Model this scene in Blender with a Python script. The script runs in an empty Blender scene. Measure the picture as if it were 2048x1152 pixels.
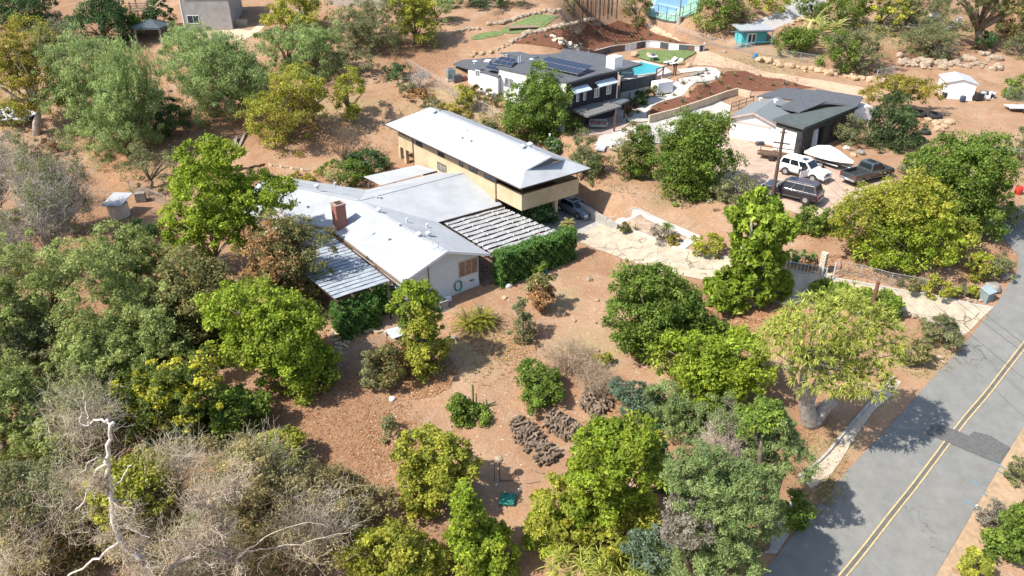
import bpy, math, random
import numpy as np
from mathutils import Vector

# ------------------------------------------------------------------ camera, world, sun, exposure
scene = bpy.context.scene
C = scene.collection
F = 1550.0; CX = 1024.0; CY = 576.0; PITCH = math.radians(28.8); CZ = 26.2
cp, sp = math.cos(PITCH), math.sin(PITCH)
cam_d = bpy.data.cameras.new('camera')
cam = bpy.data.objects.new('camera', cam_d); C.objects.link(cam)
cam.location = (0, 0, CZ); cam.rotation_euler = (math.pi/2 - PITCH, 0, 0)
cam_d.sensor_width = 36; cam_d.lens = 36*F/2048; cam_d.clip_end = 3000; cam_d.clip_start = .5
scene.camera = cam
SUN_AZ = math.radians(27); SUN_EL = math.radians(50)
tosun = Vector((-math.cos(SUN_AZ)*math.cos(SUN_EL), -math.sin(SUN_AZ)*math.cos(SUN_EL), math.sin(SUN_EL)))
world = bpy.data.worlds.new('World'); scene.world = world; world.use_nodes = True
wn = world.node_tree; wn.nodes.clear()
sky = wn.nodes.new('ShaderNodeTexSky'); sky.sky_type = 'NISHITA'; sky.sun_disc = False
sky.sun_elevation = SUN_EL; sky.sun_rotation = math.atan2(tosun.x, tosun.y)
sky.air_density = 1.0; sky.dust_density = 1.2
bg = wn.nodes.new('ShaderNodeBackground'); bg.inputs[1].default_value = 0.15
wo = wn.nodes.new('ShaderNodeOutputWorld')
wn.links.new(sky.outputs[0], bg.inputs[0]); wn.links.new(bg.outputs[0], wo.inputs[0])
sun_d = bpy.data.lights.new('sun', 'SUN'); sun_d.energy = 4.8; sun_d.angle = math.radians(.53); sun_d.color = (1, .95, .87)
sun = bpy.data.objects.new('sun', sun_d); C.objects.link(sun)
sun.rotation_euler = tosun.to_track_quat('Z', 'Y').to_euler()
scene.view_settings.view_transform = 'Standard'; scene.view_settings.look = 'None'
scene.view_settings.exposure = 0.66; scene.view_settings.gamma = 1
scene.view_settings.use_curve_mapping = False

# ------------------------------------------------------------------ terrain and projection
YS = [-50,20,30,37,45,52,60,66,74,90,110,130,160,200,400,700]
RR = [-13,-12.5,-11.5,-10,-8,-6,-4.2,-3,-2.4,-2.3,-1.2,2,7,12,38,70]
YL = [-50,20,30,40,50,56,60,66,72,78,85,92,100,110,130,160,200,400,700]
LL = [-15,-14,-12.5,-10,-7.5,-6.3,-6,-5.7,-5.4,-5.1,-3.7,-1,2.2,5.3,8.5,12.5,18,42,75]
PADS = [(23, 121, 10.5, .65), (17.5, 109, 7, .1), (15, 100.5, 5, -2.1), (20.5, 102, 3.5, -1.5), (36, 150, 14, 5.0), (12.4, 74.5, 3.0, -2.7), (9, 80.5, 3.2, -2.5), (11.3, 87.3, 5.0, -1.35)]
def TH(x, y):
    x = np.asarray(x, float); y = np.asarray(y, float)
    r = 0; l = 0
    for o in (-4, -2, 0, 2, 4):
        r = r + np.interp(y+o, YS, RR)/5; l = l + np.interp(y+o, YL, LL)/5
    w = np.clip((x-4)/22, 0, 1); w = w*w*(3-2*w)
    z = l*(1-w)+r*w
    for a, b, rad, pz in PADS:
        k = np.clip(1.6-np.hypot(x-a, y-b)/rad, 0, .6)/.6; k = k*k*(3-2*k)
        z = z*(1-k)+pz*k
    z = z + .06*np.sin(x*.9+1.3*np.sin(y*.5))*np.sin(y*.7+.9*np.sin(x*.37)) + .02*np.sin(x*2.1+y*1.3)*np.sin(y*2.3-x*.8)
    return z
def H(x, y): return float(TH(x, y))
def ray(px, py):
    a = (px-CX)/F; b = -(py-CY)/F
    return (a, cp+b*sp, -sp+b*cp)
def P(px, py, z):
    d = ray(px, py); t = (z-CZ)/d[2]
    return Vector((d[0]*t, d[1]*t, z))
def PV(px, py, Y):
    d = ray(px, py); t = Y/d[1]
    return Vector((d[0]*t, Y, CZ+d[2]*t))
def G(px, py, up=0.0):
    d = np.array(ray(px, py)); t = np.arange(15, 420, .5)
    s = CZ+d[2]*t < TH(d[0]*t, d[1]*t)
    i = int(np.argmax(s)) if s.any() else len(t)-1
    a, b = t[i]-.5, t[i]
    for _ in range(14):
        m = (a+b)/2
        if CZ+d[2]*m < H(d[0]*m, d[1]*m): b = m
        else: a = m
    x, y = float(d[0]*b), float(d[1]*b)
    return Vector((x, y, H(x, y)+up))
def pxm(p):   # picture scale at a point
    return F/(p.y*cp-(p.z-CZ)*sp)

# ------------------------------------------------------------------ materials
MATS = {}
def mat(name, col, rough=.8, var=.12, scale=3.0, bump=.0, spec=.3, metal=0., col2=None, bscale=None, coat=0., vscale2=None):
    if name in MATS: return MATS[name]
    m = bpy.data.materials.new(name); m.use_nodes = True; nt = m.node_tree; N = nt.nodes; L = nt.links
    b = N['Principled BSDF']; b.inputs['Roughness'].default_value = rough
    b.inputs['Specular IOR Level'].default_value = spec; b.inputs['Metallic'].default_value = metal
    b.inputs['Coat Weight'].default_value = coat
    g = N.new('ShaderNodeNewGeometry')
    n = N.new('ShaderNodeTexNoise'); n.inputs['Scale'].default_value = scale; n.inputs['Detail'].default_value = 6; n.inputs['Roughness'].default_value = .65
    L.new(g.outputs['Position'], n.inputs['Vector'])
    r = N.new('ShaderNodeValToRGB'); e = r.color_ramp.elements
    c2 = col2 if col2 else tuple(c*(1-var*1.6) for c in col); c1 = tuple(min(1, c*(1+var)) for c in col)
    e[0].position = .3; e[0].color = (*c2, 1); e[1].position = .66; e[1].color = (*c1, 1)
    L.new(n.outputs['Fac'], r.inputs['Fac']); L.new(r.outputs['Color'], b.inputs['Base Color'])
    if bump:
        n2 = N.new('ShaderNodeTexNoise'); n2.inputs['Scale'].default_value = bscale or scale*4; n2.inputs['Detail'].default_value = 5
        L.new(g.outputs['Position'], n2.inputs['Vector'])
        bp = N.new('ShaderNodeBump'); bp.inputs['Strength'].default_value = bump; bp.inputs['Distance'].default_value = .05
        L.new(n2.outputs['Fac'], bp.inputs['Height']); L.new(bp.outputs['Normal'], b.inputs['Normal'])
    MATS[name] = m; return m
def leafmat(name, trans=.44, rough=.55, spec=.25):
    m = bpy.data.materials.new(name); m.use_nodes = True; nt = m.node_tree; N = nt.nodes; L = nt.links
    b = N['Principled BSDF']; b.inputs['Roughness'].default_value = rough; b.inputs['Specular IOR Level'].default_value = spec
    a = N.new('ShaderNodeAttribute'); a.attribute_name = 'col'
    L.new(a.outputs['Color'], b.inputs['Base Color'])
    t = N.new('ShaderNodeBsdfTranslucent'); L.new(a.outputs['Color'], t.inputs['Color'])
    mx = N.new('ShaderNodeMixShader'); mx.inputs[0].default_value = trans
    L.new(b.outputs[0], mx.inputs[1]); L.new(t.outputs[0], mx.inputs[2])
    L.new(mx.outputs[0], N['Material Output'].inputs['Surface'])
    return m
M_leaf = leafmat('leaf'); M_rough = leafmat('dry_plant', .1, .9, .1)

# ------------------------------------------------------------------ object helpers
ORG = {}
def reg(o, org): ORG[o.name] = Vector(org)
def tag(o, label=None, cat=None, group=None, kind=None):
    if label: o['label'] = label
    if cat: o['category'] = cat
    if group: o['group'] = group
    if kind: o['kind'] = kind
    return o
def thing(name, label, cat, loc, group=None):
    o = bpy.data.objects.new(name, None); C.objects.link(o); o.location = loc; o.empty_display_size = .3
    reg(o, loc); return tag(o, label, cat, group)
def link(name, me, m, parent, org=None):
    o = bpy.data.objects.new(name, me); C.objects.link(o)
    if m and not me.materials: me.materials.append(m)
    org = Vector(org) if org is not None else (ORG[parent.name] if parent else Vector((0, 0, 0)))
    if parent: o.parent = parent; o.location = org-ORG[parent.name]
    else: o.location = org
    reg(o, org); return o
def npmesh(name, V, quads=None, tris=None, col=None, smooth=False):
    me = bpy.data.meshes.new(name); V = np.asarray(V, np.float32)
    fs = []; st = []; k = 0
    if quads is not None and len(quads): q = np.asarray(quads, np.int32); fs.append(q.ravel()); st.append(np.arange(len(q))*4); k = len(q)*4
    if tris is not None and len(tris): t = np.asarray(tris, np.int32); fs.append(t.ravel()); st.append(np.arange(len(t))*3+k)
    idx = np.concatenate(fs); st = np.concatenate(st)
    me.vertices.add(len(V)); me.vertices.foreach_set('co', V.ravel())
    me.loops.add(len(idx)); me.loops.foreach_set('vertex_index', idx)
    me.polygons.add(len(st)); me.polygons.foreach_set('loop_start', st.astype(np.int32))
    if smooth: me.polygons.foreach_set('use_smooth', np.ones(len(st), bool))
    me.update(calc_edges=True)
    if col is not None:
        a = me.color_attributes.new('col', 'FLOAT_COLOR', 'POINT')
        c = np.ones((len(V), 4), np.float32); c[:, :3] = col
        a.data.foreach_set('color', c.ravel())
    return me
class MB:
    def __init__(s): s.v = []; s.f = []
    def add(s, vs, fs):
        k = len(s.v); s.v += [tuple(map(float, q)) for q in vs]; s.f += [tuple(i+k for i in f) for f in fs]; return s
    def hexa(s, b, t):   # four bottom, four top points
        return s.add(list(b)+list(t), [(3,2,1,0),(4,5,6,7),(0,1,5,4),(1,2,6,5),(2,3,7,6),(3,0,4,7)])
    def box(s, c, sx, sy, sz, a=0., b0=1., tilt=0.):   # centre, full sizes, yaw
        ca, sa = math.cos(a), math.sin(a); r = []
        for z in (-sz/2, sz/2):
            for x, y in ((-sx/2,-sy/2),(sx/2,-sy/2),(sx/2,sy/2),(-sx/2,sy/2)):
                zz = z+math.tan(tilt)*x
                r.append((c[0]+x*ca-y*sa, c[1]+x*sa+y*ca, c[2]+zz))
        return s.hexa(r[:4], r[4:])
    def slab(s, pts, t):
        n = len(pts); top = [tuple(p) for p in pts]; bot = [(p[0], p[1], p[2]-t) for p in pts]
        # orientation
        ar = sum(pts[i][0]*pts[(i+1)%n][1]-pts[(i+1)%n][0]*pts[i][1] for i in range(n))
        if ar < 0: top.reverse(); bot.reverse()
        return s.add(top+bot, [tuple(range(n)), tuple(range(2*n-1, n-1, -1))]+[(i, i+n, (i+1)%n+n, (i+1)%n)[::1] for i in range(n)])
    def prism(s, pts, z0, z1):
        return s.slab([(p[0], p[1], z1) for p in pts], z1-z0)
    def beam(s, p, q, w, h):
        p = Vector(p); q = Vector(q); d = (q-p); 
        if d.length < 1e-6: return s
        d.normalize(); up = Vector((0,0,1)) if abs(d.z) < .95 else Vector((1,0,0))
        x = d.cross(up).normalized()*w/2; y = x.cross(d).normalized()*h/2
        return s.hexa([p-x-y, p+x-y, q+x-y, q-x-y], [p-x+y, p+x+y, q+x+y, q-x+y])
    def tube(s, pts, rad, n=6, cap=True):
        pts = [Vector(p) for p in pts]; m = len(pts); rad = rad if hasattr(rad, '__len__') else [rad]*m
        vs = []; ref = None
        for i, p in enumerate(pts):
            d = (pts[min(i+1, m-1)]-pts[max(i-1, 0)]).normalized()
            if ref is None: ref = d.cross(Vector((0,0,1)) if abs(d.z) < .9 else Vector((1,0,0))).normalized()
            x = (ref-d*ref.dot(d)).normalized(); y = d.cross(x); ref = x
            for k in range(n):
                a = 2*math.pi*k/n; vs.append(p+x*math.cos(a)*rad[i]+y*math.sin(a)*rad[i])
        fs = [(i*n+k, i*n+(k+1)%n, (i+1)*n+(k+1)%n, (i+1)*n+k) for i in range(m-1) for k in range(n)]
        if cap: fs += [tuple(range(n-1, -1, -1)), tuple((m-1)*n+k for k in range(n))]
        return s.add(vs, fs)
    def lathe(s, c, prof, n=14):
        vs = [(c[0]+r*math.cos(2*math.pi*k/n), c[1]+r*math.sin(2*math.pi*k/n), c[2]+z) for r, z in prof for k in range(n)]
        m = len(prof)
        fs = [(i*n+k, i*n+(k+1)%n, (i+1)*n+(k+1)%n, (i+1)*n+k) for i in range(m-1) for k in range(n)]
        fs += [tuple(range(n-1, -1, -1)), tuple((m-1)*n+k for k in range(n))]
        return s.add(vs, fs)
    def build(s, name, m, parent=None, org=None, smooth=False, label=None, bevel=0, cat=None, group=None, kind=None):
        o3 = Vector(org) if org is not None else (ORG[parent.name] if parent else Vector(s.v[0]))
        me = bpy.data.meshes.new(name); me.from_pydata([tuple(Vector(v)-o3) for v in s.v], [], s.f)
        if smooth: me.polygons.foreach_set('use_smooth', [True]*len(me.polygons))
        me.update()
        o = link(name, me, m, parent, o3)
        if bevel:
            b = o.modifiers.new('b', 'BEVEL'); b.width = bevel; b.segments = 2; b.limit_method = 'ANGLE'
        return tag(o, label, cat, group, kind)
def copy_tree(o, parent=None):
    c = o.copy(); C.objects.link(c); c.parent = parent
    for ch in list(o.children): copy_tree(ch, c)
    return c
def rocks_mesh(name, seed, n=9):
    rnd = random.Random(seed); import bmesh
    bm = bmesh.new(); bmesh.ops.create_icosphere(bm, subdivisions=2, radius=1)
    ph = [rnd.uniform(0, 6.3) for _ in range(9)]
    cuts = []
    for _ in range(n):
        d = Vector((rnd.gauss(0,1), rnd.gauss(0,1), rnd.gauss(0,1))).normalized(); cuts.append((d, rnd.uniform(.62, .9)))
    for v in bm.verts:
        p = v.co
        for d, k in cuts:
            q = p.dot(d)
            if q > k: p = p-d*(q-k)*.9
        v.co = p*(1+.06*math.sin(p.x*5+ph[0])+.06*math.sin(p.y*6+ph[1]))
    me = bpy.data.meshes.new(name); bm.to_mesh(me); bm.free(); return me

# ------------------------------------------------------------------ ground
def smoothpoly(pts, k=4, closed=True):
    n = len(pts); out = []
    rng = range(n) if closed else range(n-1)
    for i in rng:
        p0, p1, p2, p3 = [Vector(pts[(i+j) % n]) if closed else Vector(pts[min(max(i+j, 0), n-1)]) for j in (-1, 0, 1, 2)]
        for s in range(k):
            t = s/k
            out.append(.5*((2*p1)+(p2-p0)*t+(2*p0-5*p1+4*p2-p3)*t*t+(3*p1-p0-3*p2+p3)*t**3))
    if not closed: out.append(Vector(pts[-1]))
    return out
def drape(name, pxs, m, off, kind='structure', smooth=0, step=1.0, parent=None, world=False, ground=True, label=None):
    import bmesh
    pts = [Vector(p) if world else G(*p) for p in pxs]
    pts = [Vector((p.x, p.y, 0)) for p in pts]
    if smooth: pts = smoothpoly(pts, smooth)
    bm = bmesh.new(); f = bm.faces.new([bm.verts.new(p) for p in pts])
    if f.normal.z < 0 or f.calc_area() and (bm.normal_update() or f.normal.z < 0): bmesh.ops.reverse_faces(bm, faces=[f])
    x0, x1 = min(p.x for p in pts), max(p.x for p in pts); y0, y1 = min(p.y for p in pts), max(p.y for p in pts)
    for ax, lo, hi in ((0, x0, x1), (1, y0, y1)):
        k = math.floor(lo/step)*step
        while k < hi:
            no = Vector((1, 0, 0)) if ax == 0 else Vector((0, 1, 0))
            bmesh.ops.bisect_plane(bm, geom=bm.verts[:]+bm.edges[:]+bm.faces[:], plane_co=no*k, plane_no=no, dist=1e-5)
            k += step
    bmesh.ops.triangulate(bm, faces=bm.faces[:])
    for v in bm.verts: v.co.z = H(v.co.x, v.co.y)+off
    me = bpy.data.meshes.new(name); bm.to_mesh(me); bm.free()
    o = link(name, me, m, parent)
    if parent is None: tag(o, label, kind=kind)
    return o
def groundmat():
    m = bpy.data.materials.new('dirt'); m.use_nodes = True; nt = m.node_tree; N = nt.nodes; L = nt.links
    b = N['Principled BSDF']; b.inputs['Roughness'].default_value = .95; b.inputs['Specular IOR Level'].default_value = .1
    g = N.new('ShaderNodeNewGeometry'); at = N.new('ShaderNodeAttribute'); at.attribute_name = 'col'
    def noise(s, d=6, r=.6, dist=0):
        n = N.new('ShaderNodeTexNoise'); n.inputs['Scale'].default_value = s; n.inputs['Detail'].default_value = d; n.inputs['Roughness'].default_value = r
        n.inputs['Distortion'].default_value = dist; L.new(g.outputs['Position'], n.inputs['Vector']); return n
    def ramp(src, p0, c0, p1, c1):
        r = N.new('ShaderNodeValToRGB'); e = r.color_ramp.elements; e[0].position = p0; e[0].color = (*c0, 1); e[1].position = p1; e[1].color = (*c1, 1)
        L.new(src, r.inputs[0]); return r
    def mix(f, a, bb, mode='MIX'):
        x = N.new('ShaderNodeMix'); x.data_type = 'RGBA'; x.blend_type = mode
        if isinstance(f, float): x.inputs[0].default_value = f
        else: L.new(f, x.inputs[0])
        for i, s in ((6, a), (7, bb)):
            if isinstance(s, tuple): x.inputs[i].default_value = (*s, 1)
            else: L.new(s, x.inputs[i])
        return x.outputs[2]
    base = ramp(noise(.22, 8, .6, .6).outputs['Fac'], .32, (.26, .155, .09), .68, (.41, .275, .18)).outputs[0]
    red = ramp(noise(.6, 8, .7).outputs['Fac'], .42, (0, 0, 0), .72, (.8, .8, .8)).outputs[0]
    base = mix(red, base, (.37, .20, .11))
    grey = ramp(noise(.45, 9, .75, 1.2).outputs['Fac'], .52, (0,0,0), .70, (.7,.7,.7)).outputs[0]
    base = mix(grey, base, (.39, .30, .22))
    fine = ramp(noise(5, 7, .75).outputs['Fac'], .33, (.76, .73, .70), .62, (1.05, 1.05, 1.05)).outputs[0]
    base = mix(1.0, base, fine, 'MULTIPLY')
    sepn = N.new('ShaderNodeSeparateColor'); L.new(at.outputs['Color'], sepn.inputs[0])
    def thr(ch, s, soft=.22):
        n = noise(s, 7, .7)
        a = N.new('ShaderNodeMath'); a.operation = 'ADD'; L.new(sepn.outputs[ch], a.inputs[0]); L.new(n.outputs['Fac'], a.inputs[1])
        r = N.new('ShaderNodeMapRange'); r.inputs[1].default_value = 1-soft+.02; r.inputs[2].default_value = 1+soft+.02; L.new(a.outputs[0], r.inputs[0]); return r.outputs[0]
    litter_shade = ramp(noise(3.5, 8, .8).outputs['Fac'], .35, (.17, .09, .05), .66, (.34, .20, .12)).outputs[0]
    base = mix(thr(0, .9), base, litter_shade)
    orange = ramp(noise(5, 8, .8).outputs['Fac'], .35, (.26, .13, .07), .66, (.50, .30, .17)).outputs[0]
    base = mix(thr(1, 1.3), base, orange)
    grass = ramp(noise(4, 8, .8).outputs['Fac'], .35, (.24, .18, .09), .66, (.38, .29, .17)).outputs[0]
    base = mix(thr(2, 1.1), base, grass)
    L.new(base, b.inputs['Base Color'])
    bp = N.new('ShaderNodeBump'); bp.inputs['Strength'].default_value = .7; bp.inputs['Distance'].default_value = .12
    L.new(noise(2.4, 9, .75).outputs['Fac'], bp.inputs['Height']); L.new(bp.outputs[0], b.inputs['Normal'])
    return m
# litter and shade patches: (channel 0 woods litter plus yard shade painted dark brown, 1 orange leaves, 2 dry grass), centre and radii in picture px
PATCH = [(2,1130,600,60,40),(2,700,250,60,40),(2,870,200,80,40),(2,1330,400,80,25),(1,720,620,60,30),(0,700,800,80,90),(0,420,260,180,60),(2,1230,700,40,60),(2,1700,540,60,20),(0,230,120,120,60),(2,1000,560,40,20),(1,880,640,60,25),(2,1880,330,90,50),(0,1840,110,140,40),(0,150,620,420,330),(0,300,1000,560,260),(0,620,860,210,170),(0,250,330,90,60),(0,420,260,230,50),(0,520,250,150,40),(0,700,880,200,110),(0,900,1120,260,90),
 (1,830,745,75,50),(1,1230,800,40,30),(1,1500,640,90,45),(1,1450,380,80,25),(1,1700,540,90,30),(1,1010,690,60,30),(1,1100,800,120,40),(1,1640,640,130,60),(1,1630,460,60,20),
 (2,960,700,110,70),(2,1640,950,50,110),(2,1700,880,40,60),(2,1760,800,60,40),(2,1850,720,90,60),(2,1590,1030,50,60),(2,900,230,140,60),(2,1160,690,80,60),(2,1750,800,60,50),(2,1520,130,120,45),(2,1820,60,200,60),(2,640,210,200,40),
 (0,1500,900,230,180),(0,1380,640,120,120),(0,1900,60,200,70),(1,1420,620,50,20),(1,1560,590,60,30),(0,120,80,200,80),(1,240,340,60,60),(0,700,200,90,30),(0,830,110,120,60),(1,1200,820,60,50)]
def make_ground():
    def ax(lo, hi, far):
        a = list(np.arange(lo, hi+.01, 1.0)); s = 2.
        while a[-1] < far: a.append(a[-1]+s); s *= 1.35
        s = 2.; 
        while a[0] > -far: a.insert(0, a[0]-s); s *= 1.35
        return np.array(a)
    X = ax(-90, 100, 900); Y = ax(10, 150, 900)
    gx, gy = np.meshgrid(X, Y); z = TH(gx, gy); V = np.stack([gx, gy, z], -1).reshape(-1, 3)
    nx, ny = len(X), len(Y); i = np.arange(nx-1)[None, :]+nx*np.arange(ny-1)[:, None]; i = i.ravel()
    q = np.stack([i, i+1, i+1+nx, i+nx], -1)
    dep = V[:, 1]*cp-(V[:, 2]-CZ)*sp; up = V[:, 1]*sp+(V[:, 2]-CZ)*cp
    dd = np.maximum(dep, 1); px = CX+F*V[:, 0]/dd; py = CY-F*up/dd
    col = np.zeros((len(V), 3))
    for c, a, b, ra, rb in PATCH:
        r2 = ((px-a)/ra)**2+((py-b)/rb)**2
        col[:, c] = np.maximum(col[:, c], np.clip(1.15-r2, 0, 1)*(.78 if c == 0 else .6))
    col[:, 0] = np.where((px < -50) | (py > 1190), np.maximum(col[:, 0], .6), col[:, 0])
    me = npmesh('ground', V, q, col=col, smooth=True)
    tag(link('ground', me, groundmat(), None), kind='structure')
make_ground()
# ------------------------------------------------------------------ surfaces on the ground
def concrete_mat(name, c1, c2, cracks=True, cs=.55, cw=.032, cc=(.20,.16,.11), dst=.45):
    m = mat(name, c1, .9, .1, 1.2, .25, .15, col2=c2); nt = m.node_tree; N = nt.nodes; L = nt.links
    if cracks:
        b = N['Principled BSDF']; src = b.inputs['Base Color'].links[0].from_socket
        g = N.new('ShaderNodeNewGeometry'); nz = N.new('ShaderNodeTexNoise'); nz.inputs['Scale'].default_value = 1.3; nz.inputs['Detail'].default_value = 5
        L.new(g.outputs['Position'], nz.inputs['Vector'])
        ad = N.new('ShaderNodeMix'); ad.data_type = 'VECTOR'; ad.inputs[0].default_value = dst
        L.new(g.outputs['Position'], ad.inputs[4]); L.new(nz.outputs['Color'], ad.inputs[5])
        v = N.new('ShaderNodeTexVoronoi'); v.feature = 'DISTANCE_TO_EDGE'; v.inputs['Scale'].default_value = cs*1.8; L.new(ad.outputs[1], v.inputs['Vector'])
        n2 = N.new('ShaderNodeTexNoise'); n2.inputs['Scale'].default_value = .35; L.new(g.outputs['Position'], n2.inputs['Vector'])
        mr = N.new('ShaderNodeMapRange'); mr.inputs[1].default_value = .44; mr.inputs[2].default_value = .66; mr.inputs[3].default_value = -.004; mr.inputs[4].default_value = cw
        L.new(n2.outputs['Fac'], mr.inputs[0])
        lt = N.new('ShaderNodeMath'); lt.operation = 'LESS_THAN'; L.new(v.outputs['Distance'], lt.inputs[0]); L.new(mr.outputs[0], lt.inputs[1])
        mx = N.new('ShaderNodeMix'); mx.data_type = 'RGBA'; L.new(lt.outputs[0], mx.inputs[0]); L.new(src, mx.inputs[6]); mx.inputs[7].default_value = (*cc, 1)
        L.new(mx.outputs[2], b.inputs['Base Color'])
    return m
M_drive = concrete_mat('driveway_concrete', (.45, .385, .29), (.32, .265, .195))
M_apron = mat('grey_concrete', (.36, .34, .31), .9, .15, 1.5, .2, .1)
M_walk = mat('pale_concrete', (.46, .435, .39), .9, .08, 1.2, .1, .1)
M_asph = concrete_mat('asphalt', (.192, .189, .174), (.170, .168, .155), True, .16, .006, (.13,.13,.125), .75)
M_patch = mat('dark_asphalt', (.115, .115, .11), .9, .15, 5, .3, .15)
M_yel = mat('yellow_road_paint', (.52, .37, .18), .8, .1, 5, 0, .2, col2=(.34, .27, .17))
M_tarline = mat('worn_tar', (.12, .12, .11), .9)
M_mulch = mat('red_brown_mulch', (.17, .075, .045), 1, .35, 7, .9, .1, bscale=14)
M_lawn = mat('lawn', (.15, .20, .075), 1, .3, 3, .6, .1, bscale=30)
M_track = mat('pale_dirt', (.50, .34, .23), 1, .12, 1.1, .5, .1)
M_blue = mat('blue_marking_paint', (.13, .24, .32), .9)
M_wline = mat('white_line_paint', (.75, .75, .72), .8)
LEFT = [(1400,1300),(1500,1185),(1562,1100),(1645,1000),(1700,935),(1765,868),(1848,776),(1885,736),(1931,685),(1969,640),(1997,602),(2034,544),(2036,512),(2010,482),(2000,450),(2048,410)]
RIGHT = [(2300,330),(2400,500),(2200,640),(2080,800),(2018,900),(1960,1000),(1871,1152),(1790,1290)]
drape('road', LEFT+RIGHT, M_asph, .05, step=.5)
cl = [G(*p) for p in [(1560,1300),(1686,1152),(1775,1040),(1861,930),(1912,862),(1980,780),(2048,692),(2140,585)]]
def stripe(path, off, w):
    l = []; r = []
    for i, p in enumerate(path):
        d = (path[min(i+1, len(path)-1)]-path[max(i-1, 0)]); n = Vector((d.y, -d.x)).normalized()
        l.append((p.x+n.x*(off-w/2), p.y+n.y*(off-w/2), 0)); r.append((p.x+n.x*(off+w/2), p.y+n.y*(off+w/2), 0))
    return l+r[::-1]
sp_ = smoothpoly([(p.x, p.y, 0) for p in cl], 6, False)
for s in (-.16, .16): drape('road_marking', stripe(sp_, s, .10), M_yel, .092, world=True)
drape('road_marking', stripe(sp_, 0, .19), M_tarline, .074, world=True)
z3 = lambda *a: [(1350+x/2.934, 780+y/2.934) for x, y in a]
drape('asphalt_patch', z3((1470,262),(1515,205),(1640,240),(1722,276),(1752,250),(1845,275),(1965,345),(1900,438),(1790,395)), M_patch, .115)
drape('dirt_verge', [(1871,1152),(1960,1000),(2018,900),(2060,830),(2130,830),(2060,1000),(1990,1152),(1980,1250),(1800,1250)], mat('verge_dirt', (.36,.24,.15), 1, .25, 2, .6, .1, col2=(.26,.2,.13)), .02)
for pts in ([(1985,925),(2012,940)],[(1990,940),(2010,952)],[(1945,963),(1958,975)],[(1962,985),(1975,994)],[(1930,1003),(1958,1020)],[(1940,1008),(1932,998)],[(1838,925),(1846,930)],[(1846,960),(1850,964)]):
    p, q = G(*pts[0]), G(*pts[1]); drape('paint_mark', stripe([p, q], 0, .09), M_blue, .09, world=True)
drape('paint_mark', [(1949,1014),(1953,1011),(1958,1015),(1953,1019)], M_wline, .095)
UP = [(1209,443),(1289,471),(1354,498),(1459,517),(1520,538),(1590,540),(1668,558),(1749,572),(1847,589),(1925,606),(1985,617)]
LO = [(1930,672),(1853,645),(1798,627),(1720,612),(1640,606),(1570,612),(1500,592),(1413,562),(1330,545),(1265,525),(1190,498),(1144,477)]
drape('driveway', UP+LO, M_drive, .05)
drape('carport_slab', [(1060,425),(1080,385),(1130,380),(1160,402),(1206,436),(1209,443),(1144,477),(1105,470)], M_apron, .04)
drape('footpath', [(1209,443),(1268,417),(1279,419),(1290,428),(1277,431),(1240,449)], M_walk, .055)
drape('footpath', [(1279,419),(1312,436),(1402,475),(1388,482),(1300,443),(1284,431)], M_walk, .058)
drape('footpath', [(1402,476),(1368,500),(1350,494),(1380,474)], M_walk, .061)
drape('planting_bed', [(1238,450),(1277,431),(1298,443),(1380,475),(1350,493),(1290,470)], mat('bed_soil', (.36,.27,.2), 1, .25, 2, .5, .1), .045)
def kerb(name, pxs, w, h, m, label=None, smooth=3, world=False):
    path = pxs if world else [G(*p) for p in pxs]
    if smooth: path = smoothpoly([tuple(p) for p in path], smooth, False)
    mb = MB(); 
    for i in range(len(path)-1):
        a, b = path[i], path[i+1]; d = Vector((b[0]-a[0], b[1]-a[1], 0)).normalized(); n = Vector((d.y, -d.x, 0))*w/2
        za, zb = H(a[0], a[1]), H(b[0], b[1])
        A, B = Vector((a[0], a[1], 0)), Vector((b[0], b[1], 0))
        mb.hexa([A-n+Vector((0,0,za-.3)), B-n+Vector((0,0,zb-.3)), B+n+Vector((0,0,zb-.3)), A+n+Vector((0,0,za-.3))],
                [A-n+Vector((0,0,za+h)), B-n+Vector((0,0,zb+h)), B+n+Vector((0,0,zb+h)), A+n+Vector((0,0,za+h))])
    return tag(mb.build(name, m, org=(path[0][0], path[0][1], H(path[0][0], path[0][1]))), kind='structure')
kerb('kerb', UP[:4], .22, .16, M_walk); kerb('kerb', UP[6:], .22, .14, M_walk)
kerb('kerb', [(1209,443),(1268,417),(1279,419),(1312,436),(1402,475)], .12, .12, M_walk, smooth=0)
drape('sidewalk', [(1788,757),(1802,765),(1785,792),(1748,822),(1722,858),(1704,885),(1680,925),(1652,962),(1622,978),(1598,958),(1640,925),(1690,868),(1738,812)], mat('sidewalk_concrete', (.44,.37,.29), .9, .12, 1.5, .3, .1), .06)
kerb('kerb', [(1598,955),(1640,923),(1690,866),(1738,810),(1786,757)], .16, .22, M_apron)
drape('sidewalk', [(1528,1108),(1546,1042),(1580,1002),(1612,994),(1572,1032),(1577,1072),(1553,1108)], M_apron, .05)
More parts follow.
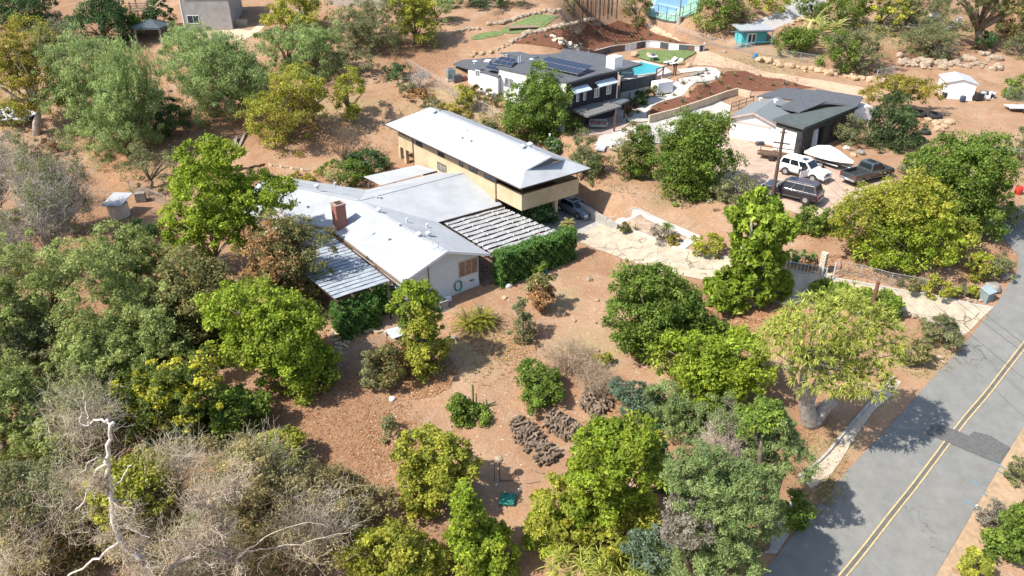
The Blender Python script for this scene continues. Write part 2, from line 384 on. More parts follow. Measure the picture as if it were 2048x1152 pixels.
# neighbour's grounds
drape('mulch_slope', [(1028,87),(1060,72),(1110,60),(1174,48),(1236,41),(1281,49),(1340,75),(1380,88),(1330,92),(1288,93),(1230,98),(1177,104),(1120,98),(1097,94)], M_mulch, .05)
drape('mulch_slope', [(1297,240),(1301,222),(1326,201),(1389,177),(1441,157),(1452,144),(1489,143),(1560,158),(1626,176),(1560,180),(1524,182),(1475,186),(1452,192),(1350,222)], M_mulch, .06)
drape('mulch_slope', [(1318,192),(1345,170),(1405,143),(1424,141),(1420,148),(1375,166),(1335,186)], M_mulch, .06)
drape('lawn', [(1264,108),(1292,101),(1375,102),(1392,106),(1368,121),(1365,131),(1323,128),(1288,121)], M_lawn, .16, smooth=3)
drape('lawn', [(1003,60),(1035,45),(1073,30),(1118,33),(1142,45),(1083,59),(1048,66),(1014,67)], M_lawn, .06, smooth=3)
drape('lawn', [(941,76),(968,66),(1002,63),(1004,70),(958,80)], M_lawn, .06, smooth=3)
drape('footpath', [(1354,139),(1395,135),(1431,137),(1443,146),(1437,157),(1375,181),(1319,206),(1293,227),(1297,243),(1250,250),(1246,240),(1271,222),(1299,194),(1340,174),(1395,152),(1412,143),(1400,142),(1361,147)], M_walk, .075)
drape('concrete_pad', [(1188,292),(1200,272),(1230,262),(1271,250),(1300,244),(1350,232),(1440,203),(1462,212),(1458,232),(1400,262),(1300,292),(1215,294)], M_walk, .065)
drape('dirt_track', [(1285,48),(1310,50),(1350,72),(1400,97),(1470,122),(1560,148),(1640,160),(1720,174),(1775,192),(1730,197),(1626,174),(1490,141),(1445,136),(1385,130),(1395,108),(1340,78)], M_track, .03)
drape('dirt_yard', [(1445,262),(1500,285),(1600,310),(1640,330),(1790,350),(1770,385),(1700,400),(1640,440),(1560,415),(1500,400),(1400,330)], mat('yard_dirt', (.42,.31,.23), 1, .2, .9, .5, .1, col2=(.33,.25,.2)), .02)
drape('gravel_track', [(1545,30),(1600,-10),(1660,-10),(1640,20),(1600,40),(1540,62),(1500,75),(1480,60)], mat('grey_gravel', (.40,.38,.36), 1, .1, 4, .5, .1), .03)
drape('sand_path', [(375,65),(440,52),(500,62),(525,45),(540,44),(520,62),(490,80),(400,90),(350,88)], mat('pale_sand', (.55,.42,.30), 1, .1, 2, .4, .1), .03)
drape('sports_court', [(1296,32),(1350,44),(1392,27),(1420,-30),(1320,-30)], mat('green_court', (.24,.40,.30), .8, .1, 2, 0, .1), .10)
drape('court_playing_area', [(1304,22),(1345,32),(1372,12),(1385,-18),(1328,-20)], mat('blue_court', (.16,.30,.42), .8, .1, 2, 0, .1), .11)
for a in ([(1304,22),(1328,-20)],[(1304,22),(1345,32)],[(1345,32),(1372,12)],[(1318,8),(1360,18)]):
    drape('court_line', stripe([G(*a[0]), G(*a[1])], 0, .12), M_wline, .12, world=True)

# ------------------------------------------------------------------ building helpers
M_white = mat('white_roof_coating', (.38, .395, .405), .8, .05, .45, .3, .15, col2=(.31,.32,.33))
M_ww = mat('white_stucco', (.66, .66, .65), .9, .06, 1.5, .3, .1, bscale=25)
M_nw = mat('neighbour_stucco', (.76, .74, .72), .9, .06, 1.5, .2, .1, bscale=25)
M_yw = mat('yellow_stucco', (.50, .395, .255), .9, .10, .6, .5, .1, bscale=22, col2=(.40,.31,.19))
M_trimd = mat('dark_brown_trim', (.07, .045, .035), .7, .1)
M_brown = mat('brown_trim', (.20, .13, .085), .8, .1)
M_glass = mat('window_glass', (.04, .05, .06), .06, .1, 1, 0, .8)
M_frame = mat('aluminium_frame', (.55, .52, .48), .5, .05)
M_brick = None
M_droof = mat('dark_roofing_felt', (.105, .11, .12), .9, .12, 1.5, .3, .15)
M_board = mat('black_board_siding', (.030, .022, .030), .7, .2, 3, 0, .3)
M_metal = mat('galvanised_metal', (.52, .56, .60), .45, .1, 3, 0, .5)
M_dmetal = mat('dark_metal', (.10, .10, .10), .5, .1, 3, 0, .5)
M_wood = mat('weathered_wood', (.28, .20, .14), .9, .25, 5, .3, .1)
M_gwood = mat('grey_wood', (.26, .23, .20), .9, .3, 5, .3, .1)
M_postw = mat('brown_post', (.13, .06, .04), .8, .2)
M_white2 = mat('white_paint', (.80, .80, .79), .55, .03, 2, 0, .4)
M_tan = mat('tan_block', (.50, .40, .28), .9, .12, 1.4, .3, .1)
M_stone = mat('pale_stone', (.34, .265, .19), .9, .25, 2.5, .5, .1)
M_stone2 = mat('grey_boulder', (.26, .24, .22), .9, .25, 2.0, .6, .1)
M_tan2 = mat('sandy_boulder', (.42, .30, .19), .9, .2, 2.5, .5, .1)
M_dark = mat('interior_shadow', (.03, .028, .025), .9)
M_blk = mat('black_rubber', (.03, .03, .03), .8, .1)
M_plas = mat('white_plastic', (.75, .75, .74), .4, .03)
def brickmat():
    m = bpy.data.materials.new('red_brick'); m.use_nodes = True; nt = m.node_tree; N = nt.nodes; L = nt.links
    b = N['Principled BSDF']; b.inputs['Roughness'].default_value = .9
    t = N.new('ShaderNodeTexBrick'); t.inputs['Scale'].default_value = 3.2; t.inputs['Color1'].default_value = (.30,.095,.06,1); t.inputs['Color2'].default_value = (.20,.07,.05,1); t.inputs['Mortar'].default_value = (.34,.22,.17,1)
    t.inputs['Mortar Size'].default_value = .025; t.inputs['Brick Width'].default_value = .7; t.inputs['Row Height'].default_value = .25
    g = N.new('ShaderNodeTexCoord'); L.new(g.outputs['Object'], t.inputs['Vector'])
    mp = N.new('ShaderNodeMapping'); mp.inputs['Rotation'].default_value = (math.pi/2, 0, 0); L.new(g.outputs['Object'], mp.inputs['Vector']); L.new(mp.outputs[0], t.inputs['Vector'])
    L.new(t.outputs['Color'], b.inputs['Base Color']); return m
M_brick = brickmat()
KK = [1.0]
def Z(z): return CZ-(CZ-z)*KK[0]
class Fr:
    def __init__(s, o, az):   # local x to the right, local y away, turned az to the left of +Y
        s.o = Vector((o[0], o[1], 0)); s.x = Vector((math.cos(az), math.sin(az), 0)); s.y = Vector((-math.sin(az), math.cos(az), 0)); s.a = az
    def p(s, x, y, z): return s.o+s.x*x+s.y*y+Vector((0, 0, z))
    def pts(s, *a): return [s.p(*q) for q in a]
    def poly(s, mb, x0, x1, y0, y1, z0, z1):
        return mb.hexa(s.pts((x0,y0,z0),(x1,y0,z0),(x1,y1,z0),(x0,y1,z0)), s.pts((x0,y0,z1),(x1,y0,z1),(x1,y1,z1),(x0,y1,z1)))
class FrK(Fr):
    def __init__(s, o, az, k): super().__init__(o, az); s.k = k
    def p(s, x, y, z): q = s.o+s.x*x+s.y*y+Vector((0, 0, z)); return Vector((q.x*s.k, q.y*s.k, CZ-(CZ-q.z)*s.k))
def fbox(fr, name, m, par, x0, x1, y0, y1, z0, z1, **k):
    return fr.poly(MB(), x0, x1, y0, y1, z0, z1).build(name, m, par, org=fr.p((x0+x1)/2, (y0+y1)/2, z0), **k)
def window(par, p, d, w, h, cols=2, fm=None, gm=None, rows=1, t=.06, trim=0, label=None):
    """p lower left corner on the wall face, d unit direction along the wall (outward is to the right of d)"""
    fm = fm or M_frame; gm = gm or M_glass
    d = Vector(d); n = Vector((d.y, -d.x, 0)); up = Vector((0, 0, 1)); mb = MB()
    def bar(a, b, c, e, dep):
        A = p+d*a+up*c-n*.02; q = [A, A+d*(b-a), A+d*(b-a)+n*dep, A+n*dep]
        mb.hexa([v for v in q], [v+up*(e-c) for v in q])
    bar(0, w, 0, t, .07); bar(0, w, h-t, h, .07); bar(0, t, t, h-t, .07); bar(w-t, w, t, h-t, .07)
    for i in range(1, cols): x = w*i/cols; bar(x-t*.35, x+t*.35, t, h-t, .055)
    for i in range(1, rows): z = h*i/rows; bar(t, w-t, z-t*.3, z+t*.3, .05)
    f = mb.build('window', fm, par, org=p, label=label)
    A = p+d*t+up*t+n*.012; 
    g = MB().hexa([A-n*.01, A+d*(w-2*t)-n*.01, A+d*(w-2*t)+n*.01, A+n*.01], [v+up*(h-2*t) for v in (A-n*.01, A+d*(w-2*t)-n*.01, A+d*(w-2*t)+n*.01, A+n*.01)])
    g.build('pane', gm, f, org=A)
    return f
def onplane(px, py, a, b, c):
    a, b, c = map(Vector, (a, b, c)); n = (b-a).cross(c-a); d = Vector(ray(px, py)); o = Vector((0, 0, CZ))
    return o+d*((a-o).dot(n)/d.dot(n))

# ------------------------------------------------------------------ white single-storey house
W = Fr((-1.87, 59.13), math.radians(36.94))
root = thing('house', 'low white house with three white-coated gabled wings and a brick chimney', 'house', W.p(-4.3, 5, -5.9))
zE, zR = -3.0, -1.5
def gable(fr, name, m, par, x0, x1, y0, y1, z0, ze, zr, xr=None):
    xr = (x0+x1)/2 if xr is None else xr
    prof = [(x0, z0), (x1, z0), (x1, ze), (xr, zr), (x0, ze)]
    vs = [fr.p(x, y0, z) for x, z in prof]+[fr.p(x, y1, z) for x, z in prof]
    return MB().add(vs, [(0,1,2,3,4), (9,8,7,6,5)]+[(i, i+5, (i+1) % 5+5, (i+1) % 5) for i in range(5)]).build(name, m, par, org=fr.p(xr, y0, z0))
gable(W, 'wall', M_ww, root, -7.9, -.7, .75, .95, -7.4, -3.05, -1.75)
fbox(W, 'wall', M_ww, root, -7.9, -7.7, .96, 13.2, -7.4, -3.05)
fbox(W, 'wall', M_ww, root, -.9, -.7, .96, 8.9, -7.4, -3.05)
fbox(W, 'wall', M_ww, root, -.69, 7.1, 8.9, 9.1, -6.5, -3.05)
fbox(W, 'wall', M_ww, root, -.9, 7.1, 18.4, 18.6, -6.0, -3.0)
L2 = Fr(W.p(-8.54, 13.27, 0), math.radians(36.94+32))
fbox(L2, 'wall', M_ww, root, .7, .9, .3, 10.2, -7.5, -3.05)
gable(L2, 'wall', M_ww, root, .7, 6.6, 10.2, 10.4, -7.5, -3.05, -1.8)
r = {}
P0 = P
def roofp(key, m, par, pts, t=.16, label=None):
    r[key] = pts; return MB().slab(pts, t).build('roof_plane', m, par, org=pts[0], label=label)
roofp('L', M_white, root, W.pts((-8.54,0,zE),(-4.29,0,zR),(-5.0,14.05,zR),(-8.54,13.27,zE)))
roofp('R', M_white, root, W.pts((-4.286,0,zR),(0,0,zE),(0,8.3,zE),(-4.995,14.05,zR)))
roofp('C', M_white, root, W.pts((0.003,8.3,zE),(7.25,8.1,zE),(7.25,14.3,zR),(-4.99,14.056,zR)))
roofp('B', M_white, root, W.pts((-4.99,14.062,zR),(7.25,14.306,zR),(7.25,19.2,-2.9),(-1.5,19.5,-3)))
roofp('LF', M_white, root, W.pts((-8.545,13.275,zE),(-5.005,14.055,zR),(-10.2,24.6,zR),(-14.4,22.6,zE)))
roofp('LB', M_white, root, W.pts((-5.0,14.068,zR),(-1.505,19.505,zE),(-6.3,27.2,zE),(-10.195,24.6,zR)))
for a_, b_ in (((-4.29,.0,zR),(-5.0,14.05,zR)), ((-5.0,14.06,zR),(7.25,14.3,zR)), ((-5.0,14.06,zR),(-10.2,24.6,zR))):
    MB().beam(W.p(*a_), W.p(*b_), .26, .05).build('ridge_cap', M_white, root)
MB().beam(W.p(-.02, 8.26, -3.16), W.p(7.2, 8.06, -3.16), .06, .3).build('fascia', M_trimd, root)
MB().beam(W.p(.03, .1, -3.2), W.p(.03, 8.3, -3.2), .05, .24).build('fascia', M_trimd, root)
MB().beam(W.p(-8.57, .1, -3.2), W.p(-8.57, 13.2, -3.2), .05, .22).build('fascia', M_brown, root)
for a, b in (((-8.54,-.02,zE-.07), (-4.3,-.02,zR-.07)), ((-4.28,-.02,zR-.07), (0,-.02,zE-.07))):
    MB().beam(W.p(*a), W.p(*b), .05, .22).build('fascia', M_white2, root)
ch = MB().hexa(W.pts((-8.35,11.75,-3.3),(-7.4,11.75,-3.3),(-7.4,12.75,-3.3),(-8.35,12.75,-3.3)), W.pts((-8.35,11.75,-.55),(-7.4,11.75,-.55),(-7.4,12.75,-.55),(-8.35,12.75,-.55))).build('chimney', M_brick, root, org=W.p(-8,12.2,-3.3))
ch.data.materials[0] = M_brick
mb = MB(); W.poly(mb, -8.41, -7.34, 11.69, 12.81, -.55, -.45); mb.build('chimney_cap', mat('old_mortar', (.34,.23,.18), .9, .15), ch)
mb = MB(); W.poly(mb, -8.15, -7.6, 11.95, 12.12, -.45, -.38); W.poly(mb, -8.15, -7.6, 12.35, 12.52, -.45, -.38); mb.build('flue', M_dark, ch)
wx = W.x
def gw(s, z): return W.p(s, .75, z)
window(root, gw(-2.75, -4.75), wx, 1.95, 1.45, 3, mat('tan_frame', (.50,.38,.28), .7), mat('tan_glass', (.20,.125,.085), .12, .5, 2, 0, .6, col2=(.05,.035,.03)), t=.07)  # tan glass mottled with darker brown
W.poly(MB(), -4.65, -4.25, .69, .76, -2.25, -1.95).build('gable_vent', M_dmetal, root)
W.poly(MB(), -1.65, -1.25, .70, .76, -5.45, -5.33).build('foundation_vent', M_dmetal, root)
W.poly(MB(), -7.0, -.68, .69, .745, -7.0, -5.62).build('foundation_band', M_ww, root)
MB().tube(W.pts((-5.7,.70,-2.3),(-5.7,.70,-6.5)), .04, 6).build('conduit', M_brown, root)
MB().tube(W.pts((-.66,.68,-3.2),(-.66,.68,-5.9)), .045, 6).build('downpipe', M_trimd, root)
for px, py, k, pl in ((634,376,1,'LF'),(758,424,1,'L'),(838,473,1,'L'),(857,471,1,'R'),(744,467,2,'L'),(570,377,0,'LF'),(614,416,0,'LF'),(777,481,0,'L'),(799,453,0,'L'),(814,443,0,'R'),(854,454,0,'R'),(754,398,0,'C'),(760,399,0,'C'),(583,361,0,'LF'),(670,371,0,'LF'),(866,500,3,'L'),(877,498,3,'R'),(942,343,0,'C')):
    q = onplane(px, py, *r[pl][:3])
    if k == 1: MB().lathe(q, [(.16,-.1),(.14,.16),(.27,.2),(.27,.32),(.1,.42)]).build('turbine_vent', M_metal, root, org=q, smooth=False)
    elif k == 2: MB().lathe(q, [(.30,-.1),(.28,.12),(.1,.18)]).build('round_vent', M_metal, root, org=q)
    elif k == 3: MB().tube([q-Vector((0,0,.1)), q+Vector((0,0,.75))], .035, 6).build('vent_pipe', M_metal, root, org=q)
    else: MB().lathe(q, [(.10,-.1),(.09,.22),(.14,.24),(.13,.30)], 8).build('vent_pipe', M_metal, root, org=q)
# patio cover behind the house
root = thing('patio_cover', 'white corrugated sheet patio cover between the white house and the yellow building', 'patio cover', W.p(3.5, 21, -4))
P4 = W.pts((.2,23.4,-3.15),(6.4,22.4,-2.85),(6.9,19.35,-2.75),(.4,19.8,-3.05))
mb = MB(); n = 44
for i in range(n):
    a, b = i/n, (i+1)/n; h0 = .035*(i % 2); h1 = .035*((i+1) % 2)
    A = P4[3].lerp(P4[2], a); B = P4[3].lerp(P4[2], b); D = P4[0].lerp(P4[1], a); E = P4[0].lerp(P4[1], b)
    mb.hexa([A+Vector((0,0,h0-.03)), B+Vector((0,0,h1-.03)), E+Vector((0,0,h1-.03)), D+Vector((0,0,h0-.03))], [A+Vector((0,0,h0)), B+Vector((0,0,h1)), E+Vector((0,0,h1)), D+Vector((0,0,h0))])
mb.build('roof_sheet', M_white, root)
for q in ((.5,23,-3.2),(.6,20.1,-3.1),(3.4,22.6,-3.05)):
    MB().beam(W.p(q[0], q[1], -6.4), W.p(*q), .1, .1).build('post', M_brown, root)
# right pergola
def slatroof(root, x0, x1, ys, z, wid, xr, m, tilt, jit, seed, x0b=None, x1b=None):
    rnd = random.Random(seed); n = len(ys)
    for i, y in enumerate(ys):
        t = i/(n-1); a = x0+(x0b-x0)*t if x0b is not None else x0; b = x1+(x1b-x1)*t if x1b is not None else x1
        segs = 12; mb = MB(); ph = rnd.uniform(0, 6)
        for k in range(segs):
            xa, xb = a+(b-a)*k/segs, a+(b-a)*(k+1)/segs
            za = z+jit*math.sin(xa*2.4+ph); zb = z+jit*math.sin(xb*2.4+ph); dz = wid*math.tan(tilt)
            mb.hexa(W.pts((xa,y,za-.02),(xb,y,zb-.02),(xb,y+wid,zb-.02+dz),(xa,y+wid,za-.02+dz)), W.pts((xa,y,za),(xb,y,zb),(xb,y+wid,zb+dz),(xa,y+wid,za+dz)))
        mb.build('slat', m, root, org=W.p((a+b)/2, y, z))
M_slat = mat('weathered_slat', (.36, .36, .355), .7, .12, 2.5, .1, .3, col2=(.25,.25,.245))
root = thing('pergola', 'slatted grey pergola between the white house and the long clipped hedge', 'pergola', W.p(3.9, 4.4, -5.6))
slatroof(root, .62, 7.2, [7.75-i*.80 for i in range(10)], -3.25, .50, None, M_slat, .06, .03, 4, .45, 7.9)
for x in (.7, 2.4, 4.1, 5.8, 7.1): MB().beam(W.p(x, 8.4, -3.38), W.p(x+.06*x, .3, -3.38), .08, .16).build('rafter', M_trimd, root)
for x in (1, 4, 7.4):
    for y in (.5, 4.5, 8.0): MB().beam(W.p(x, y, -6.6), W.p(x, y, -3.4), .12, .12).build('post', M_trimd, root)
for i in range(9):
    for x in (.7, 2.4, 4.1, 5.8, 7.2): MB().box(W.p(x, 7.7-i*.8, -3.2), .07, .1, .16, W.a).build('bracket', M_white2, root)
drape('patio_slab', [tuple(W.p(*q)) for q in ((-.6,.2,0),(8,.2,0),(7.4,8.8,0),(-.6,8.8,0))], mat('patio_brick', (.20,.13,.10), .9, .3, 3, .3, .1), .06, world=True)
# left pergola
M_slat2 = mat('blue_grey_slat', (.34, .37, .40), .6, .12, 2, .1, .3, col2=(.22,.25,.28))
root = thing('pergola', 'blue-grey slatted pergola along the left side of the white house', 'pergola', W.p(-11, 7, -6.5))
slatroof(root, -14.2, -8.85, [13.6-i*.605 for i in range(21)], -3.35, .45, None, M_slat2, .05, .015, 7, -13.7, -8.8)
for x in (-9.1, -10.7, -12.3, -13.7): MB().beam(W.p(x, 14.2, -3.46), W.p(x, .9, -3.46), .08, .16).build('rafter', M_trimd, root)
for x in (-9.2, -13.5):
    for y in (1.2, 5.5, 9.8, 13.6): MB().beam(W.p(x, y, -7.8), W.p(x, y, -3.5), .12, .12).build('post', M_trimd, root)
fbox(W, 'beam', M_trimd, root, -8.86, -8.7, .8, 14.1, -3.5, -3.3)

# ------------------------------------------------------------------ long yellow building
Yb = FrK((.68, 58.97), math.radians(37.6), 1.12)
root = thing('apartment_building', 'long pale yellow two-storey building with a white hipped roof over a carport', 'building', Yb.p(3.9, 11, -2.4))
X1, Y1 = 7.76, 22.12
R = 3.88
gy, gz = 1.55, 3.72      # gablet line
ridge = 4.6; gx0, gx1 = 1.75, 6.0
roofp('yl', M_white, root, Yb.pts((0,0,3),(gx0,gy,gz),(R,.95,ridge),(R,Y1-2.4,ridge),(0,Y1,3)))
r['yl'] = Yb.pts((0,0,3),(R,gy,ridge),(0,Y1,3))
roofp('yr', M_white, root, Yb.pts((X1,0,3),(X1,Y1,3),(R+.004,Y1-2.4,ridge),(R+.004,.95,ridge),(gx1,gy,gz)))
roofp('yf', M_white, root, Yb.pts((0.004,-.004,3),(X1-.004,-.004,3),(gx1,gy-.004,gz),(gx0,gy-.004,gz)))
roofp('yb', M_white, root, Yb.pts((0,Y1+.004,3),(R,Y1-2.396,ridge),(X1,Y1+.004,3)))
MB().beam(Yb.p(R,.95,ridge), Yb.p(R,Y1-2.4,ridge), .26, .05).build('ridge_cap', M_white, root)
MB().add(Yb.pts((gx0+.25,gy+.1,gz-.02),(gx1-.25,gy+.1,gz-.02),(R,gy+.1,ridge-.17),(gx0+.25,gy+.2,gz-.02),(gx1-.25,gy+.2,gz-.02),(R,gy+.2,ridge-.17)), [(0,1,2),(5,4,3),(0,3,4,1),(1,4,5,2),(2,5,3,0)]).build('gablet_louvre', mat('grey_louvre', (.22,.22,.23), .8), root)
for a, b in (((gx0-.02,gy-.03,gz-.02),(R,.90,ridge-.02)),((R,.90,ridge-.02),(gx1+.02,gy-.03,gz-.02))): MB().beam(Yb.p(*a), Yb.p(*b), .06, .17).build('fascia', M_white2, root)
for a, b in (((-.02,0,2.93),(-.02,Y1,2.93)),((0,-.03,2.93),(X1,-.03,2.93)),((X1+.02,0,2.93),(X1+.02,Y1,2.93)),((0,Y1+.03,2.93),(X1,Y1+.03,2.93))):
    MB().beam(Yb.p(*a), Yb.p(*b), .05, .11).build('gutter', M_trimd, root)
wy0, wy1, wx0, wx1 = .7, 20.9, .7, 7.05
fbox(Yb, 'parapet', M_yw, root, wx0, wx1, wy0, wy0+.2, .60, 2.02)
fbox(Yb, 'parapet', M_yw, root, wx0, wx0+.2, wy0+.21, 4.3, .60, 2.02)
fbox(Yb, 'parapet', M_yw, root, wx1-.2, wx1, wy0+.21, 4.3, .60, 2.02)
MB().beam(Yb.p(wx0+.1, wy0+.1, 2.04), Yb.p(wx1-.1, wy0+.1, 2.04), .26, .05).build('railing_cap', M_brown, root)
fbox(Yb, 'balcony_floor', M_brown, root, wx0+.2, wx1-.2, wy0+.21, 4.3, .62, .8)
fbox(Yb, 'wall', M_yw, root, wx0, wx0+.2, 4.31, 17.9, -4.8, 1.85)
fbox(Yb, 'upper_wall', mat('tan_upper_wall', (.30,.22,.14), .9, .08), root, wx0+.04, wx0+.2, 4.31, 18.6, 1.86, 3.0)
fbox(Yb, 'wall', M_yw, root, wx1-.2, wx1, 4.31, wy1, -2.0, 3.0)
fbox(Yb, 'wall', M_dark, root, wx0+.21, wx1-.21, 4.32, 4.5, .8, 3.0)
fbox(Yb, 'wall', M_yw, root, wx0+.21, wx1-.21, 7.0, 7.2, -4.5, .75)
fbox(Yb, 'wall', M_yw, root, wx0+.21, wx1-.21, 17.9, 18.1, -1.5, 3.0)
fbox(Yb, 'wall', M_yw, root, wx0+.0, wx0+.2, 18.11, wy1, .9, 2.3)
fbox(Yb, 'wall', M_yw, root, wx0+.21, wx1-.21, wy1-.2, wy1, .9, 2.3)
for x, y in ((wx0+.12, wy0+.12), (wx1-.12, wy0+.12), (wx0+.1, wy1-.1)): MB().beam(Yb.p(x, y, 1.95), Yb.p(x, y, 3.0), .1, .1).build('post', M_trimd, root)
for x, y, z in ((5.2, 1.6, .6), (wx0+.1, 4.5, .6), (wx0+.15, wy1-.2, .9), (wx0+.15, 19.6, .9)):
    fbox(Yb, 'column', M_yw, root, x-.22, x+.12, y-.2, y+.2, -4.2, z)
MB().tube(Yb.pts((wx0-.06,4.25,2.95),(wx0-.06,4.25,-4)), .06, 6).build('downpipe', M_brown, root)
MB().tube(Yb.pts((wx0-.06,18.0,2.95),(wx0-.06,18.0,-2)), .05, 6).build('downpipe', M_brown, root)
fbox(Yb, 'ceiling', M_brown, root, wx0+.2, wx1-.2, 4.32, 6.99, .62, .74)
yd = -Yb.y
for y, w_ in ((17.4, 1.25), (13.5, 1.25), (9.9, .65), (7.9+.4, 1.35), (6.0, 2.1)):
    window(root, Yb.p(wx0+.035, y, 1.95), yd, w_, .85, 2 if w_ > 1 else 1, M_trimd, t=.05)
window(root, Yb.p(wx0-.005, 13.6, .55), yd, 1.7, .85, 4, M_trimd, mat('curtained_glass', (.22,.21,.19), .15, .3, 3, 0, .5), t=.06)
window(root, Yb.p(wx0-.005, 16.3, -1.4), yd, .0001+1.2, .8, 2, M_trimd)
for px, py, k in ((868,227,1),(880,222,0),(1046,297,1),(1060,293,1),(933,263,3),(925,277,0),(943,283,0)):
    q = onplane(px, py, *r['yl'])
    if k == 1: MB().lathe(q, [(.16,-.1),(.14,.2),(.30,.22),(.30,.32),(.1,.45)]).build('turbine_vent', M_metal, root, org=q)
    elif k == 3: MB().tube([q-Vector((0,0,.1)), q+Vector((0,0,.6))], .04, 6).build('vent_pipe', M_metal, root, org=q)
    else: MB().lathe(q, [(.09,-.1),(.09,.12)], 8).build('vent_pipe', M_dmetal, root, org=q)

# ------------------------------------------------------------------ neighbour's dark-roofed house
KK[0] = 1.10
P = lambda px, py, z: P0(px, py, Z(z))
D = FrK((5.67, 79.97), math.radians(43.6), 1.10)
root = thing('house', 'neighbour house with dark flat roofs, rooftop solar panels and black board siding', 'house', D.p(4, 6, 1))
fw = 8.1
fbox(D, 'siding_wall', M_board, root, .02, fw, .0, .2, -1.5, 6.25)
mb = MB()
for i in range(21): D.poly(mb, .15+i*.39, .21+i*.39, -.04, .0, 3.3, 6.2)
mb.build('batten', mat('dark_batten', (.05,.035,.045), .7), root, kind='stuff')
fbox(D, 'wall', M_nw, root, -.15, .0, .03, 10.3, -.5, 6.2)
fbox(D, 'wall', M_nw, root, .01, fw, 10.1, 10.3, 1.5, 6.0)
fbox(D, 'wall', M_nw, root, fw-.2, fw, .21, 10.0, .2, 6.1)
fbox(D, 'corner_trim', M_white2, root, fw+.0, fw+.12, -.06, .1, .4, 6.0)
MB().tube(D.pts((-.18,-.03,6.0),(-.18,-.03,.6)), .05, 6).build('downpipe', M_trimd, root)
roofp('d1', M_droof, root, [P(992,132.7,6.3), P(1134.4,165.7,6.35), P(1190,150,6.45), P(1249,137.5,6.4), P(1180,120,6.6), P(1060,110,6.6)], .22, label='raised dark roof over the board-sided front')
r['d1'] = [P(992,132.7,6.35), P(1134.4,165.7,6.35), P(1249,138,6.45)]
roofp('d2', M_droof, root, [P(975,96.5,5.9), P(1040,91.5,6.0), P(1091,93,6.0), P(1150,100,5.95), P(1207,109,5.9), P(1285,127.5,5.7), P(1243,139,5.7), P(1060,131,5.7)], .2)
roofp('d3', M_droof, root, [P(906,127.5,5.4), P(997,154,5.4), P(1010,140,5.5), P(1060,128,5.6), P(1000,97,5.7), P(976,98,5.7)], .2)
roofp('d4', M_droof, root, [P(1000,105,6.7), P(1040,103,6.75), P(1078,113,6.7), P(1060,118,6.6)], .15)
a, b, c = D.p(-4.5,10.31,0), P(997,154,0), 0
q1, q2, q3 = P(936,142,5.2), P(947,145.5,5.2), P(995,157,5.2)
MB().prism([(q1.x,q1.y),(q3.x,q3.y),(q3.x+1.5,q3.y+5),(q1.x+4,q1.y+5)], Z(1.), Z(5.25)).build('wing_wall', M_nw, root)
e1, e2 = P(906,131,5.1), P(919,134,5.1)
MB().beam((e2.x+.4,e2.y,Z(5.2)), (e2.x+.4,e2.y,Z(2.0)), .18, .18).build('post', M_postw, root)
MB().beam((e2.x+3.4,e2.y+3,Z(5.2)), (e2.x+3.4,e2.y+3,Z(2.0)), .18, .18).build('post', M_postw, root)
# white walls windows
def wallwin(px, py, a, b, w_, h_, cols, fm=None, x=None, gm=None, rows=1):   # picture point of the lower left corner on the vertical plane through a,b
    A, B = Vector(a), Vector(b); d = (B-A); d.z = 0; d.normalize(); n = Vector((d.y, -d.x, 0)); dr = Vector(ray(px, py)); o = Vector((0,0,CZ))
    q = o+dr*((A-o).dot(n)/dr.dot(n)); return window(root, q+n*.004, d, w_, h_, cols, fm, gm, rows)
ws = D.p(-.15, 10, 0), D.p(-.15, 0, 0)
M_dgl = mat('grey_glass', (.16,.17,.18), .1, .3, 2, 0, .6)  # plain mid-grey glass for the white walls
wallwin(1009, 174, *ws, 1.7, 1.25, 2, M_white2, gm=M_dgl)
wallwin(1108, 204, *ws, 1.3, 1.15, 2, M_white2, gm=M_dgl)
wallwin(951, 152, q1, q3, .9, .8, 2, M_white2, gm=M_dgl)
fs = D.p(0, -.01, 0), D.p(8, -.01, 0)
M_cur = mat('curtain_glass', (.36,.37,.33), .2, .35, 3, 0, .5)
for px, py, w_, h_, c_ in ((1138,207.5,.42,1.15,1),(1152,204,.45,1.1,1),(1166,201,.45,1.05,1),(1188,196,.85,1.15,2),(1212,190,.85,1.15,2)):
    wallwin(px, py, *fs, w_, h_, c_, M_white2, gm=M_cur)
def plane_pt(px, py, off=0):
    A = D.p(0, -.01-off, 0); n = -D.y; dr = Vector(ray(px, py)); o = Vector((0,0,CZ)); return o+dr*((A-o).dot(n)/dr.dot(n))
for (l, rr, yy0) in ((1140, 1171, 177), (1189, 1224, 164)):
    A, B = plane_pt(l, yy0), plane_pt(rr+3, yy0-4 if l < 1180 else yy0-3.5); B.z = A.z; n = -D.y
    aw = MB().hexa([A-Vector((0,0,.05)), B-Vector((0,0,.05)), B+n*.85-Vector((0,0,.5)), A+n*.85-Vector((0,0,.5))], [A, B, B+n*.85-Vector((0,0,.45)), A+n*.85-Vector((0,0,.45))]).build('awning', mat('awning_metal', (.42,.50,.56), .5), root, org=A)
    for k in range(1, 8):
        t = A.lerp(B, k/8); mb = MB().beam(t+Vector((0,0,.02)), t+n*.85-Vector((0,0,.43)), .04, .04); mb.build('rib', M_metal, aw)
    for t in (A, B): MB().beam(t+n*.8-Vector((0,0,.5)), t-Vector((0,0,.95)), .04, .04).build('brace', M_metal, aw)
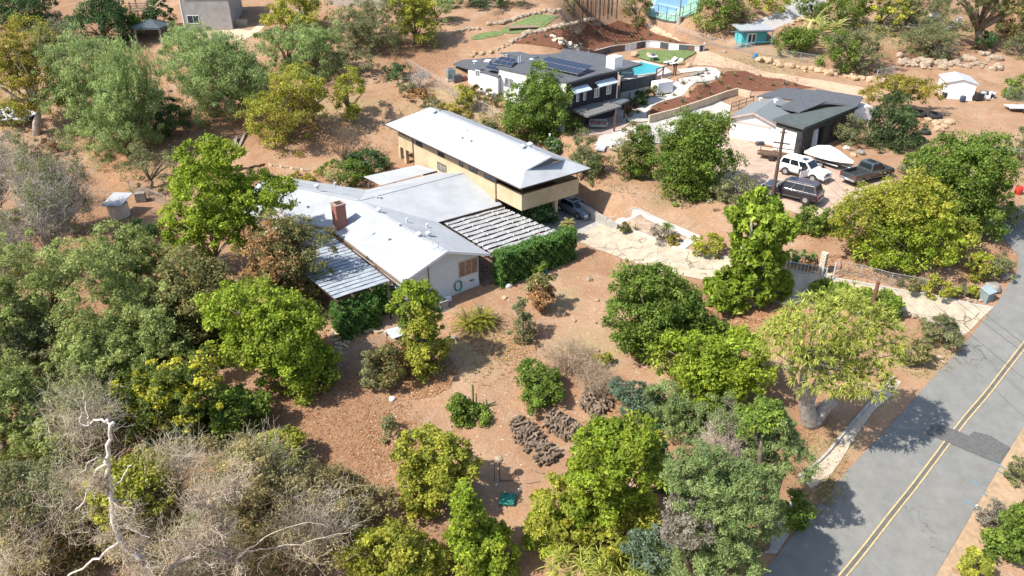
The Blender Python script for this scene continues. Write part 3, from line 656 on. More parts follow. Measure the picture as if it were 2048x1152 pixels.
# white box chimney, roof bits
q = onplane(1228, 135, *r['d1']); ch = MB().box(q+Vector((0,0,.6)), 1.5, 1.3, 1.5, D.a).build('chimney', M_white2, root)
q = onplane(991, 113, *r['d1'])
for px, py in ((975, 124),): 
    q = onplane(px, py, P(906,127.5,5.4), P(997,154,5.4), P(1000,97,5.7)); MB().box(q+Vector((0,0,.15)), 1.2, .7, .12, D.a+.6).build('skylight', M_white2, root)
for px, py, h in ((995,115,1.3),(1037,128,.9),(1041,126,.9)):
    q = onplane(px, py, *r['d1']); MB().tube([q-Vector((0,0,.2)), q+Vector((0,0,h))], .07, 6).build('vent_pipe', M_metal, root)
for px, py in ((1015,112),(1063,121),(950,125),(1030,113)):
    q = onplane(px, py, *r['d1']); MB().lathe(q, [(.2,-.1),(.2,.12),(.35,.18),(.1,.3)], 10).build('roof_vent', M_metal, root)
# solar arrays: each panel its own part
M_solar = mat('solar_cell', (.020, .024, .045), .22, .1, 2, 0, .6); M_sfr = mat('solar_frame', (.22,.22,.24), .4)
def array(c0, c1, c2, c3, nx, ny, z0, z1, label):
    A, B, Cc, Dd = P(*c0, z0), P(*c1, z0), P(*c2, z1), P(*c3, z1)     # near-left, near-right, far-right, far-left
    B = A+(Cc-Dd).normalized()*(B-A).length
    for j in range(ny):
        for i in range(nx):
            def q(u, v): return A.lerp(B, u).lerp(Dd.lerp(Cc, u), v)
            g = .012; u0, u1, v0, v1 = i/nx+g/2, (i+1)/nx-g/2, j/ny+g, (j+1)/ny-g
            pts = [q(u0,v0), q(u1,v0), q(u1,v1), q(u0,v1)]
            o = MB().slab([p-Vector((0,0,.005)) for p in pts], .05).build('solar_panel', M_sfr, root, org=pts[0])
            c = sum(pts, Vector())/4; s = MB().slab([c+(p-c)*.95+Vector((0,0,.006)) for p in pts], .01).build('cell_sheet', M_solar, o)
array((1060.5,127.5),(1153,149),(1187,131),(1098,112.5), 10, 2, 6.75, 7.1, '')
array((969.5,136),(996,141.5),(1008,130),(981,124.5), 3, 2, 5.9, 6.2, '')
array((985,126),(1019,134),(1034,118),(1003,112.5), 3, 2, 6.5, 6.9, '')
# patio roofs with posts
pr_ = thing('patio_cover', 'dark flat patio cover on brown posts below the black siding', 'patio cover', D.p(4, -2, .6))
MB().slab([P(1134,214,3.45), P(1170,231,3.2), P(1177,232,3.2), P(1243,211.5,3.2), P(1214,202,3.4)], .2).build('roof_sheet', mat('grey_felt', (.17,.165,.155), .9, .15), pr_)
for px, py in ((1228,264),(1155,250),(1167,258)):
    g = G(px, py); t = PV(px, py, g.y); MB().beam(g-Vector((0,0,.2)), (g.x, g.y, Z(3.1)), .2, .2).build('post', M_postw, pr_)
p2 = thing('patio_cover', 'small dark lean-to roof with two brown posts beside the garden path', 'patio cover', D.p(8, -1.5, .8))
MB().slab([P(1205,203,3.5), P(1239,195,3.5), P(1259,199.5,3.3), P(1243,207,3.3)], .18).build('roof_sheet', mat('grey_felt2', (.13,.14,.15), .9, .15), p2)
for px, py in ((1248,238),(1256,232)):
    g = G(px, py); MB().beam(g-Vector((0,0,.2)), (g.x, g.y, Z(3.2)), .18, .18).build('post', M_postw, p2)
pts = [G(*q) for q in ((1160,252),(1165,272),(1228,268),(1262,246),(1240,222),(1150,232))]
MB().prism([(p.x, p.y) for p in pts], -4, -1.27).build('patio_deck', mat('patio_tan', (.40,.31,.25), .9, .15, 2), None, kind='structure')
pts = [G(*q) for q in ((1160,268),(1166,280),(1240,274),(1276,247),(1266,245),(1228,270))]
MB().prism([(p.x, p.y) for p in pts], -4, -1.42).build('patio_step', M_walk, None, kind='structure')
# pool terrace
T = 3.0
pool = [(1241,139),(1283,123.5),(1327,134),(1312,146.5),(1275.5,151),(1243,150)]
deckp = [(1235,135),(1245,163),(1243,166),(1312,151),(1345,143),(1330,131),(1286,119),(1262,120)]
MB().prism([(P(*q, T).x, P(*q, T).y) for q in deckp], -3, Z(T)-.08).build('pool_terrace', M_walk, None, kind='structure')
import bmesh
def flat(name, pts, z, m, kind='structure'):
    return tag(MB().slab([P(*q, z) for q in pts], .05).build(name, m), kind=kind)
M_water = mat('pool_water', (.02,.34,.36), .05, .12, 1.5, .35, .5, bscale=5)
o = flat('pool_water', pool, T+.02, M_water); o['label'] = 'turquoise swimming pool water'
rim = []
for i in range(len(pool)):
    a, b = P(*pool[i], T), P(*pool[(i+1) % len(pool)], T); MB().beam(a, b, .35, .14).build('pool_coping', M_walk, None, kind='structure')
tw = thing('retaining_wall', 'long pool terrace wall with dark boards above pale block', 'wall', P(1275, 190, 1))
A, B = P(1243,166,T), P(1312,151,T)
MB().beam((A.x,A.y,Z(2.55)), (B.x,B.y,Z(2.55)), .25, 1.45).build('dark_band', mat('dark_board', (.08,.085,.08), .8, .2), tw)
MB().beam((A.x,A.y,Z(.7)), (B.x,B.y,Z(.7)), .22, 2.6).build('block_band', mat('pale_block', (.40,.40,.37), .9, .1), tw)
rl = thing('railing', 'brown post and rail fence at the end of the pool terrace', 'railing', P(1312,160,2.5))
A, B = P(1313,148,3.3), P(1352,137,3.3)
MB().beam(A+Vector((0,0,.7)), B+Vector((0,0,.7)), .14, .1).build('rail', M_postw, rl)
for t in (0, .33, .9, 1): q = A.lerp(B, t); MB().beam(q-Vector((0,0,1.1)), q+Vector((0,0,.7)), .16, .16).build('post', M_postw, rl)
MB().box(P(1324,173,1.9), 2.6, 1.5, 1.5, .5).build('storage_box', M_white2, None, label='white flat-topped storage box at the foot of the pool railing', cat='box')
fp = thing('deck_platform', 'grey timber walkway beside the white garden path', 'walkway', G(1350,165))
for i in range(9):
    a = G(1325, 172).lerp(G(1405, 146), (i+.1)/9); b = G(1325, 172).lerp(G(1405, 146), (i+.9)/9)
    MB().beam(a+Vector((0,0,.25)), b+Vector((0,0,.25)), .9, .08).build('plank', M_gwood, fp)
# curved wall behind pool
cw = thing('garden_wall', 'curved low white and grey wall with dark panels behind the pool lawn', 'wall', G(1300, 100))
path = smoothpoly([tuple(G(*q)) for q in ((1177,111),(1220,106),(1262,100),(1290,95),(1320,96),(1375,103),(1405,103),(1407,98))], 3, False)
cols = [mat('dark_panel', (.07,.075,.08), .6), mat('white_panel', (.70,.69,.66), .7), mat('brown_panel', (.16,.10,.08), .7)]
seq = [2,2,0,2,2,1,1,2,0,1,1,1,0,1,0,2,1,0,1,1,0]
for i in range(len(path)-1):
    a, b = Vector(path[i]), Vector(path[i+1])
    MB().beam((a.x,a.y,H(a.x,a.y)+.45), (b.x,b.y,H(b.x,b.y)+.45), .14, 1.0).build('wall_panel', cols[seq[i % len(seq)]], cw)
    MB().beam((a.x,a.y,H(a.x,a.y)+.98), (b.x,b.y,H(b.x,b.y)+.98), .2, .07).build('wall_cap', M_walk, cw)
rw = thing('retaining_wall', 'long low tan retaining wall below the lower mulch bed', 'wall', G(1370, 220))
path = [G(*q) for q in ((1297,246),(1350,232),(1400,215),(1450,197),(1474,190))]
for a, b in zip(path, path[1:]): MB().beam((a.x,a.y,a.z+.3), (b.x,b.y,b.z+.3), .25, 1.3).build('wall_section', M_tan, rw)
a, b = G(1474,190), G(1500,196); MB().beam((a.x,a.y,a.z+.3), (b.x,b.y,b.z+.3), .25, 1.2).build('wall_section', M_tan, rw)
KK[0] = 1.147
# ------------------------------------------------------------------ garage, sheds, far houses
root = thing('garage', 'white two-car garage with grey gable roof and a black lean-to beside it', 'garage', G(1540, 262))
g0, g1 = G(1462,274), G(1541,290); az = math.atan2(g1.y-g0.y, g1.x-g0.x)
GA = Fr((g0.x, g0.y), az); gw_ = (g1-g0).length*1.08; zb = Z(1.1); M_groof = mat('grey_shingle', (.20,.215,.22), .9, .1, 6, .3, .1)
gable(GA, 'wall', M_nw, root, -.3, gw_-.1, 0, .2, zb-1, Z(3.45), Z(4.25))
fbox(GA, 'wall', M_nw, root, -.3, -.1, .21, 7.5, zb-1, Z(3.45)); 
fbox(GA, 'wall', M_nw, root, gw_-.3, gw_-.1, .21, 7.5, zb-1, Z(3.45))
hx = gw_/2-.2
roofp('g1', M_groof, root, GA.pts((-.7,-.35,Z(3.4)),(hx,-.35,Z(4.35)),(hx,8.0,Z(4.35)),(-.7,8.0,Z(3.4))), .15)
roofp('g2', M_groof, root, GA.pts((hx+.004,-.35,Z(4.35)),(gw_+.3,-.35,Z(3.4)),(gw_+.3,8.0,Z(3.4)),(hx+.004,8.0,Z(4.35))), .15)
for a, b in (((-.7,-.37,Z(3.34)),(hx,-.37,Z(4.29))),((hx,-.37,Z(4.29)),(gw_+.3,-.37,Z(3.34)))): MB().beam(GA.p(*a), GA.p(*b), .05, .2).build('fascia', mat('pink_trim', (.45,.34,.30), .7), root)
gd = fbox(GA, 'garage_door', M_white2, root, .45, gw_-.85, -.05, -.003, zb-.1, zb+2.15)
for k in range(1, 4): 
    MB().beam(GA.p(.45, -.055, zb+.5*k), GA.p(gw_-.85, -.055, zb+.5*k), .02, .03).build('door_groove', mat('groove_grey', (.5,.5,.5), .7), gd)
fbox(GA, 'door_frame', mat('pink_trim', (.45,.34,.30)), root, .3, gw_-.7, -.06, -.002, zb+2.15, zb+2.35)
# lean-to: dark roof polygon from picture, walls under it
a, b, c = P(1545.4,237.9,4.3), P(1607.5,255.5,4.3), P(1716.5,212,4.3); d = P(1645,204,Z(4.35))
roofp('g3', mat('green_black_felt', (.095,.11,.105), .9, .12, 1.5, .2, .1), root, [a, b, c, d], .25, label='green-black flat roof of the lean-to')
roofp('g4', M_droof, root, [P(1513.8,192,3.9), P(1567.7,174.6,3.9), P(1625,180,3.9), P(1632,181.5,3.9), P(1632,178,3.9), P(1726,193,3.9), P(1716,211.5,3.9), P(1645,203,3.9), P(1600,200,3.9)], .2)
roofp('g5', M_droof, root, [P(1556,214,4.0), P(1595,196,4.0), P(1650,204,4.0), P(1600,224,4.0)], .15)
ab = (b-a).normalized(); bc = (c-b).normalized()
i0 = a+ab*.4+bc*.5; i1 = b-ab*.3+bc*.5; i2 = c-ab*.3-bc*.3
M_blackw = mat('black_wall', (.045,.042,.04), .8, .2)
MB().beam((i0.x,i0.y,Z(2.4)), (i1.x,i1.y,Z(2.4)), .2, 3.8).build('wall', M_nw, root)
L_ = (i2-i1).length
def seg(s0, s1, z0, z1, m=M_blackw):
    p, q = i1.lerp(i2, s0), i1.lerp(i2, s1); MB().beam((p.x,p.y,Z((z0+z1)/2)), (q.x,q.y,Z((z0+z1)/2)), .2, (z1-z0)*KK[0]).build('wall', m, root)
for s0, s1, z0, z1 in ((0,.2,0,4.05),(.2,.42,0,1.7),(.2,.42,3.5,4.05),(.42,.55,0,4.05),(.55,.78,0,1.9),(.55,.78,3.4,4.05),(.78,1,0,4.05)): seg(s0, s1, z0, z1)
p, q = i0+ab*2.0, i1; MB().beam(Vector((i1.x-ab.x*.55,i1.y-ab.y*.55,Z(2.3)))-bc*.12, Vector((i1.x,i1.y,Z(2.3)))-bc*.12, .12, 3.9).build('corner_board', M_blackw, root)
MB().beam(Vector((i0.x,i0.y,Z(3.8)))-bc*.13, Vector((i1.x,i1.y,Z(3.8)))-bc*.13, .1, .5).build('fascia', M_blackw, root)
qq = Vector((i1.x,i1.y,Z(2.9)))-ab*.3-bc*.2; MB().tube([qq, qq-bc*.06], .22, 14).build('round_sign', M_blk, root)
for px, py in ((1521,199),(1551,202.5)): q = onplane(px, py+1, *r['g1'][:3]); MB().lathe(q, [(.2,-.1),(.2,.15),(.3,.2),(.1,.35)], 10).build('roof_vent', M_plas, root)
# half-round white container behind
root = thing('storage_tent', 'white round-topped storage tent behind the black lean-to', 'tent', G(1735, 240))
q = P(1732,222,2.6); pr2 = [(-1.9+3.8*i/12, .0) for i in range(13)]
prof = [(-1.9, -2.2)]+[(-1.9*math.cos(math.pi*i/10), .9*math.sin(math.pi*i/10)) for i in range(11)]+[(1.9, -2.2)]
fr = Fr((q.x, q.y), .25); vs = [fr.p(x, y, Z(2.3)+z) for y in (0, 5) for x, z in prof]; n = len(prof)
MB().add(vs, [tuple(range(n-1,-1,-1)), tuple(range(n, 2*n))]+[(i, i+n, (i+1)%n+n, (i+1)%n)[::-1] for i in range(n)]).build('tent_cover', M_white2, root)
fbox(fr, 'door_flap', M_plas, root, -.9, .9, -.04, 0, Z(.5), Z(2.4))
P = P0
def shed(name, label, cat, px, py, az, w, d, h, wm, rm, over=.2, rise=.4, gab=False, door=True, dm=None, kw=None):
    g = G(px, py); fr = Fr((g.x, g.y), az); root = thing(name, label, cat, fr.p(w/2, d/2, g.z))
    if gab: gable(fr, 'wall', wm, root, 0, w, 0, d, g.z-.6, g.z+h, g.z+h+rise)
    else: fr.poly(MB(), 0, w, 0, d, g.z-.6, g.z+h).build('wall', wm, root)
    if gab:
        roofp('_', rm, root, fr.pts((-over,-over,g.z+h-.02),(w/2,-over,g.z+h+rise+.1),(w/2,d+over,g.z+h+rise+.1),(-over,d+over,g.z+h-.02)), .08)
        roofp('_', rm, root, fr.pts((w/2+.003,-over,g.z+h+rise+.1),(w+over,-over,g.z+h-.02),(w+over,d+over,g.z+h-.02),(w/2+.003,d+over,g.z+h+rise+.1)), .08)
    else:
        roofp('_', rm, root, fr.pts((-over,-over,g.z+h+.15),(w+over,-over,g.z+h+.15),(w+over,d+over,g.z+h+.15+rise),(-over,d+over,g.z+h+.15+rise)), .12)
    if door: fbox(fr, 'door', dm or M_white2, root, w*.4, w*.4+.9, -.04, -.003, g.z, g.z+1.9)
    return root, fr, g
shed('shed', 'small white shed with a grey gabled roof on the open dirt at right', 'shed', 1886, 197, -.25, 3.6, 4.2, 2.2, M_white2, mat('shed_roof', (.45,.47,.5), .7), gab=True, dm=mat('shed_door', (.7,.7,.7), .6))
M_turq = mat('turquoise_paint', (.10,.42,.46), .7, .1)
root, fr, g = shed('shed', 'turquoise shed with white double doors and a porch under dark trees', 'shed', 1482, 92, .15, 4.0, 2.8, 2.3, M_turq, mat('shed_roof2', (.33,.35,.36), .7), over=.6, rise=.3, door=False)
fbox(fr, 'double_door', M_white2, root, .9, 2.3, -.05, -.003, g.z, g.z+1.9)
for x in (1.05, 1.7): fbox(fr, 'pane', M_glass, root, x, x+.45, -.07, -.051, g.z+.6, g.z+1.7)
for x in (-1.4, .2, 4.3):
    MB().beam(fr.p(x,-1.3,g.z-.5), fr.p(x,-1.3,g.z+2.3), .1, .1).build('post', M_turq, root)
MB().beam(fr.p(-1.4,-1.3,g.z+.8), fr.p(4.3,-1.3,g.z+.8), .06, .06).build('rail', M_turq, root)
fbox(fr, 'porch_deck', M_gwood, root, -1.5, 4.4, -1.4, -.01, g.z-.3, g.z-.02)
fbox(fr, 'porch_roof', M_droof, root, -2.4, 4.5, -1.5, -.62, g.z+2.35, g.z+2.45)
# house top left
root = thing('house', 'grey stucco two-storey house cut off by the top edge at left', 'house', G(385, 62))
g = G(372, 64); Hf = Fr((g.x, g.y), .10); M_gs = mat('grey_stucco', (.34,.31,.29), .9, .12, 1.2, .3, .1)
fbox(Hf, 'wall', M_gs, root, 0, 6.4, 0, 8, g.z-1, g.z+5.6)
fbox(Hf, 'roof', M_droof, root, -.4, 6.8, -.5, 8.4, g.z+5.61, g.z+5.9)
window(root, Hf.p(.5, -.004, g.z+1.1), Hf.x, 1.6, 1.1, 2, M_white2)
window(root, Hf.p(.4, -.004, g.z+4.2), Hf.x, 1.7, 1.2, 2, M_white2)
fbox(Hf, 'corner_trim', M_white2, root, -.12, .0, -.05, .3, g.z-.5, g.z+5.6)
st = thing('staircase', 'pale outdoor staircase with low side walls right of the grey house', 'stairs', G(440, 55))
A = G(428, 60)
for i in range(8): MB().box(A+Vector((.1+.05*i,i*.35,-.1+i*.17)), 1.3, .36, .5, .1).build('step', M_walk, st)
MB().box(A+Vector((2.6,1.5,.4)), 3.4, .25, 1.6, .1).build('side_wall', mat('mottled_block', (.36,.31,.25), .9, .3, 4), st)
dk = thing('deck', 'raised brown wooden deck with railings left of the grey house', 'deck', G(285, 60))
A = G(272, 68); df = Fr((A.x, A.y), .1)
for x in (0, 2.3):
    for y in (0, 2.5): MB().beam(df.p(x,y,A.z-.5), df.p(x,y,A.z+4.2), .18, .18).build('post', M_wood, dk)
for k in range(7): fbox(df, 'deck_board', M_wood, dk, -.2, 2.5, -.2+k*.42, .17+k*.42, A.z+3.0, A.z+3.1)
for z in (3.4,3.7,4.0): MB().beam(df.p(-.1,-.1,A.z+z), df.p(2.4,-.1,A.z+z), .06, .12).build('rail', M_wood, dk)
MB().beam(df.p(2.5,0,A.z+3), df.p(5.2,1.5,A.z+5.2), .9, .15).build('stair_ramp', M_wood, dk)
gz_ = thing('gazebo', 'dark canopy gazebo with tied curtains below the grey house', 'gazebo', G(300, 92))
A = G(274, 88); gf = Fr((A.x, A.y), -.05)
for x in (0, 3.4):
    for y in (0, 3.4): 
        MB().beam(gf.p(x,y,A.z-.4), gf.p(x,y,A.z+2.2), .12, .12).build('post', M_dmetal, gz_)
        MB().lathe(gf.p(x+.15,y,A.z), [(.22,0),(.12,.9),(.1,1.2),(.25,2.1)], 8).build('curtain', mat('grey_cloth', (.32,.28,.24), .9, .2), gz_)
c = gf.p(1.7,1.7,A.z+3.0); cs = gf.pts((-.4,-.4,A.z+2.2),(3.8,-.4,A.z+2.2),(3.8,3.8,A.z+2.2),(-.4,3.8,A.z+2.2))
MB().add(cs+[c]+[p-Vector((0,0,.25)) for p in cs], [(0,1,4),(1,2,4),(2,3,4),(3,0,4),(0,5,6,1),(1,6,7,2),(2,7,8,3),(3,8,5,0)]).build('canopy', mat('dark_canopy', (.07,.09,.10), .8), gz_)
# corner structure at left edge, far roofs at the top edge
lw = thing('lean_to', 'white sheeting laid over a low frame at the left picture edge', 'lean-to', G(20, 245))
A = G(5, 250)
MB().slab([A+Vector((-3,-.5,.9)), A+Vector((3.2,-.8,.8)), A+Vector((3.6,1.6,1.0)), A+Vector((0,3.4,1.5)), A+Vector((-3,3,1.4))], .06).build('sheet', mat('crumpled_sheet', (.55,.57,.60), .6, .25, 1.6, .5, .3, col2=(.25,.27,.3)), lw)
for x, y in ((-2.5,0),(2.8,-.4),(3.2,1.4),(0,3)): MB().beam(A+Vector((x,y,-.5)), A+Vector((x,y,.95)), .1, .1).build('post', M_wood, lw)
fh = thing('house', 'low far house with dark windows partly cut off at the top edge', 'house', G(690, 3))
A = G(655, 10); hf = Fr((A.x, A.y), -.15); fbox(hf, 'wall', mat('far_wall', (.42,.36,.30), .9), fh, 0, 9, 0, 6, A.z-1, A.z+2.6)
roofp('_', M_droof, fh, hf.pts((-.5,-.6,A.z+2.6),(9.5,-.6,A.z+2.6),(9.5,6.5,A.z+3.6),(-.5,6.5,A.z+3.6)), .2)
for x in (1, 4, 6.5): window(fh, hf.p(x, -.004, A.z+1), hf.x, 1.2, 1, 2, M_white2)
pg = thing('pergola', 'dark timber pergola enclosure at the top edge beside the green court', 'pergola', G(1180, 30))
A = G(1148, 32); pf = Fr((A.x, A.y), .12); M_dw = mat('dark_timber', (.07,.05,.04), .8, .3)
for x in np.linspace(0, 6.8, 6):
    for y in (0, 3): MB().beam(pf.p(x,y,A.z-.6), pf.p(x,y,A.z+2.7), .16, .16).build('post', M_dw, pg)
for y in (0, 1.5, 3): MB().beam(pf.p(-.3,y,A.z+2.75), pf.p(7.1,y,A.z+2.75), .12, .2).build('beam', M_dw, pg)
for x in np.linspace(0, 6.8, 12): MB().beam(pf.p(x,-.4,A.z+2.92), pf.p(x,3.4,A.z+2.92), .07, .12).build('rafter', M_gwood, pg)
for x in np.linspace(.05, 6.6, 24): MB().beam(pf.p(x,3.05,A.z-.3), pf.p(x,3.05,A.z+2.0), .2, .05).build('board', M_dw, pg)
for x in np.linspace(.2, 6.5, 12): MB().beam(pf.p(x,-.05,A.z-.3), pf.p(x,-.05,A.z+1.1), .14, .04).build('board', M_dw, pg)
pl = thing('platform', 'low weathered timber platform on the upper lawn by the stone wall', 'platform', G(1050, 60))
A = G(1019, 64); pf = Fr((A.x, A.y), .22)
for k in range(8): fbox(pf, 'plank', M_wood, pl, 0, 4.4, k*.34, k*.34+.31, A.z+.45, A.z+.52)
for x in (.1, 2.2, 4.2):
    for y in (.1, 2.5): MB().beam(pf.p(x,y,A.z-.3), pf.p(x,y,A.z+.44), .15, .15).build('leg', M_dw, pl)
# fences
def chain_fence(label, pxs, h=1.3, col=None, step=2.4, gap=.22):
    m = mat('fence_wire', (.30,.30,.29), .5, .05, 2, 0, .5); path = [G(*q) for q in pxs]
    root = thing('chain_link_fence', label, 'fence', path[len(path)//2]); pts = []
    for a, b in zip(path, path[1:]):
        n = max(1, round((b-a).length/step)); pts += [a.lerp(b, i/n) for i in range(n)]
    pts.append(path[-1])
    for p in pts: p.z = H(p.x, p.y)
    for p in pts: MB().tube([p-Vector((0,0,.3)), p+Vector((0,0,h+.05))], .035, 6).build('post', m, root)
    up = Vector((0,0,1)); mb = MB(); wire = MB()
    for a, b in zip(pts, pts[1:]):
        mb.tube([a+up*h, b+up*h], .025, 5, False)
        L = (b-a).length; k = int(L/gap)
        for i in range(-int(h/gap), k+1):
            for s in (0, 1):
                u0, u1 = i*gap/L, (i*gap+h)/L; z0, z1 = 0, h
                if u0 < 0: z0 += -u0*L; u0 = 0
                if u1 > 1: z1 -= (u1-1)*L; u1 = 1
                if u1 <= u0: continue
                p, q = a.lerp(b, u0 if s == 0 else 1-u0)+up*z0, a.lerp(b, u1 if s == 0 else 1-u1)+up*z1
                d = Vector((.006, -.006, 0)); wire.add([p-d, p+d, q+d, q-d, p+Vector((0,0,.012)), q+Vector((0,0,.012))], [(0,1,2,3),(0,4,5,3),(1,4,5,2)])
    mb.build('top_rail', m, root); wire.build('wire_mesh', m, root, kind='stuff')
chain_fence('chain link fence along the driveway under the big yellow-green tree', [(1668,548),(1720,556),(1780,572),(1848,584)], 1.2)
chain_fence('chain link fence along the brushy bank behind the long yellow building', [(818,140),(860,165),(905,192),(960,222),(1010,250)], 1.3)
chain_fence('chain link fence in front of the turquoise shed', [(1350,68),(1400,84),(1450,98),(1500,108),(1560,118),(1640,130)], 1.3)
chain_fence('chain link fence beside the white-roofed well house', [(262,385),(300,400),(335,415)], 1.3)
chain_fence('chain link fence with wires below the slatted pergola at left', [(668,742),(720,715),(775,688)], 1.1)
chain_fence('chain link fence at the far right edge beside the white shed', [(2010,200),(2048,205),(2090,212)], 1.8)
# court fence
cf = thing('court_fence', 'tall black fence around the green and blue sports court', 'fence', G(1340, 40))
A, B, Cc = G(1298,34), G(1350,46), G(1394,28); pts = [A.lerp(B, t) for t in (0,.33,.66)]+[B.lerp(Cc, t) for t in (0,.33,.66,1)]
for p in pts: MB().tube([p-Vector((0,0,.5)), p+Vector((0,0,2.2))], .06, 6).build('post', M_dmetal, cf)
for a, b in ((A,B),(B,Cc)):
    for z in (.1, 1.1, 2.1): MB().beam(a+Vector((0,0,z)), b+Vector((0,0,z)), .04, .05).build('rail', M_dmetal, cf)
MB().beam(A-Vector((0,0,.3)), B-Vector((0,0,.3)), .2, .9).build('base_wall', mat('dark_block', (.10,.10,.09), .9), cf)
MB().beam(B-Vector((0,0,.3)), Cc-Vector((0,0,.3)), .2, .9).build('base_wall', MATS['dark_block'], cf)
lp = thing('light_pole', 'dark light pole on a round concrete base at the court corner', 'light pole', G(1358, 44))
g = G(1358,44); MB().lathe(g, [(.4,-.3),(.4,.9)], 12).build('base', M_apron, lp); MB().tube([g, g+Vector((0,0,6))], .09, 8).build('pole', M_dmetal, lp)
# well house at left
root = thing('well_house', 'small round pump house with a tilted white sheet roof in the left clearing', 'pump house', G(240, 432))
g = G(240, 430); MB().lathe(g, [(1.0,-.3),(1.0,1.25),(.9,1.3)], 16).build('wall', mat('pump_wall', (.60,.50,.40), .9, .1), root)
MB().slab([g+Vector((-1.1,-1.0,1.45)), g+Vector((.9,-1.1,1.45)), g+Vector((1.3,1.1,2.0)), g+Vector((-.7,1.2,2.0))], .07).build('roof_sheet', M_white, root)
for x in (-.7, .7): MB().beam(g+Vector((x,-.5,1.2)), g+Vector((x,-.5,1.6)), .08, .08).build('strut', M_trimd, root)
root = thing('compost_bin', 'dark slatted bin beside the pump house fence', 'bin', G(283,400))
g = G(283,402)
for k in range(4): MB().box(g+Vector((0,0,.15+.24*k)), 1.0, .8, .2, .3).build('slat', M_gwood, root)
# concrete block pillar by the gate and gate
M_blockp = mat('beige_block', (.56,.50,.38), .9, .1, 3, .2, .1)
root = thing('gate_pillar', 'tall beige pillar of open breeze blocks beside the driveway gate', 'pillar', G(1644, 552))
g = G(1642, 546); gf = Fr((g.x, g.y), .9); z0 = g.z; M_hole = M_dark
fbox(gf, 'footing', M_blockp, root, -.3, .3, -.9, .9, z0-.2, z0+.06)
for k in range(7):
    b_ = fbox(gf, 'breeze_block', M_blockp, root, -.22, .22, -.25, .25, z0+.07+.27*k, z0+.31+.27*k)
    for s in (-1, 1): fbox(gf, 'hole', M_hole, b_, -.1+s*.1-.07, -.1+s*.1+.09, -.256, -.2, z0+.12+.27*k, z0+.26+.27*k)
g2 = g; 
for px, py, l in ((1630,520,'small brick kerb block left of the breeze block pillar'),(1677,530,'small brick kerb block right of the breeze block pillar')):
    MB().box(G(px,py,.12), .25, 1.3, .3, -.35).build('brick_edging', mat('salmon_brick', (.42,.22,.14), .9, .1), None, label=l, cat='edging')
root = thing('driveway_gate', 'thin grey metal gate open across the shaded driveway', 'gate', G(1600,560))
A, B = G(1570,545), G(1650,560)
for z in (.1, 1.1): MB().tube([A+Vector((0,0,z)), B+Vector((0,0,z))], .025, 5).build('rail', M_metal, root)
for i in range(12): q = A.lerp(B, i/11); MB().tube([q+Vector((0,0,.0)), q+Vector((0,0,1.15))], .02 if 0 < i < 11 else .05, 5).build('bar', M_metal, root)
q = G(1665,560); MB().tube([q, q+Vector((0,0,1.7))], .06, 6).build('gate_post', M_metal, root)
# hose pole
g = G(1312, 530); MB().tube([g, g+Vector((0,0,1.9))], .04, 6).build('marker_post', M_metal, None, label='thin grey post at the lower edge of the cracked driveway', cat='post')
# ------------------------------------------------------------------ vegetation
RNG = np.random.default_rng(7)
def unit(v): return v/np.maximum(np.linalg.norm(v, axis=-1, keepdims=True), 1e-6)
def leaf_quads(pos, axis, nrm, L, Wd, col):
    """small leaf facets: pos (n,3) centre, axis long direction, nrm normal"""
    n = len(pos); ax = unit(axis); sd = unit(np.cross(ax, nrm)); L = np.broadcast_to(L, (n,))[:, None]; Wd = np.broadcast_to(Wd, (n,))[:, None]
    V = np.empty((n, 3, 3)); k = RNG.uniform(-.3, .3, (n, 1)); V[:, 0] = pos-ax*L*.5-sd*Wd*(.5+k); V[:, 1] = pos-ax*L*.5+sd*Wd*(.5-k); V[:, 2] = pos+ax*L*.62
    return V.reshape(-1, 3), np.arange(n*3).reshape(n, 3), np.repeat(col, 3, axis=0)
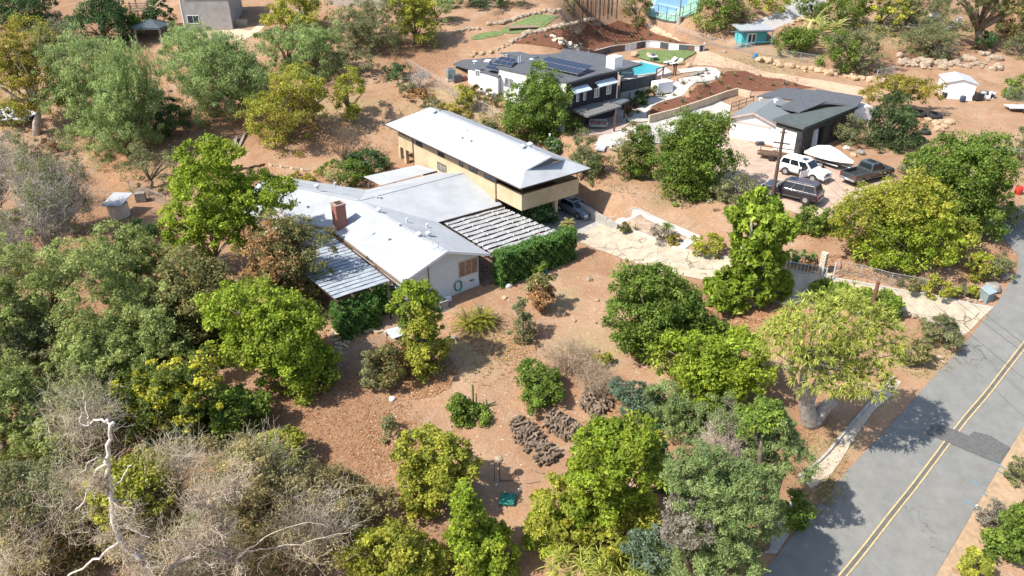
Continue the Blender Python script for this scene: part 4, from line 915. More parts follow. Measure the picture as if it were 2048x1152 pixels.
# palettes: (base, tip, weight of tip, leaf length m, leaf width, droop, clump size factor)
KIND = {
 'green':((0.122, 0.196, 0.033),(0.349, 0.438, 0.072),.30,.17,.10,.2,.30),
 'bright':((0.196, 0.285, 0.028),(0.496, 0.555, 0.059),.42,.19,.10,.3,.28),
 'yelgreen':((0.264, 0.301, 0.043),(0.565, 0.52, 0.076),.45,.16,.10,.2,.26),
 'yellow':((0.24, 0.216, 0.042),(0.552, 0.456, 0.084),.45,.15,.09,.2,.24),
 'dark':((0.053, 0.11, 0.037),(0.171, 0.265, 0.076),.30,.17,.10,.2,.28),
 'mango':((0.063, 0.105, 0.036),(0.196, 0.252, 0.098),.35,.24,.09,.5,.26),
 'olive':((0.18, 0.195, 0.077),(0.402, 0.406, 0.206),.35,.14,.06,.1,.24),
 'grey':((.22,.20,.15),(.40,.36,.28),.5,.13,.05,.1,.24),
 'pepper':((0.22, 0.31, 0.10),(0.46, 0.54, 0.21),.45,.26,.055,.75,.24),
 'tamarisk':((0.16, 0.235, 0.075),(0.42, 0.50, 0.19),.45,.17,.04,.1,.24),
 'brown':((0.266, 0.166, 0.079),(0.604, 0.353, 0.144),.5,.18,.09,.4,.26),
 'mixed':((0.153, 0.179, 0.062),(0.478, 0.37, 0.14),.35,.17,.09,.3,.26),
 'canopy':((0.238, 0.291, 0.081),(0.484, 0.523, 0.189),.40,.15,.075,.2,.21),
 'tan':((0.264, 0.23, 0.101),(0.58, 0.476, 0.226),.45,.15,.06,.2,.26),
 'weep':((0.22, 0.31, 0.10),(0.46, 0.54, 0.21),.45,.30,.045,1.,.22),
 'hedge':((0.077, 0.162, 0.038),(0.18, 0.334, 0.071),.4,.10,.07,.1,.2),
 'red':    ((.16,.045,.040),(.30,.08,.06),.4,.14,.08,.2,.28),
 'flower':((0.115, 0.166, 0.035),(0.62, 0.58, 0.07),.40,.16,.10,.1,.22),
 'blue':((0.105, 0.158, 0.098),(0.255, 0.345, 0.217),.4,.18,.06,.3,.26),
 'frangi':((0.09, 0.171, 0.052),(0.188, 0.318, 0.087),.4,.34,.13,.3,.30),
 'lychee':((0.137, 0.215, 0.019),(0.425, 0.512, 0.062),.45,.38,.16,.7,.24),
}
M_bark = mat('bark', (.20,.16,.12), .9, .3, 3, .6, .1); M_pale = mat('pale_bark', (.42,.38,.33), .9, .2, 3, .4, .1)
CROWNK = 1.02
def crown_pts(lobes, kind, n, rng, gz=None, shapepow=.75):
    base, tip, wt, L, Wd, droop, cf = KIND[kind]
    lobes = [(np.array(c), np.array(rr)) for c, rr in lobes]
    vol = np.array([np.prod(rr)**(2/3) for c, rr in lobes]); vol /= vol.sum()
    P_, Ax, Nn, Co = [], [], [], []
    for (c, rr), w in zip(lobes, vol):
        nl = int(n*w); 
        if nl < 20: continue
        rm = rr.mean(); M = int(np.clip(nl/90, 10, 150)); 
        cr = rm*cf*(40/M)**.25
        d = unit(rng.normal(size=(M, 3))); fl = (d[:, 2] < -.1) & (rng.uniform(0, 1, M) < .45); d[fl, 2] *= -1
        rad = rng.uniform(.35, 1.0, (M, 1))**.4*1.08
        lump = rng.uniform(.86, 1.12, (M, 1))+.16*np.sin(d[:, :1]*4+rng.uniform(0, 6))+.14*np.sin(d[:, 1:2]*5+rng.uniform(0, 6))+.10*np.sin(d[:, 2:]*7+rng.uniform(0, 6))
        cc = c+d*(rr-cr*.5)*rad*lump; csz = cr*rng.uniform(.4, 1.45, M)
        ctone = rng.uniform(0, 1, M); cb = rng.uniform(.72, 1.25, M)
        k = rng.integers(0, M, nl)
        dl = unit(rng.normal(size=(nl, 3))); dl = unit(dl+d[k]*.45+np.array([0, 0, .25]))
        rl = rng.uniform(.15, 1, (nl, 1))**.5*np.where(rng.uniform(0, 1, (nl, 1)) < .12, 1.45, 1)
        p = cc[k]+dl*csz[k][:, None]*rl*np.array([1, 1, .8])
        if droop > .8:   # hanging strands
            st = rng.integers(0, max(2, M*9), nl); so = unit(rng.normal(size=(max(2, M*9), 3)))
            kk = st % M; h = rng.uniform(0, 1, nl)
            top = cc[kk]+so[st]*csz[kk][:, None]*np.array([1., 1., .5])
            p = top+np.stack([rng.normal(0, .05, nl), rng.normal(0, .05, nl), -h*rr[2]*.38], -1)+so[st]*(h**.5)[:, None]*.35*np.array([1, 1, 0])
            k = kk; dl = unit(so[st]+rng.normal(0, .4, (nl, 3)))
            axis = np.stack([rng.normal(0, .6, nl), rng.normal(0, .6, nl), -np.ones(nl)], -1)+so[st]*.2
        else:
            axis = unit(rng.normal(size=(nl, 3)))*(1)+dl*.3-np.array([0, 0, droop*1.2])
        nr = unit(dl*.9+np.array([0, 0, .7])+rng.normal(0, .5, (nl, 3)))
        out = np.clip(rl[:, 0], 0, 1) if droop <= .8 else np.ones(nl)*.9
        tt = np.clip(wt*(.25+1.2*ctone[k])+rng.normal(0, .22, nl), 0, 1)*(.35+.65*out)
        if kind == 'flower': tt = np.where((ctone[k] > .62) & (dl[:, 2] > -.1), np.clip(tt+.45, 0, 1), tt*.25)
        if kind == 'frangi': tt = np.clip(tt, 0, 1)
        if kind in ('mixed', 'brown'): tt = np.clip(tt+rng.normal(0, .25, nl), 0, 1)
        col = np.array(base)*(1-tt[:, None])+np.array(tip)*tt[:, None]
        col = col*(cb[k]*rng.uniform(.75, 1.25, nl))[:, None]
        if kind == 'frangi': wh = (rng.uniform(0, 1, nl) < .09) & (dl[:, 2] > 0); col[wh] = (.75, .75, .70)
        P_.append(p); Ax.append(axis); Nn.append(nr); Co.append(col)
    P_, Ax, Nn, Co = map(np.concatenate, (P_, Ax, Nn, Co))
    sz = rng.uniform(.7, 1.35, len(P_))
    keep = P_[:, 2] > TH(P_[:, 0], P_[:, 1])+.03
    return P_[keep], Ax[keep], Nn[keep], sz[keep], np.clip(Co[keep], .005, .9), L, Wd
def box_ell(x0, y0, x1, y1, Y):
    cx, cy = (x0+x1)/2, (y0+y1)/2; c = PV(cx, cy, Y); s = pxm(c); d = ray(cx, cy); phi = math.atan2(-d[2], d[1])
    rx = (x1-x0)/2/s; Hh = (y1-y0)/2/s; ry = min(rx*.95, .85*Hh/math.sin(phi)); rz = math.sqrt(max(Hh**2-(ry*math.sin(phi))**2, (.4*Hh)**2))/math.cos(phi)
    return c, (rx, ry, rz)
LEAFTOT = [0]
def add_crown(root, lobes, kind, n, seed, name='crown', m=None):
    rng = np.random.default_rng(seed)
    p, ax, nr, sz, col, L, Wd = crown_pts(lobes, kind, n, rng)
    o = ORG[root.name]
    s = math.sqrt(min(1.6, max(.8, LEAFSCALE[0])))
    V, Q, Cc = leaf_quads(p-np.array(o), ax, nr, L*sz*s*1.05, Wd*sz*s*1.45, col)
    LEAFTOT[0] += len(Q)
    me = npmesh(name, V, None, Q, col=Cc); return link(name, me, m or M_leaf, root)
LEAFSCALE = [1.0]
def UA(b): return (b[2]-b[0])*(b[3]-b[1])*.9
def tree(name, label, cat, boxes, by, kind, seed, trunk=True, pale=False, dens=1., bx=None, group=None, kinds=None, lim=7, trad=None, tilt=0, fill=True):
    boxes = boxes if isinstance(boxes, list) else [boxes]
    x0 = min(b[0] for b in boxes); x1 = max(b[2] for b in boxes)
    B = G(bx if bx is not None else (boxes[0][0]+boxes[0][2])/2, by)
    root = thing(name, label, cat, B, group); lobes = []; area = 0
    for i, b in enumerate(boxes):
        c, rr = box_ell(*b[:4], B.y+(b[4] if len(b) > 4 else 0)); rr = tuple(v*(1.2 if kind == 'pepper' else 1.12) for v in rr); c.z -= .04*rr[2]; lobes.append((c, rr)); area += (b[2]-b[0])*(b[3]-b[1])
    bb0 = (x0, min(b[1] for b in boxes), x1, max(b[3] for b in boxes))
    if fill and len(lobes) > 1:
        bb = (x0, min(b[1] for b in boxes), x1, max(b[3] for b in boxes)); mx, my = (bb[2]-bb[0])*.12, (bb[3]-bb[1])*.12
        c, rr = box_ell(bb[0]+mx, bb[1]+my*1.3, bb[2]-mx, bb[3]-my*.3, B.y); lobes.append((c, rr)); boxes = boxes+[(bb[0]+mx, bb[1]+my, bb[2]-mx, bb[3]-my)]
        if kinds: kinds = list(kinds)+[kinds[-1]]
    n = int(min(60000, max(1100, (1.3 if kind == 'pepper' else 1)*min(area, UA(bb0))*CROWNK*dens)))
    LEAFSCALE[0] = 1.0 if pxm(B) > 17 else (17/pxm(B))**1.6
    if pxm(B) < 17: n = int(n*1.15)
    tot = sum((b[2]-b[0])*(b[3]-b[1]) for b in boxes)
    if kinds:
        for i, (lb, kd) in enumerate(zip(lobes, kinds)):
            a = (boxes[i][2]-boxes[i][0])*(boxes[i][3]-boxes[i][1]); add_crown(root, [lb], kd, int(max(400, n*a/tot)), seed+i)
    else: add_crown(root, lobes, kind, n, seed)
    if trunk:
        rnd = random.Random(seed); mb = MB(); big = max(lobes, key=lambda l: l[1][0]*l[1][2]); c = big[0]; h = max(.5, c.z-B.z); rt = trad or max(.05, .045*(h+big[1][0]))
        fork = B.lerp(Vector((c.x, c.y, c.z)), .45)+Vector((rnd.uniform(-.1,.1)*h, 0, 0))
        mb.tube([B-Vector((0,0,.3)), B.lerp(fork, .5)+Vector((rnd.uniform(-.06,.06)*h,0,0)), fork], [rt*1.25, rt, rt*.8], 8)
        for lb in lobes:
            for k in range(lim if len(lobes) == 1 else 4):
                a = rnd.uniform(0, 6.28); e = Vector((lb[0].x+math.cos(a)*lb[1][0]*.7, lb[0].y+math.sin(a)*lb[1][1]*.7, lb[0].z+rnd.uniform(-.1,.7)*lb[1][2]))
                mid = fork.lerp(e, .5)+Vector((rnd.uniform(-.1,.1)*h, rnd.uniform(-.1,.1)*h, .1*h))
                mb.tube([fork, mid, e], [rt*.6, rt*.35, rt*.1], 5)
        mb.build('trunk', M_pale if pale else M_bark, root, smooth=True)
    return root
def strip_leaves(bases, dirs, L, Wd, droop, segs, col, up=None):
    """long curved tapering leaves; bases, dirs (n,3)"""
    n = len(bases); dirs = unit(dirs); upv = np.array([0, 0, 1.]); side = unit(np.cross(dirs, upv)+1e-4)
    L = np.broadcast_to(L, (n,)); V = np.empty((n, (segs+1)*3, 3)); p = bases.copy(); d = dirs.copy()
    for s in range(segs+1):
        t = s/segs; w = Wd*(1-t**1.6)*.5+.004; nn = unit(np.cross(side, d))
        V[:, s*3] = p-side*w+nn*w*.5; V[:, s*3+1] = p; V[:, s*3+2] = p+side*w+nn*w*.5
        p = p+d*(L/segs)[:, None]; d = unit(d-upv*droop/segs)
    Q = []
    for s in range(segs):
        a = s*3; Q += [(a, a+1, a+4, a+3), (a+1, a+2, a+5, a+4)]
    Q = (np.arange(n)[:, None, None]*(segs+1)*3+np.array(Q)[None]).reshape(-1, 4)
    grad = np.repeat(np.tile(np.linspace(0, 1, segs+1)[:, None], (1, 3)).reshape(-1)[None], n, 0)
    return V.reshape(-1, 3), Q, np.repeat(col[:, None, :], (segs+1)*3, axis=1).reshape(-1, 3)*(1+.25*grad.reshape(-1, 1))
def rosettes(name, root, cs, outs, L, Wd, nl, droop, base, tip, seed, segs=4, m=None):
    rng = np.random.default_rng(seed); n = len(cs); k = np.repeat(np.arange(n), nl)
    az = rng.uniform(0, 6.28, len(k)); el = rng.uniform(-.1, 1.25, len(k))
    d = np.stack([np.cos(az)*np.cos(el), np.sin(az)*np.cos(el), np.sin(el)], -1); d = unit(d+outs[k]*.5)
    t = rng.uniform(0, 1, len(k))[:, None]; tone = rng.uniform(.75, 1.25, n)[k][:, None]
    col = (np.array(base)*(1-t)+np.array(tip)*t)*tone
    V, Q, Cc = strip_leaves(cs[k]-np.array(ORG[root.name]), d, L*rng.uniform(.7, 1.15, len(k)), Wd, droop, segs, col)
    LEAFTOT[0] += len(Q)*2
    return link(name, npmesh(name, V, Q, col=np.clip(Cc, 0, 1)), m or M_leaf, root)
def twigs(name, root, c, rr, n, seed, rad=.012, col=(.36,.32,.27), base=None, subs=3, L=None, m=None, up=.4):
    """bare branching: main stems from base into the ellipsoid, each with forks"""
    rng = np.random.default_rng(seed); c = np.array(c); rr = np.array(rr); base = np.array(base if base is not None else (c[0], c[1], c[2]-rr[2]))
    d = unit(rng.normal(size=(n, 3))); d[:, 2] = np.abs(d[:, 2])*.9-.15; e = c+d*rr*rng.uniform(.55, 1.05, (n, 1))
    segsA, segsB, ra, rb = [], [], [], []
    mid = base+(e-base)*.5+rng.normal(0, .07, (n, 3))*rr.mean()*2; m2 = base+(e-base)*.78+rng.normal(0, .05, (n, 3))*rr.mean()*2
    st = base+rng.normal(0, .06, (n, 3))*rr*np.array([1, 1, .2])
    for a, b, x, y in ((st, mid, 2.6, 1.9), (mid, m2, 1.9, 1.3), (m2, e, 1.3, .7)): segsA.append(a); segsB.append(b); ra.append(np.full(n, rad*x)); rb.append(np.full(n, rad*y))
    LL_ = L or rr.mean()*.45
    ps, pe, ml = segsA[1:], segsB[1:], LL_
    for lev in range(subs):
        nA, nB = [], []
        for a, b in zip(ps, pe):
            for _ in range(2):
                t = rng.uniform(.1, 1, (len(a), 1)); s = a+(b-a)*t
                dd = unit(unit(b-a)*.8+rng.normal(0, .75, s.shape)+np.array([0, 0, .12]))
                f = s+dd*ml*rng.uniform(.5, 1.2, (len(s), 1)); nA.append(s); nB.append(f)
        A = np.concatenate(nA); B = np.concatenate(nB)
        if len(A) > n*7: k = rng.choice(len(A), n*7, replace=False); A, B = A[k], B[k]
        mm = (A+B)/2+rng.normal(0, .06, A.shape)*ml
        r1, r2 = rad*(1-.25*lev), rad*(.6-.12*lev)
        segsA += [A, mm]; segsB += [mm, B]; ra += [np.full(len(A), r1), np.full(len(A), (r1+r2)/2)]; rb += [np.full(len(A), (r1+r2)/2), np.full(len(A), r2)]
        ps, pe = [mm], [B]; ml *= .7
    A, B, r1, r2 = map(np.concatenate, (segsA, segsB, ra, rb))
    d = unit(B-A); s = unit(np.cross(d, np.array([.3, .2, 1.]))); t = np.cross(d, s); V = np.empty((len(A), 6, 3))
    for k in range(3):
        o = s*math.cos(2.094*k)+t*math.sin(2.094*k); V[:, k] = A+o*r1[:, None]; V[:, 3+k] = B+o*r2[:, None]
    Q = (np.arange(len(A))[:, None, None]*6+np.array([(0,1,4,3),(1,2,5,4),(2,0,3,5)])[None]).reshape(-1, 4)
    cc = np.array(col)*rng.uniform(.7, 1.25, (len(A), 1)); LEAFTOT[0] += len(Q)*2
    V = V.reshape(-1, 3)-np.array(ORG[root.name])
    return link(name, npmesh(name, V, Q, col=np.repeat(cc, 6, axis=0)), m or M_rough, root)
def bareshrub(label, box, by, seed, n=60, col=(.36,.32,.27), leaf=None, ln=0, name='bare_shrub', cat='shrub', rad=.014, subs=3, grp=None, Y=0):
    B = G((box[0]+box[2])/2, by); c, rr = box_ell(*box, B.y+Y)
    root = thing(name, label, cat, B, grp); twigs('branches', root, c, rr, n, seed, rad, col, base=(B.x, B.y, max(B.z, c.z-rr[2])), subs=subs)
    if leaf: LEAFSCALE[0] = .8; add_crown(root, [(c, rr)], leaf, ln, seed+1, 'foliage')
    return root

S = [100]
def T_(label, box, by, kind, name='tree', cat='tree', keep=False, **k):
    S[0] += 7; bs = box if isinstance(box, list) else [box]; yb = max(b[3] for b in bs); yt = min(b[1] for b in bs)
    if keep: k['fill'] = False
    elif not k.pop('near', False): by = min(by, yb-.13*(yb-yt))
    return tree(name, label, cat, box, by, kind, S[0], **k)
def SH(label, box, kind, by=None, **k):
    S[0] += 7; bs = box if isinstance(box, list) else [box]
    by = by if by else bs[0][3]-.12*(bs[0][3]-bs[0][1]); k.setdefault('trunk', True)
    return tree('shrub', label, 'shrub', box, by, kind, S[0], **k)
# --- top left
T_('dark tree mass in the far top left corner', [(-30,-25,60,60),(40,-30,115,45)], 66, 'dark')
T_('dark green tree standing behind the tallest weeping tree', [(150,8,262,105),(175,-20,235,50)], 112, 'dark')
T_('round dark bush tree hugging the grey house wall', (287,5,348,68), 70, 'dark')
T_('yellow-green feathery tree at the left edge above the white sheeting', [(-20,90,70,225),(20,100,112,235),(-10,60,80,150)], 268, 'yelgreen', bx=72, kinds=['yelgreen','yellow','yellow'], pale=True, keep=True)
T_('silver-grey bush behind the leftmost weeping tree', (92,38,148,92), 96, 'grey')
SH('low dark green bush at the foot of the feathery tree', (0,205,50,262), 'mixed')
T_('small green tree between the dark tree and the wooden deck', (232,20,280,78), 84, 'green')
T_('green-gold tree between the feathery tree and the dark tree', [(15,42,110,110),(85,40,150,120)], 130, 'yelgreen', kinds=['yelgreen','olive'])
T_('broad weeping pepper tree, leftmost of the weeping trees', [(100,75,235,215),(108,150,240,290)], 300, 'pepper', pale=False, bx=175, kinds=['pepper','pepper'])
T_('tall weeping pepper tree with a hanging lower skirt', [(210,78,300,190),(205,140,320,270),(185,220,310,345)], 335, 'pepper', bx=255, kinds=['weep','pepper','pepper'])
T_('wide dome-shaped weeping pepper tree above the shaded path', [(330,65,500,200),(380,110,540,245)], 262, 'pepper', bx=462, kinds=['pepper','pepper'])
T_('small weeping tree below the gazebo', (328,62,398,128), 135, 'pepper')
T_('dark bush in the shade between two weeping trees', (300,200,372,275), 280, 'dark')
T_('thin weeping tree, left one of the pair on the bare slope', (535,62,622,158), 160, 'pepper')
T_('weeping tree, right one of the pair on the bare slope', (592,52,680,168), 175, 'pepper')
T_('golden green tree at the top edge beside the stairs', [(560,-30,645,65),(530,20,585,75)], 72, 'yelgreen')
T_('broad grey-olive tree on the upper slope', [(655,15,745,100),(690,-5,812,110),(700,60,790,112)], 122, 'olive', dens=1.4)
T_('small grey-olive tree under the broad olive tree', [(668,95,745,165)], 172, 'olive')
T_('golden tree beside the grey-olive tree', [(782,-30,860,55),(805,10,872,108)], 112, 'yelgreen', dens=1.3)
T_('small green tree with drooping twigs right of the golden tree', (845,-10,900,52), 58, 'pepper')
T_('big golden round tree on the dirt slope', [(490,178,605,302),(545,140,655,245),(600,165,668,245)], 296, 'yelgreen', kinds=['yelgreen','yelgreen','yellow'], bx=550)
T_('small golden tree standing alone on the slope', (668,140,732,226), 246, 'yelgreen', keep=True)
SH('grey-green open shrub at the edge of the left clearing', (252,290,350,388), 'olive', dens=.7)
SH('bright green shrub behind the corrugated patio cover', (655,318,730,372), 'green')
SH('dark juniper behind the corrugated patio cover', (690,300,778,352), 'dark')
SH('low rusty ground cover behind the left roof wing', (560,344,650,364), 'yellow', trunk=False)
SH('rust-coloured low shrub, second from the left in the brushy bank', (812,180,864,206), 'brown', trunk=False)
SH('small olive shrub at the left end of the brushy bank', (795,164,832,190), 'olive', trunk=False)
SH('olive shrub in the middle of the brushy bank', (846,196,884,222), 'olive', trunk=False)
SH('long tawny shrub right of the olive shrub on the bank', [(880,206,925,232),(905,215,945,240)], 'yellow', trunk=False)
SH('upright yellow-green shrub at the bank fence', (908,172,945,225), 'yelgreen')
SH('dark round shrub by the neighbour white wall', (933,172,962,196), 'mixed')
SH('dark bushy shrub under the neighbour middle window', (962,180,1000,212), 'mixed')
SH('scrubby patch along the bank fence', [(940,225,990,262),(975,240,1020,275)], 'olive', dens=.7, trunk=False)
bareshrub('leafless brown bush on the slope above the junipers', (640,238,735,325), 318, 11, 34, (.24,.17,.12), 'brown', 300)
bareshrub('pale bare shrub left of the neighbour air unit', (815,135,860,175), 178, 12, 30, (.45,.42,.38))
SH('flat dark shadowy scrub on the upper slope', (760,125,820,165), 'dark', dens=.5)
# --- left clearing and woods
for i, (b, by, lab, lf) in enumerate([((-60,250,60,420),430,'grey bare thicket at the left edge of the photo','grey'),((30,265,120,470),470,'tall grey bare shrub with pale stems, second from the left','grey'),((85,290,180,460),470,'grey twiggy shrub beside the left clearing','olive'),((60,330,150,520),520,'pale-stemmed bare shrub above the green canopy','grey'),((-50,400,70,560),560,'low grey thicket below the leftmost thicket','olive')]):
    bareshrub(lab, b, by, 200+i*3, 100, (.55,.50,.43), 'olive' if lf == 'grey' and i % 2 else lf, 7000, rad=.018)
SH('reddish-berried shrub at the top of the grey thicket', (78,278,125,312), 'red', dens=.8)
SH('black burnt-looking bush below the pump house', (238,440,325,492), 'dark', dens=.5)
T_('tall bright leafy tree with a forked grey trunk left of the chimney', [(372,278,470,350),(348,325,478,425),(400,375,540,455),(470,350,580,420),(335,410,425,540),(420,430,520,500)], 545, 'bright', bx=482, pale=True, lim=5, trad=.14, keep=True)
T_('orange-tinged leafy tree covering the left pergola edge', [(490,450,600,600),(540,440,650,590),(560,530,650,640)], 640, 'mixed', bx=560, kinds=['brown','mixed','mixed'])
T_('bright yellow-green tree left of the clipped hedge', [(430,560,560,700),(500,590,640,720),(540,660,670,800)], 830, 'bright', bx=600, lim=5)
T_('dark brownish tree in the woods behind the bright tree', [(330,520,470,660),(400,560,480,700)], 700, 'mixed')
T_('large spreading green tree filling the left side', [(-60,490,120,680),(80,500,260,680),(-40,600,130,760)], 800, 'green', bx=60, kinds=['canopy','canopy'])
T_('green tree behind the spreading tree near the pump house', [(170,450,300,560),(230,500,360,640)], 640, 'green', kinds=['canopy','canopy'])
T_('mid green tree beside the yellow-blossomed tree', [(120,620,270,800),(230,620,370,760)], 840, 'green', kinds=['canopy','canopy'])
T_('mid green tree between the spreading tree and the orange-tinged tree', [(250,560,360,680),(300,600,420,720)], 740, 'canopy', kinds=['canopy','mixed'])
T_('olive tree at the left edge beneath the grey thicket', [(-60,560,60,700),(20,640,140,800)], 800, 'canopy', kinds=['canopy','olive'])
T_('low olive-green tree in front of the spreading tree', [(120,690,260,830)], 850, 'canopy')
T_('leafy tree at the left edge below the spreading tree', [(-70,730,80,930),(40,780,170,940)], 960, 'green', kinds=['canopy','canopy'])
T_('tree with bright yellow blossom clusters', [(240,740,340,870),(300,720,440,860),(330,820,440,900)], 920, 'flower', bx=340)
T_('olive-green tree right of the yellow-blossomed tree', [(425,775,520,880)], 915, 'green')
T_('small yellow-green tree at the edge of the shaded woods', [(500,855,610,940)], 960, 'yelgreen')
T_('tawny olive tree below the small yellow-green tree', [(590,930,700,1040),(650,960,770,1070)], 1085, 'tan')
T_('leafy yellow-green tree at the bottom beside the dead wood', [(700,1050,830,1180),(780,1080,900,1200)], 1190, 'yelgreen')
T_('low mottled green tree in the bottom left corner', [(-40,930,120,1080),(30,1050,200,1200)], 1120, 'olive', kinds=['olive','tan'])
T_('undergrowth tree below the white dead trunk', [(180,920,330,1040),(260,1000,420,1150)], 1140, 'mixed', kinds=['yelgreen','tan'])
T_('tan-leaved bush between the dead branches', [(420,900,560,1040),(480,1000,640,1160)], 1120, 'brown', kinds=['tan','tan'])
for i, (b, by, lab) in enumerate([((90,740,250,930),950,'dead grey twiggy tree top left of the white trunk'),((60,900,260,1080),1110,'dead grey brush left of the white trunk'),((260,860,440,1040),1060,'tangle of dead twigs right of the white trunk'),((420,860,600,1020),1060,'dead twig thicket in front of the yellow-green tree'),((530,950,720,1130),1160,'dead twig thicket at the bottom beside the leafy tree'),((280,1000,500,1180),1190,'dead brush under the forked white limbs'),((-40,1000,140,1180),1180,'dead brush in the bottom left corner')]):
    bareshrub(lab, b, by, 300+i*3, 95, (.70,.60,.45), ('olive' if i % 2 else 'tan') if i > 1 else 'olive', 2300, name='dead_brush', cat='dead brush', rad=.011, subs=3)
# dead white-barked trees from their limbs
def limbtree(label, polys, Y, seed, tw=12, m=None, thin=1.):
    B0 = PV(*polys[0][0][:2], Y); B = Vector((B0.x, Y, H(B0.x, Y))); root = thing('dead_tree', label, 'dead tree', B)
    mb = MB(); rnd = random.Random(seed); tips = []
    for pl in polys:
        yo = rnd.uniform(-.8, .8) if pl is not polys[0] else 0
        pts = [PV(p[0], p[1], Y+yo*min(1, i/2)) for i, p in enumerate(pl)]; rads = [p[2]*.32*thin/pxm(q) for p, q in zip(pl, pts)]
        if pl is polys[0] and pts[0].z > B.z: pts.insert(0, B-Vector((0,0,.3))); rads.insert(0, rads[0]*1.2)
        sm = smoothpoly([tuple(p) for p in pts], 4, False); rr = np.interp(np.linspace(0, 1, len(sm)), np.linspace(0, 1, len(rads)), rads)
        jit = [p+Vector((rnd.gauss(0,1), rnd.gauss(0,1), rnd.gauss(0,1)))*.045 for p in sm]
        mb.tube(jit, list(rr), 8); tips += [(p, r0) for p, r0 in zip(jit[3:], rr[3:])]
    mb.build('trunk', m or mat('white_bark', (.60,.56,.49), .9, .3, 4, .8, .1, col2=(.30,.26,.21)), root, smooth=True)
    k = 0
    for p, r0 in tips:
        if rnd.random() < .55 and k < tw:
            k += 1; d = Vector((rnd.uniform(-1,1), rnd.uniform(-.8,.8), rnd.uniform(-.2,1))).normalized(); L = rnd.uniform(.8, 2.0)
            twigs('branch', root, p+d*L*.7, (L*.55, L*.55, L*.45), 9, seed*50+k, .013, (.52,.43,.32), base=p, subs=3, L=.5)
    return root
limbtree('dead tree with a tall white trunk in the lower left', [
 [(300,1160,24),(288,1125,23),(268,1108,20),(240,1082,19),(229,1041,17),(222,1000,16),(219,960,13),(216,920,12),(218,880,11),(224,846,9)],
 [(224,850,8),(210,842,7),(190,838,6),(173,851,5),(160,840,4)],[(175,850,5),(178,830,4),(170,805,3),(165,780,2)],[(160,840,4),(162,820,3),(150,800,2)],
 [(218,922,8),(195,940,6),(182,960,5),(170,1000,4),(150,1020,3)],[(222,980,6),(245,955,5),(262,930,3)],[(240,1080,8),(205,1110,7),(165,1135,6),(120,1165,5)],
 [(219,925,5),(200,915,4),(180,925,3),(160,950,2)],[(231,1045,6),(265,1060,5),(300,1075,3)]], 28.8, 5, 15, None, 1.1)
limbtree('dead tree with forked white limbs spreading along the bottom', [
 [(335,1170,26),(350,1130,24),(392,1110,20),(425,1085,18),(440,1068,15),(425,1045,13),(408,1050,10),(412,1025,10),(420,1000,8),(430,990,6),(470,985,5)],
 [(392,1125,14),(430,1128,12),(470,1125,10),(480,1110,9),(510,1100,8),(560,1092,7),(600,1090,6),(622,1100,4),(622,1130,3)],
 [(455,1112,10),(420,1100,9),(385,1090,8),(350,1083,7),(310,1080,5),(290,1085,4)],[(475,1118,8),(520,1080,7),(560,1060,5),(620,1045,4),(660,1055,3)],
 [(440,1070,7),(470,1070,5),(500,1075,4)],[(420,1005,5),(400,998,4),(370,985,3)],[(600,1090,5),(650,1075,4),(700,1065,3)]], 29.6, 9, 26, mat('grey_bark', (.40,.34,.27), .9, .3, 4, .8, .1, col2=(.2,.16,.12)), .62)
limbtree('slender dead limb in the far lower left corner', [[(-20,1060,8),(30,1075,8),(60,1100,7),(90,1120,5),(115,1135,4)],[(60,1100,4),(40,1120,3),(10,1130,2)]], 32, 15, 6)
# --- front yard
def hedge(label, fr, x0, x1, y0, y1, z1, n, seed, kind='hedge'):
    rng = np.random.default_rng(seed); c = fr.p((x0+x1)/2, (y0+y1)/2, 0); c.z = H(c.x, c.y); root = thing('hedge', label, 'hedge', c)
    u = rng.uniform(0, 1, (n, 3)); f = rng.integers(0, 8, n); loc = np.empty((n, 3))
    lx, ly = x1-x0, y1-y0
    loc[:, 0] = x0+u[:, 0]*lx; loc[:, 1] = y0+u[:, 1]*ly; zf = u[:, 2]
    nr = np.zeros((n, 3)); X = np.array(fr.x); Yv = np.array(fr.y)
    for i, (m_, ax, val, no) in enumerate((((f < 3), 1, y0, -Yv), ((f == 3), 1, y1, Yv), ((f == 4), 0, x0, -X), ((f == 5), 0, x1, X))):
        loc[m_, ax] = val; nr[m_] = no
    top = f > 5; nr[top] = (0, 0, 1)
    W_ = np.array(fr.o)+loc[:, :1]*X+loc[:, 1:2]*Yv; g = TH(W_[:, 0], W_[:, 1]); zt = z1+.12*np.sin(loc[:, 0]*1.7)+.08*np.sin(loc[:, 0]*4+loc[:, 1]*3)
    W_[:, 2] = np.where(top, zt, g+(zt-g)*zf); bump = .15*np.sin(loc[:, 0]*4+loc[:, 1]*4)*np.sin(W_[:, 2]*4.2)+.08*np.sin(loc[:, 0]*11+W_[:, 2]*9)+rng.normal(0, .10, n)-.05
    W_ = W_+nr*bump[:, None]
    base, tip, wt, L, Wd, dr, cf = KIND[kind]; t = np.clip(rng.uniform(0, .8, n)+bump*2.5, 0, 1)[:, None]; col = (np.array(base)*(1-t)+np.array(tip)*t)*rng.uniform(.7, 1.3, (n, 1))
    V, Q, Cc = leaf_quads(W_-np.array(c), rng.normal(size=(n, 3)), unit(nr+rng.normal(0, .5, (n, 3))), L*1.2, Wd*1.5, col)
    link('foliage', npmesh('foliage', V, None, Q, col=Cc), M_leaf, root)
    zb = min(H(*fr.p(x, y, 0).xy) for x in (x0, x1) for y in (y0, y1))
    mb = MB(); fr.poly(mb, x0+.2, x1-.2, y0+.2, y1-.2, zb-.2, z1-.3); mb.build('inner_branches', mat('hedge_inside', (.03,.05,.018), 1, .2), root); LEAFTOT[0] += len(Q)*2
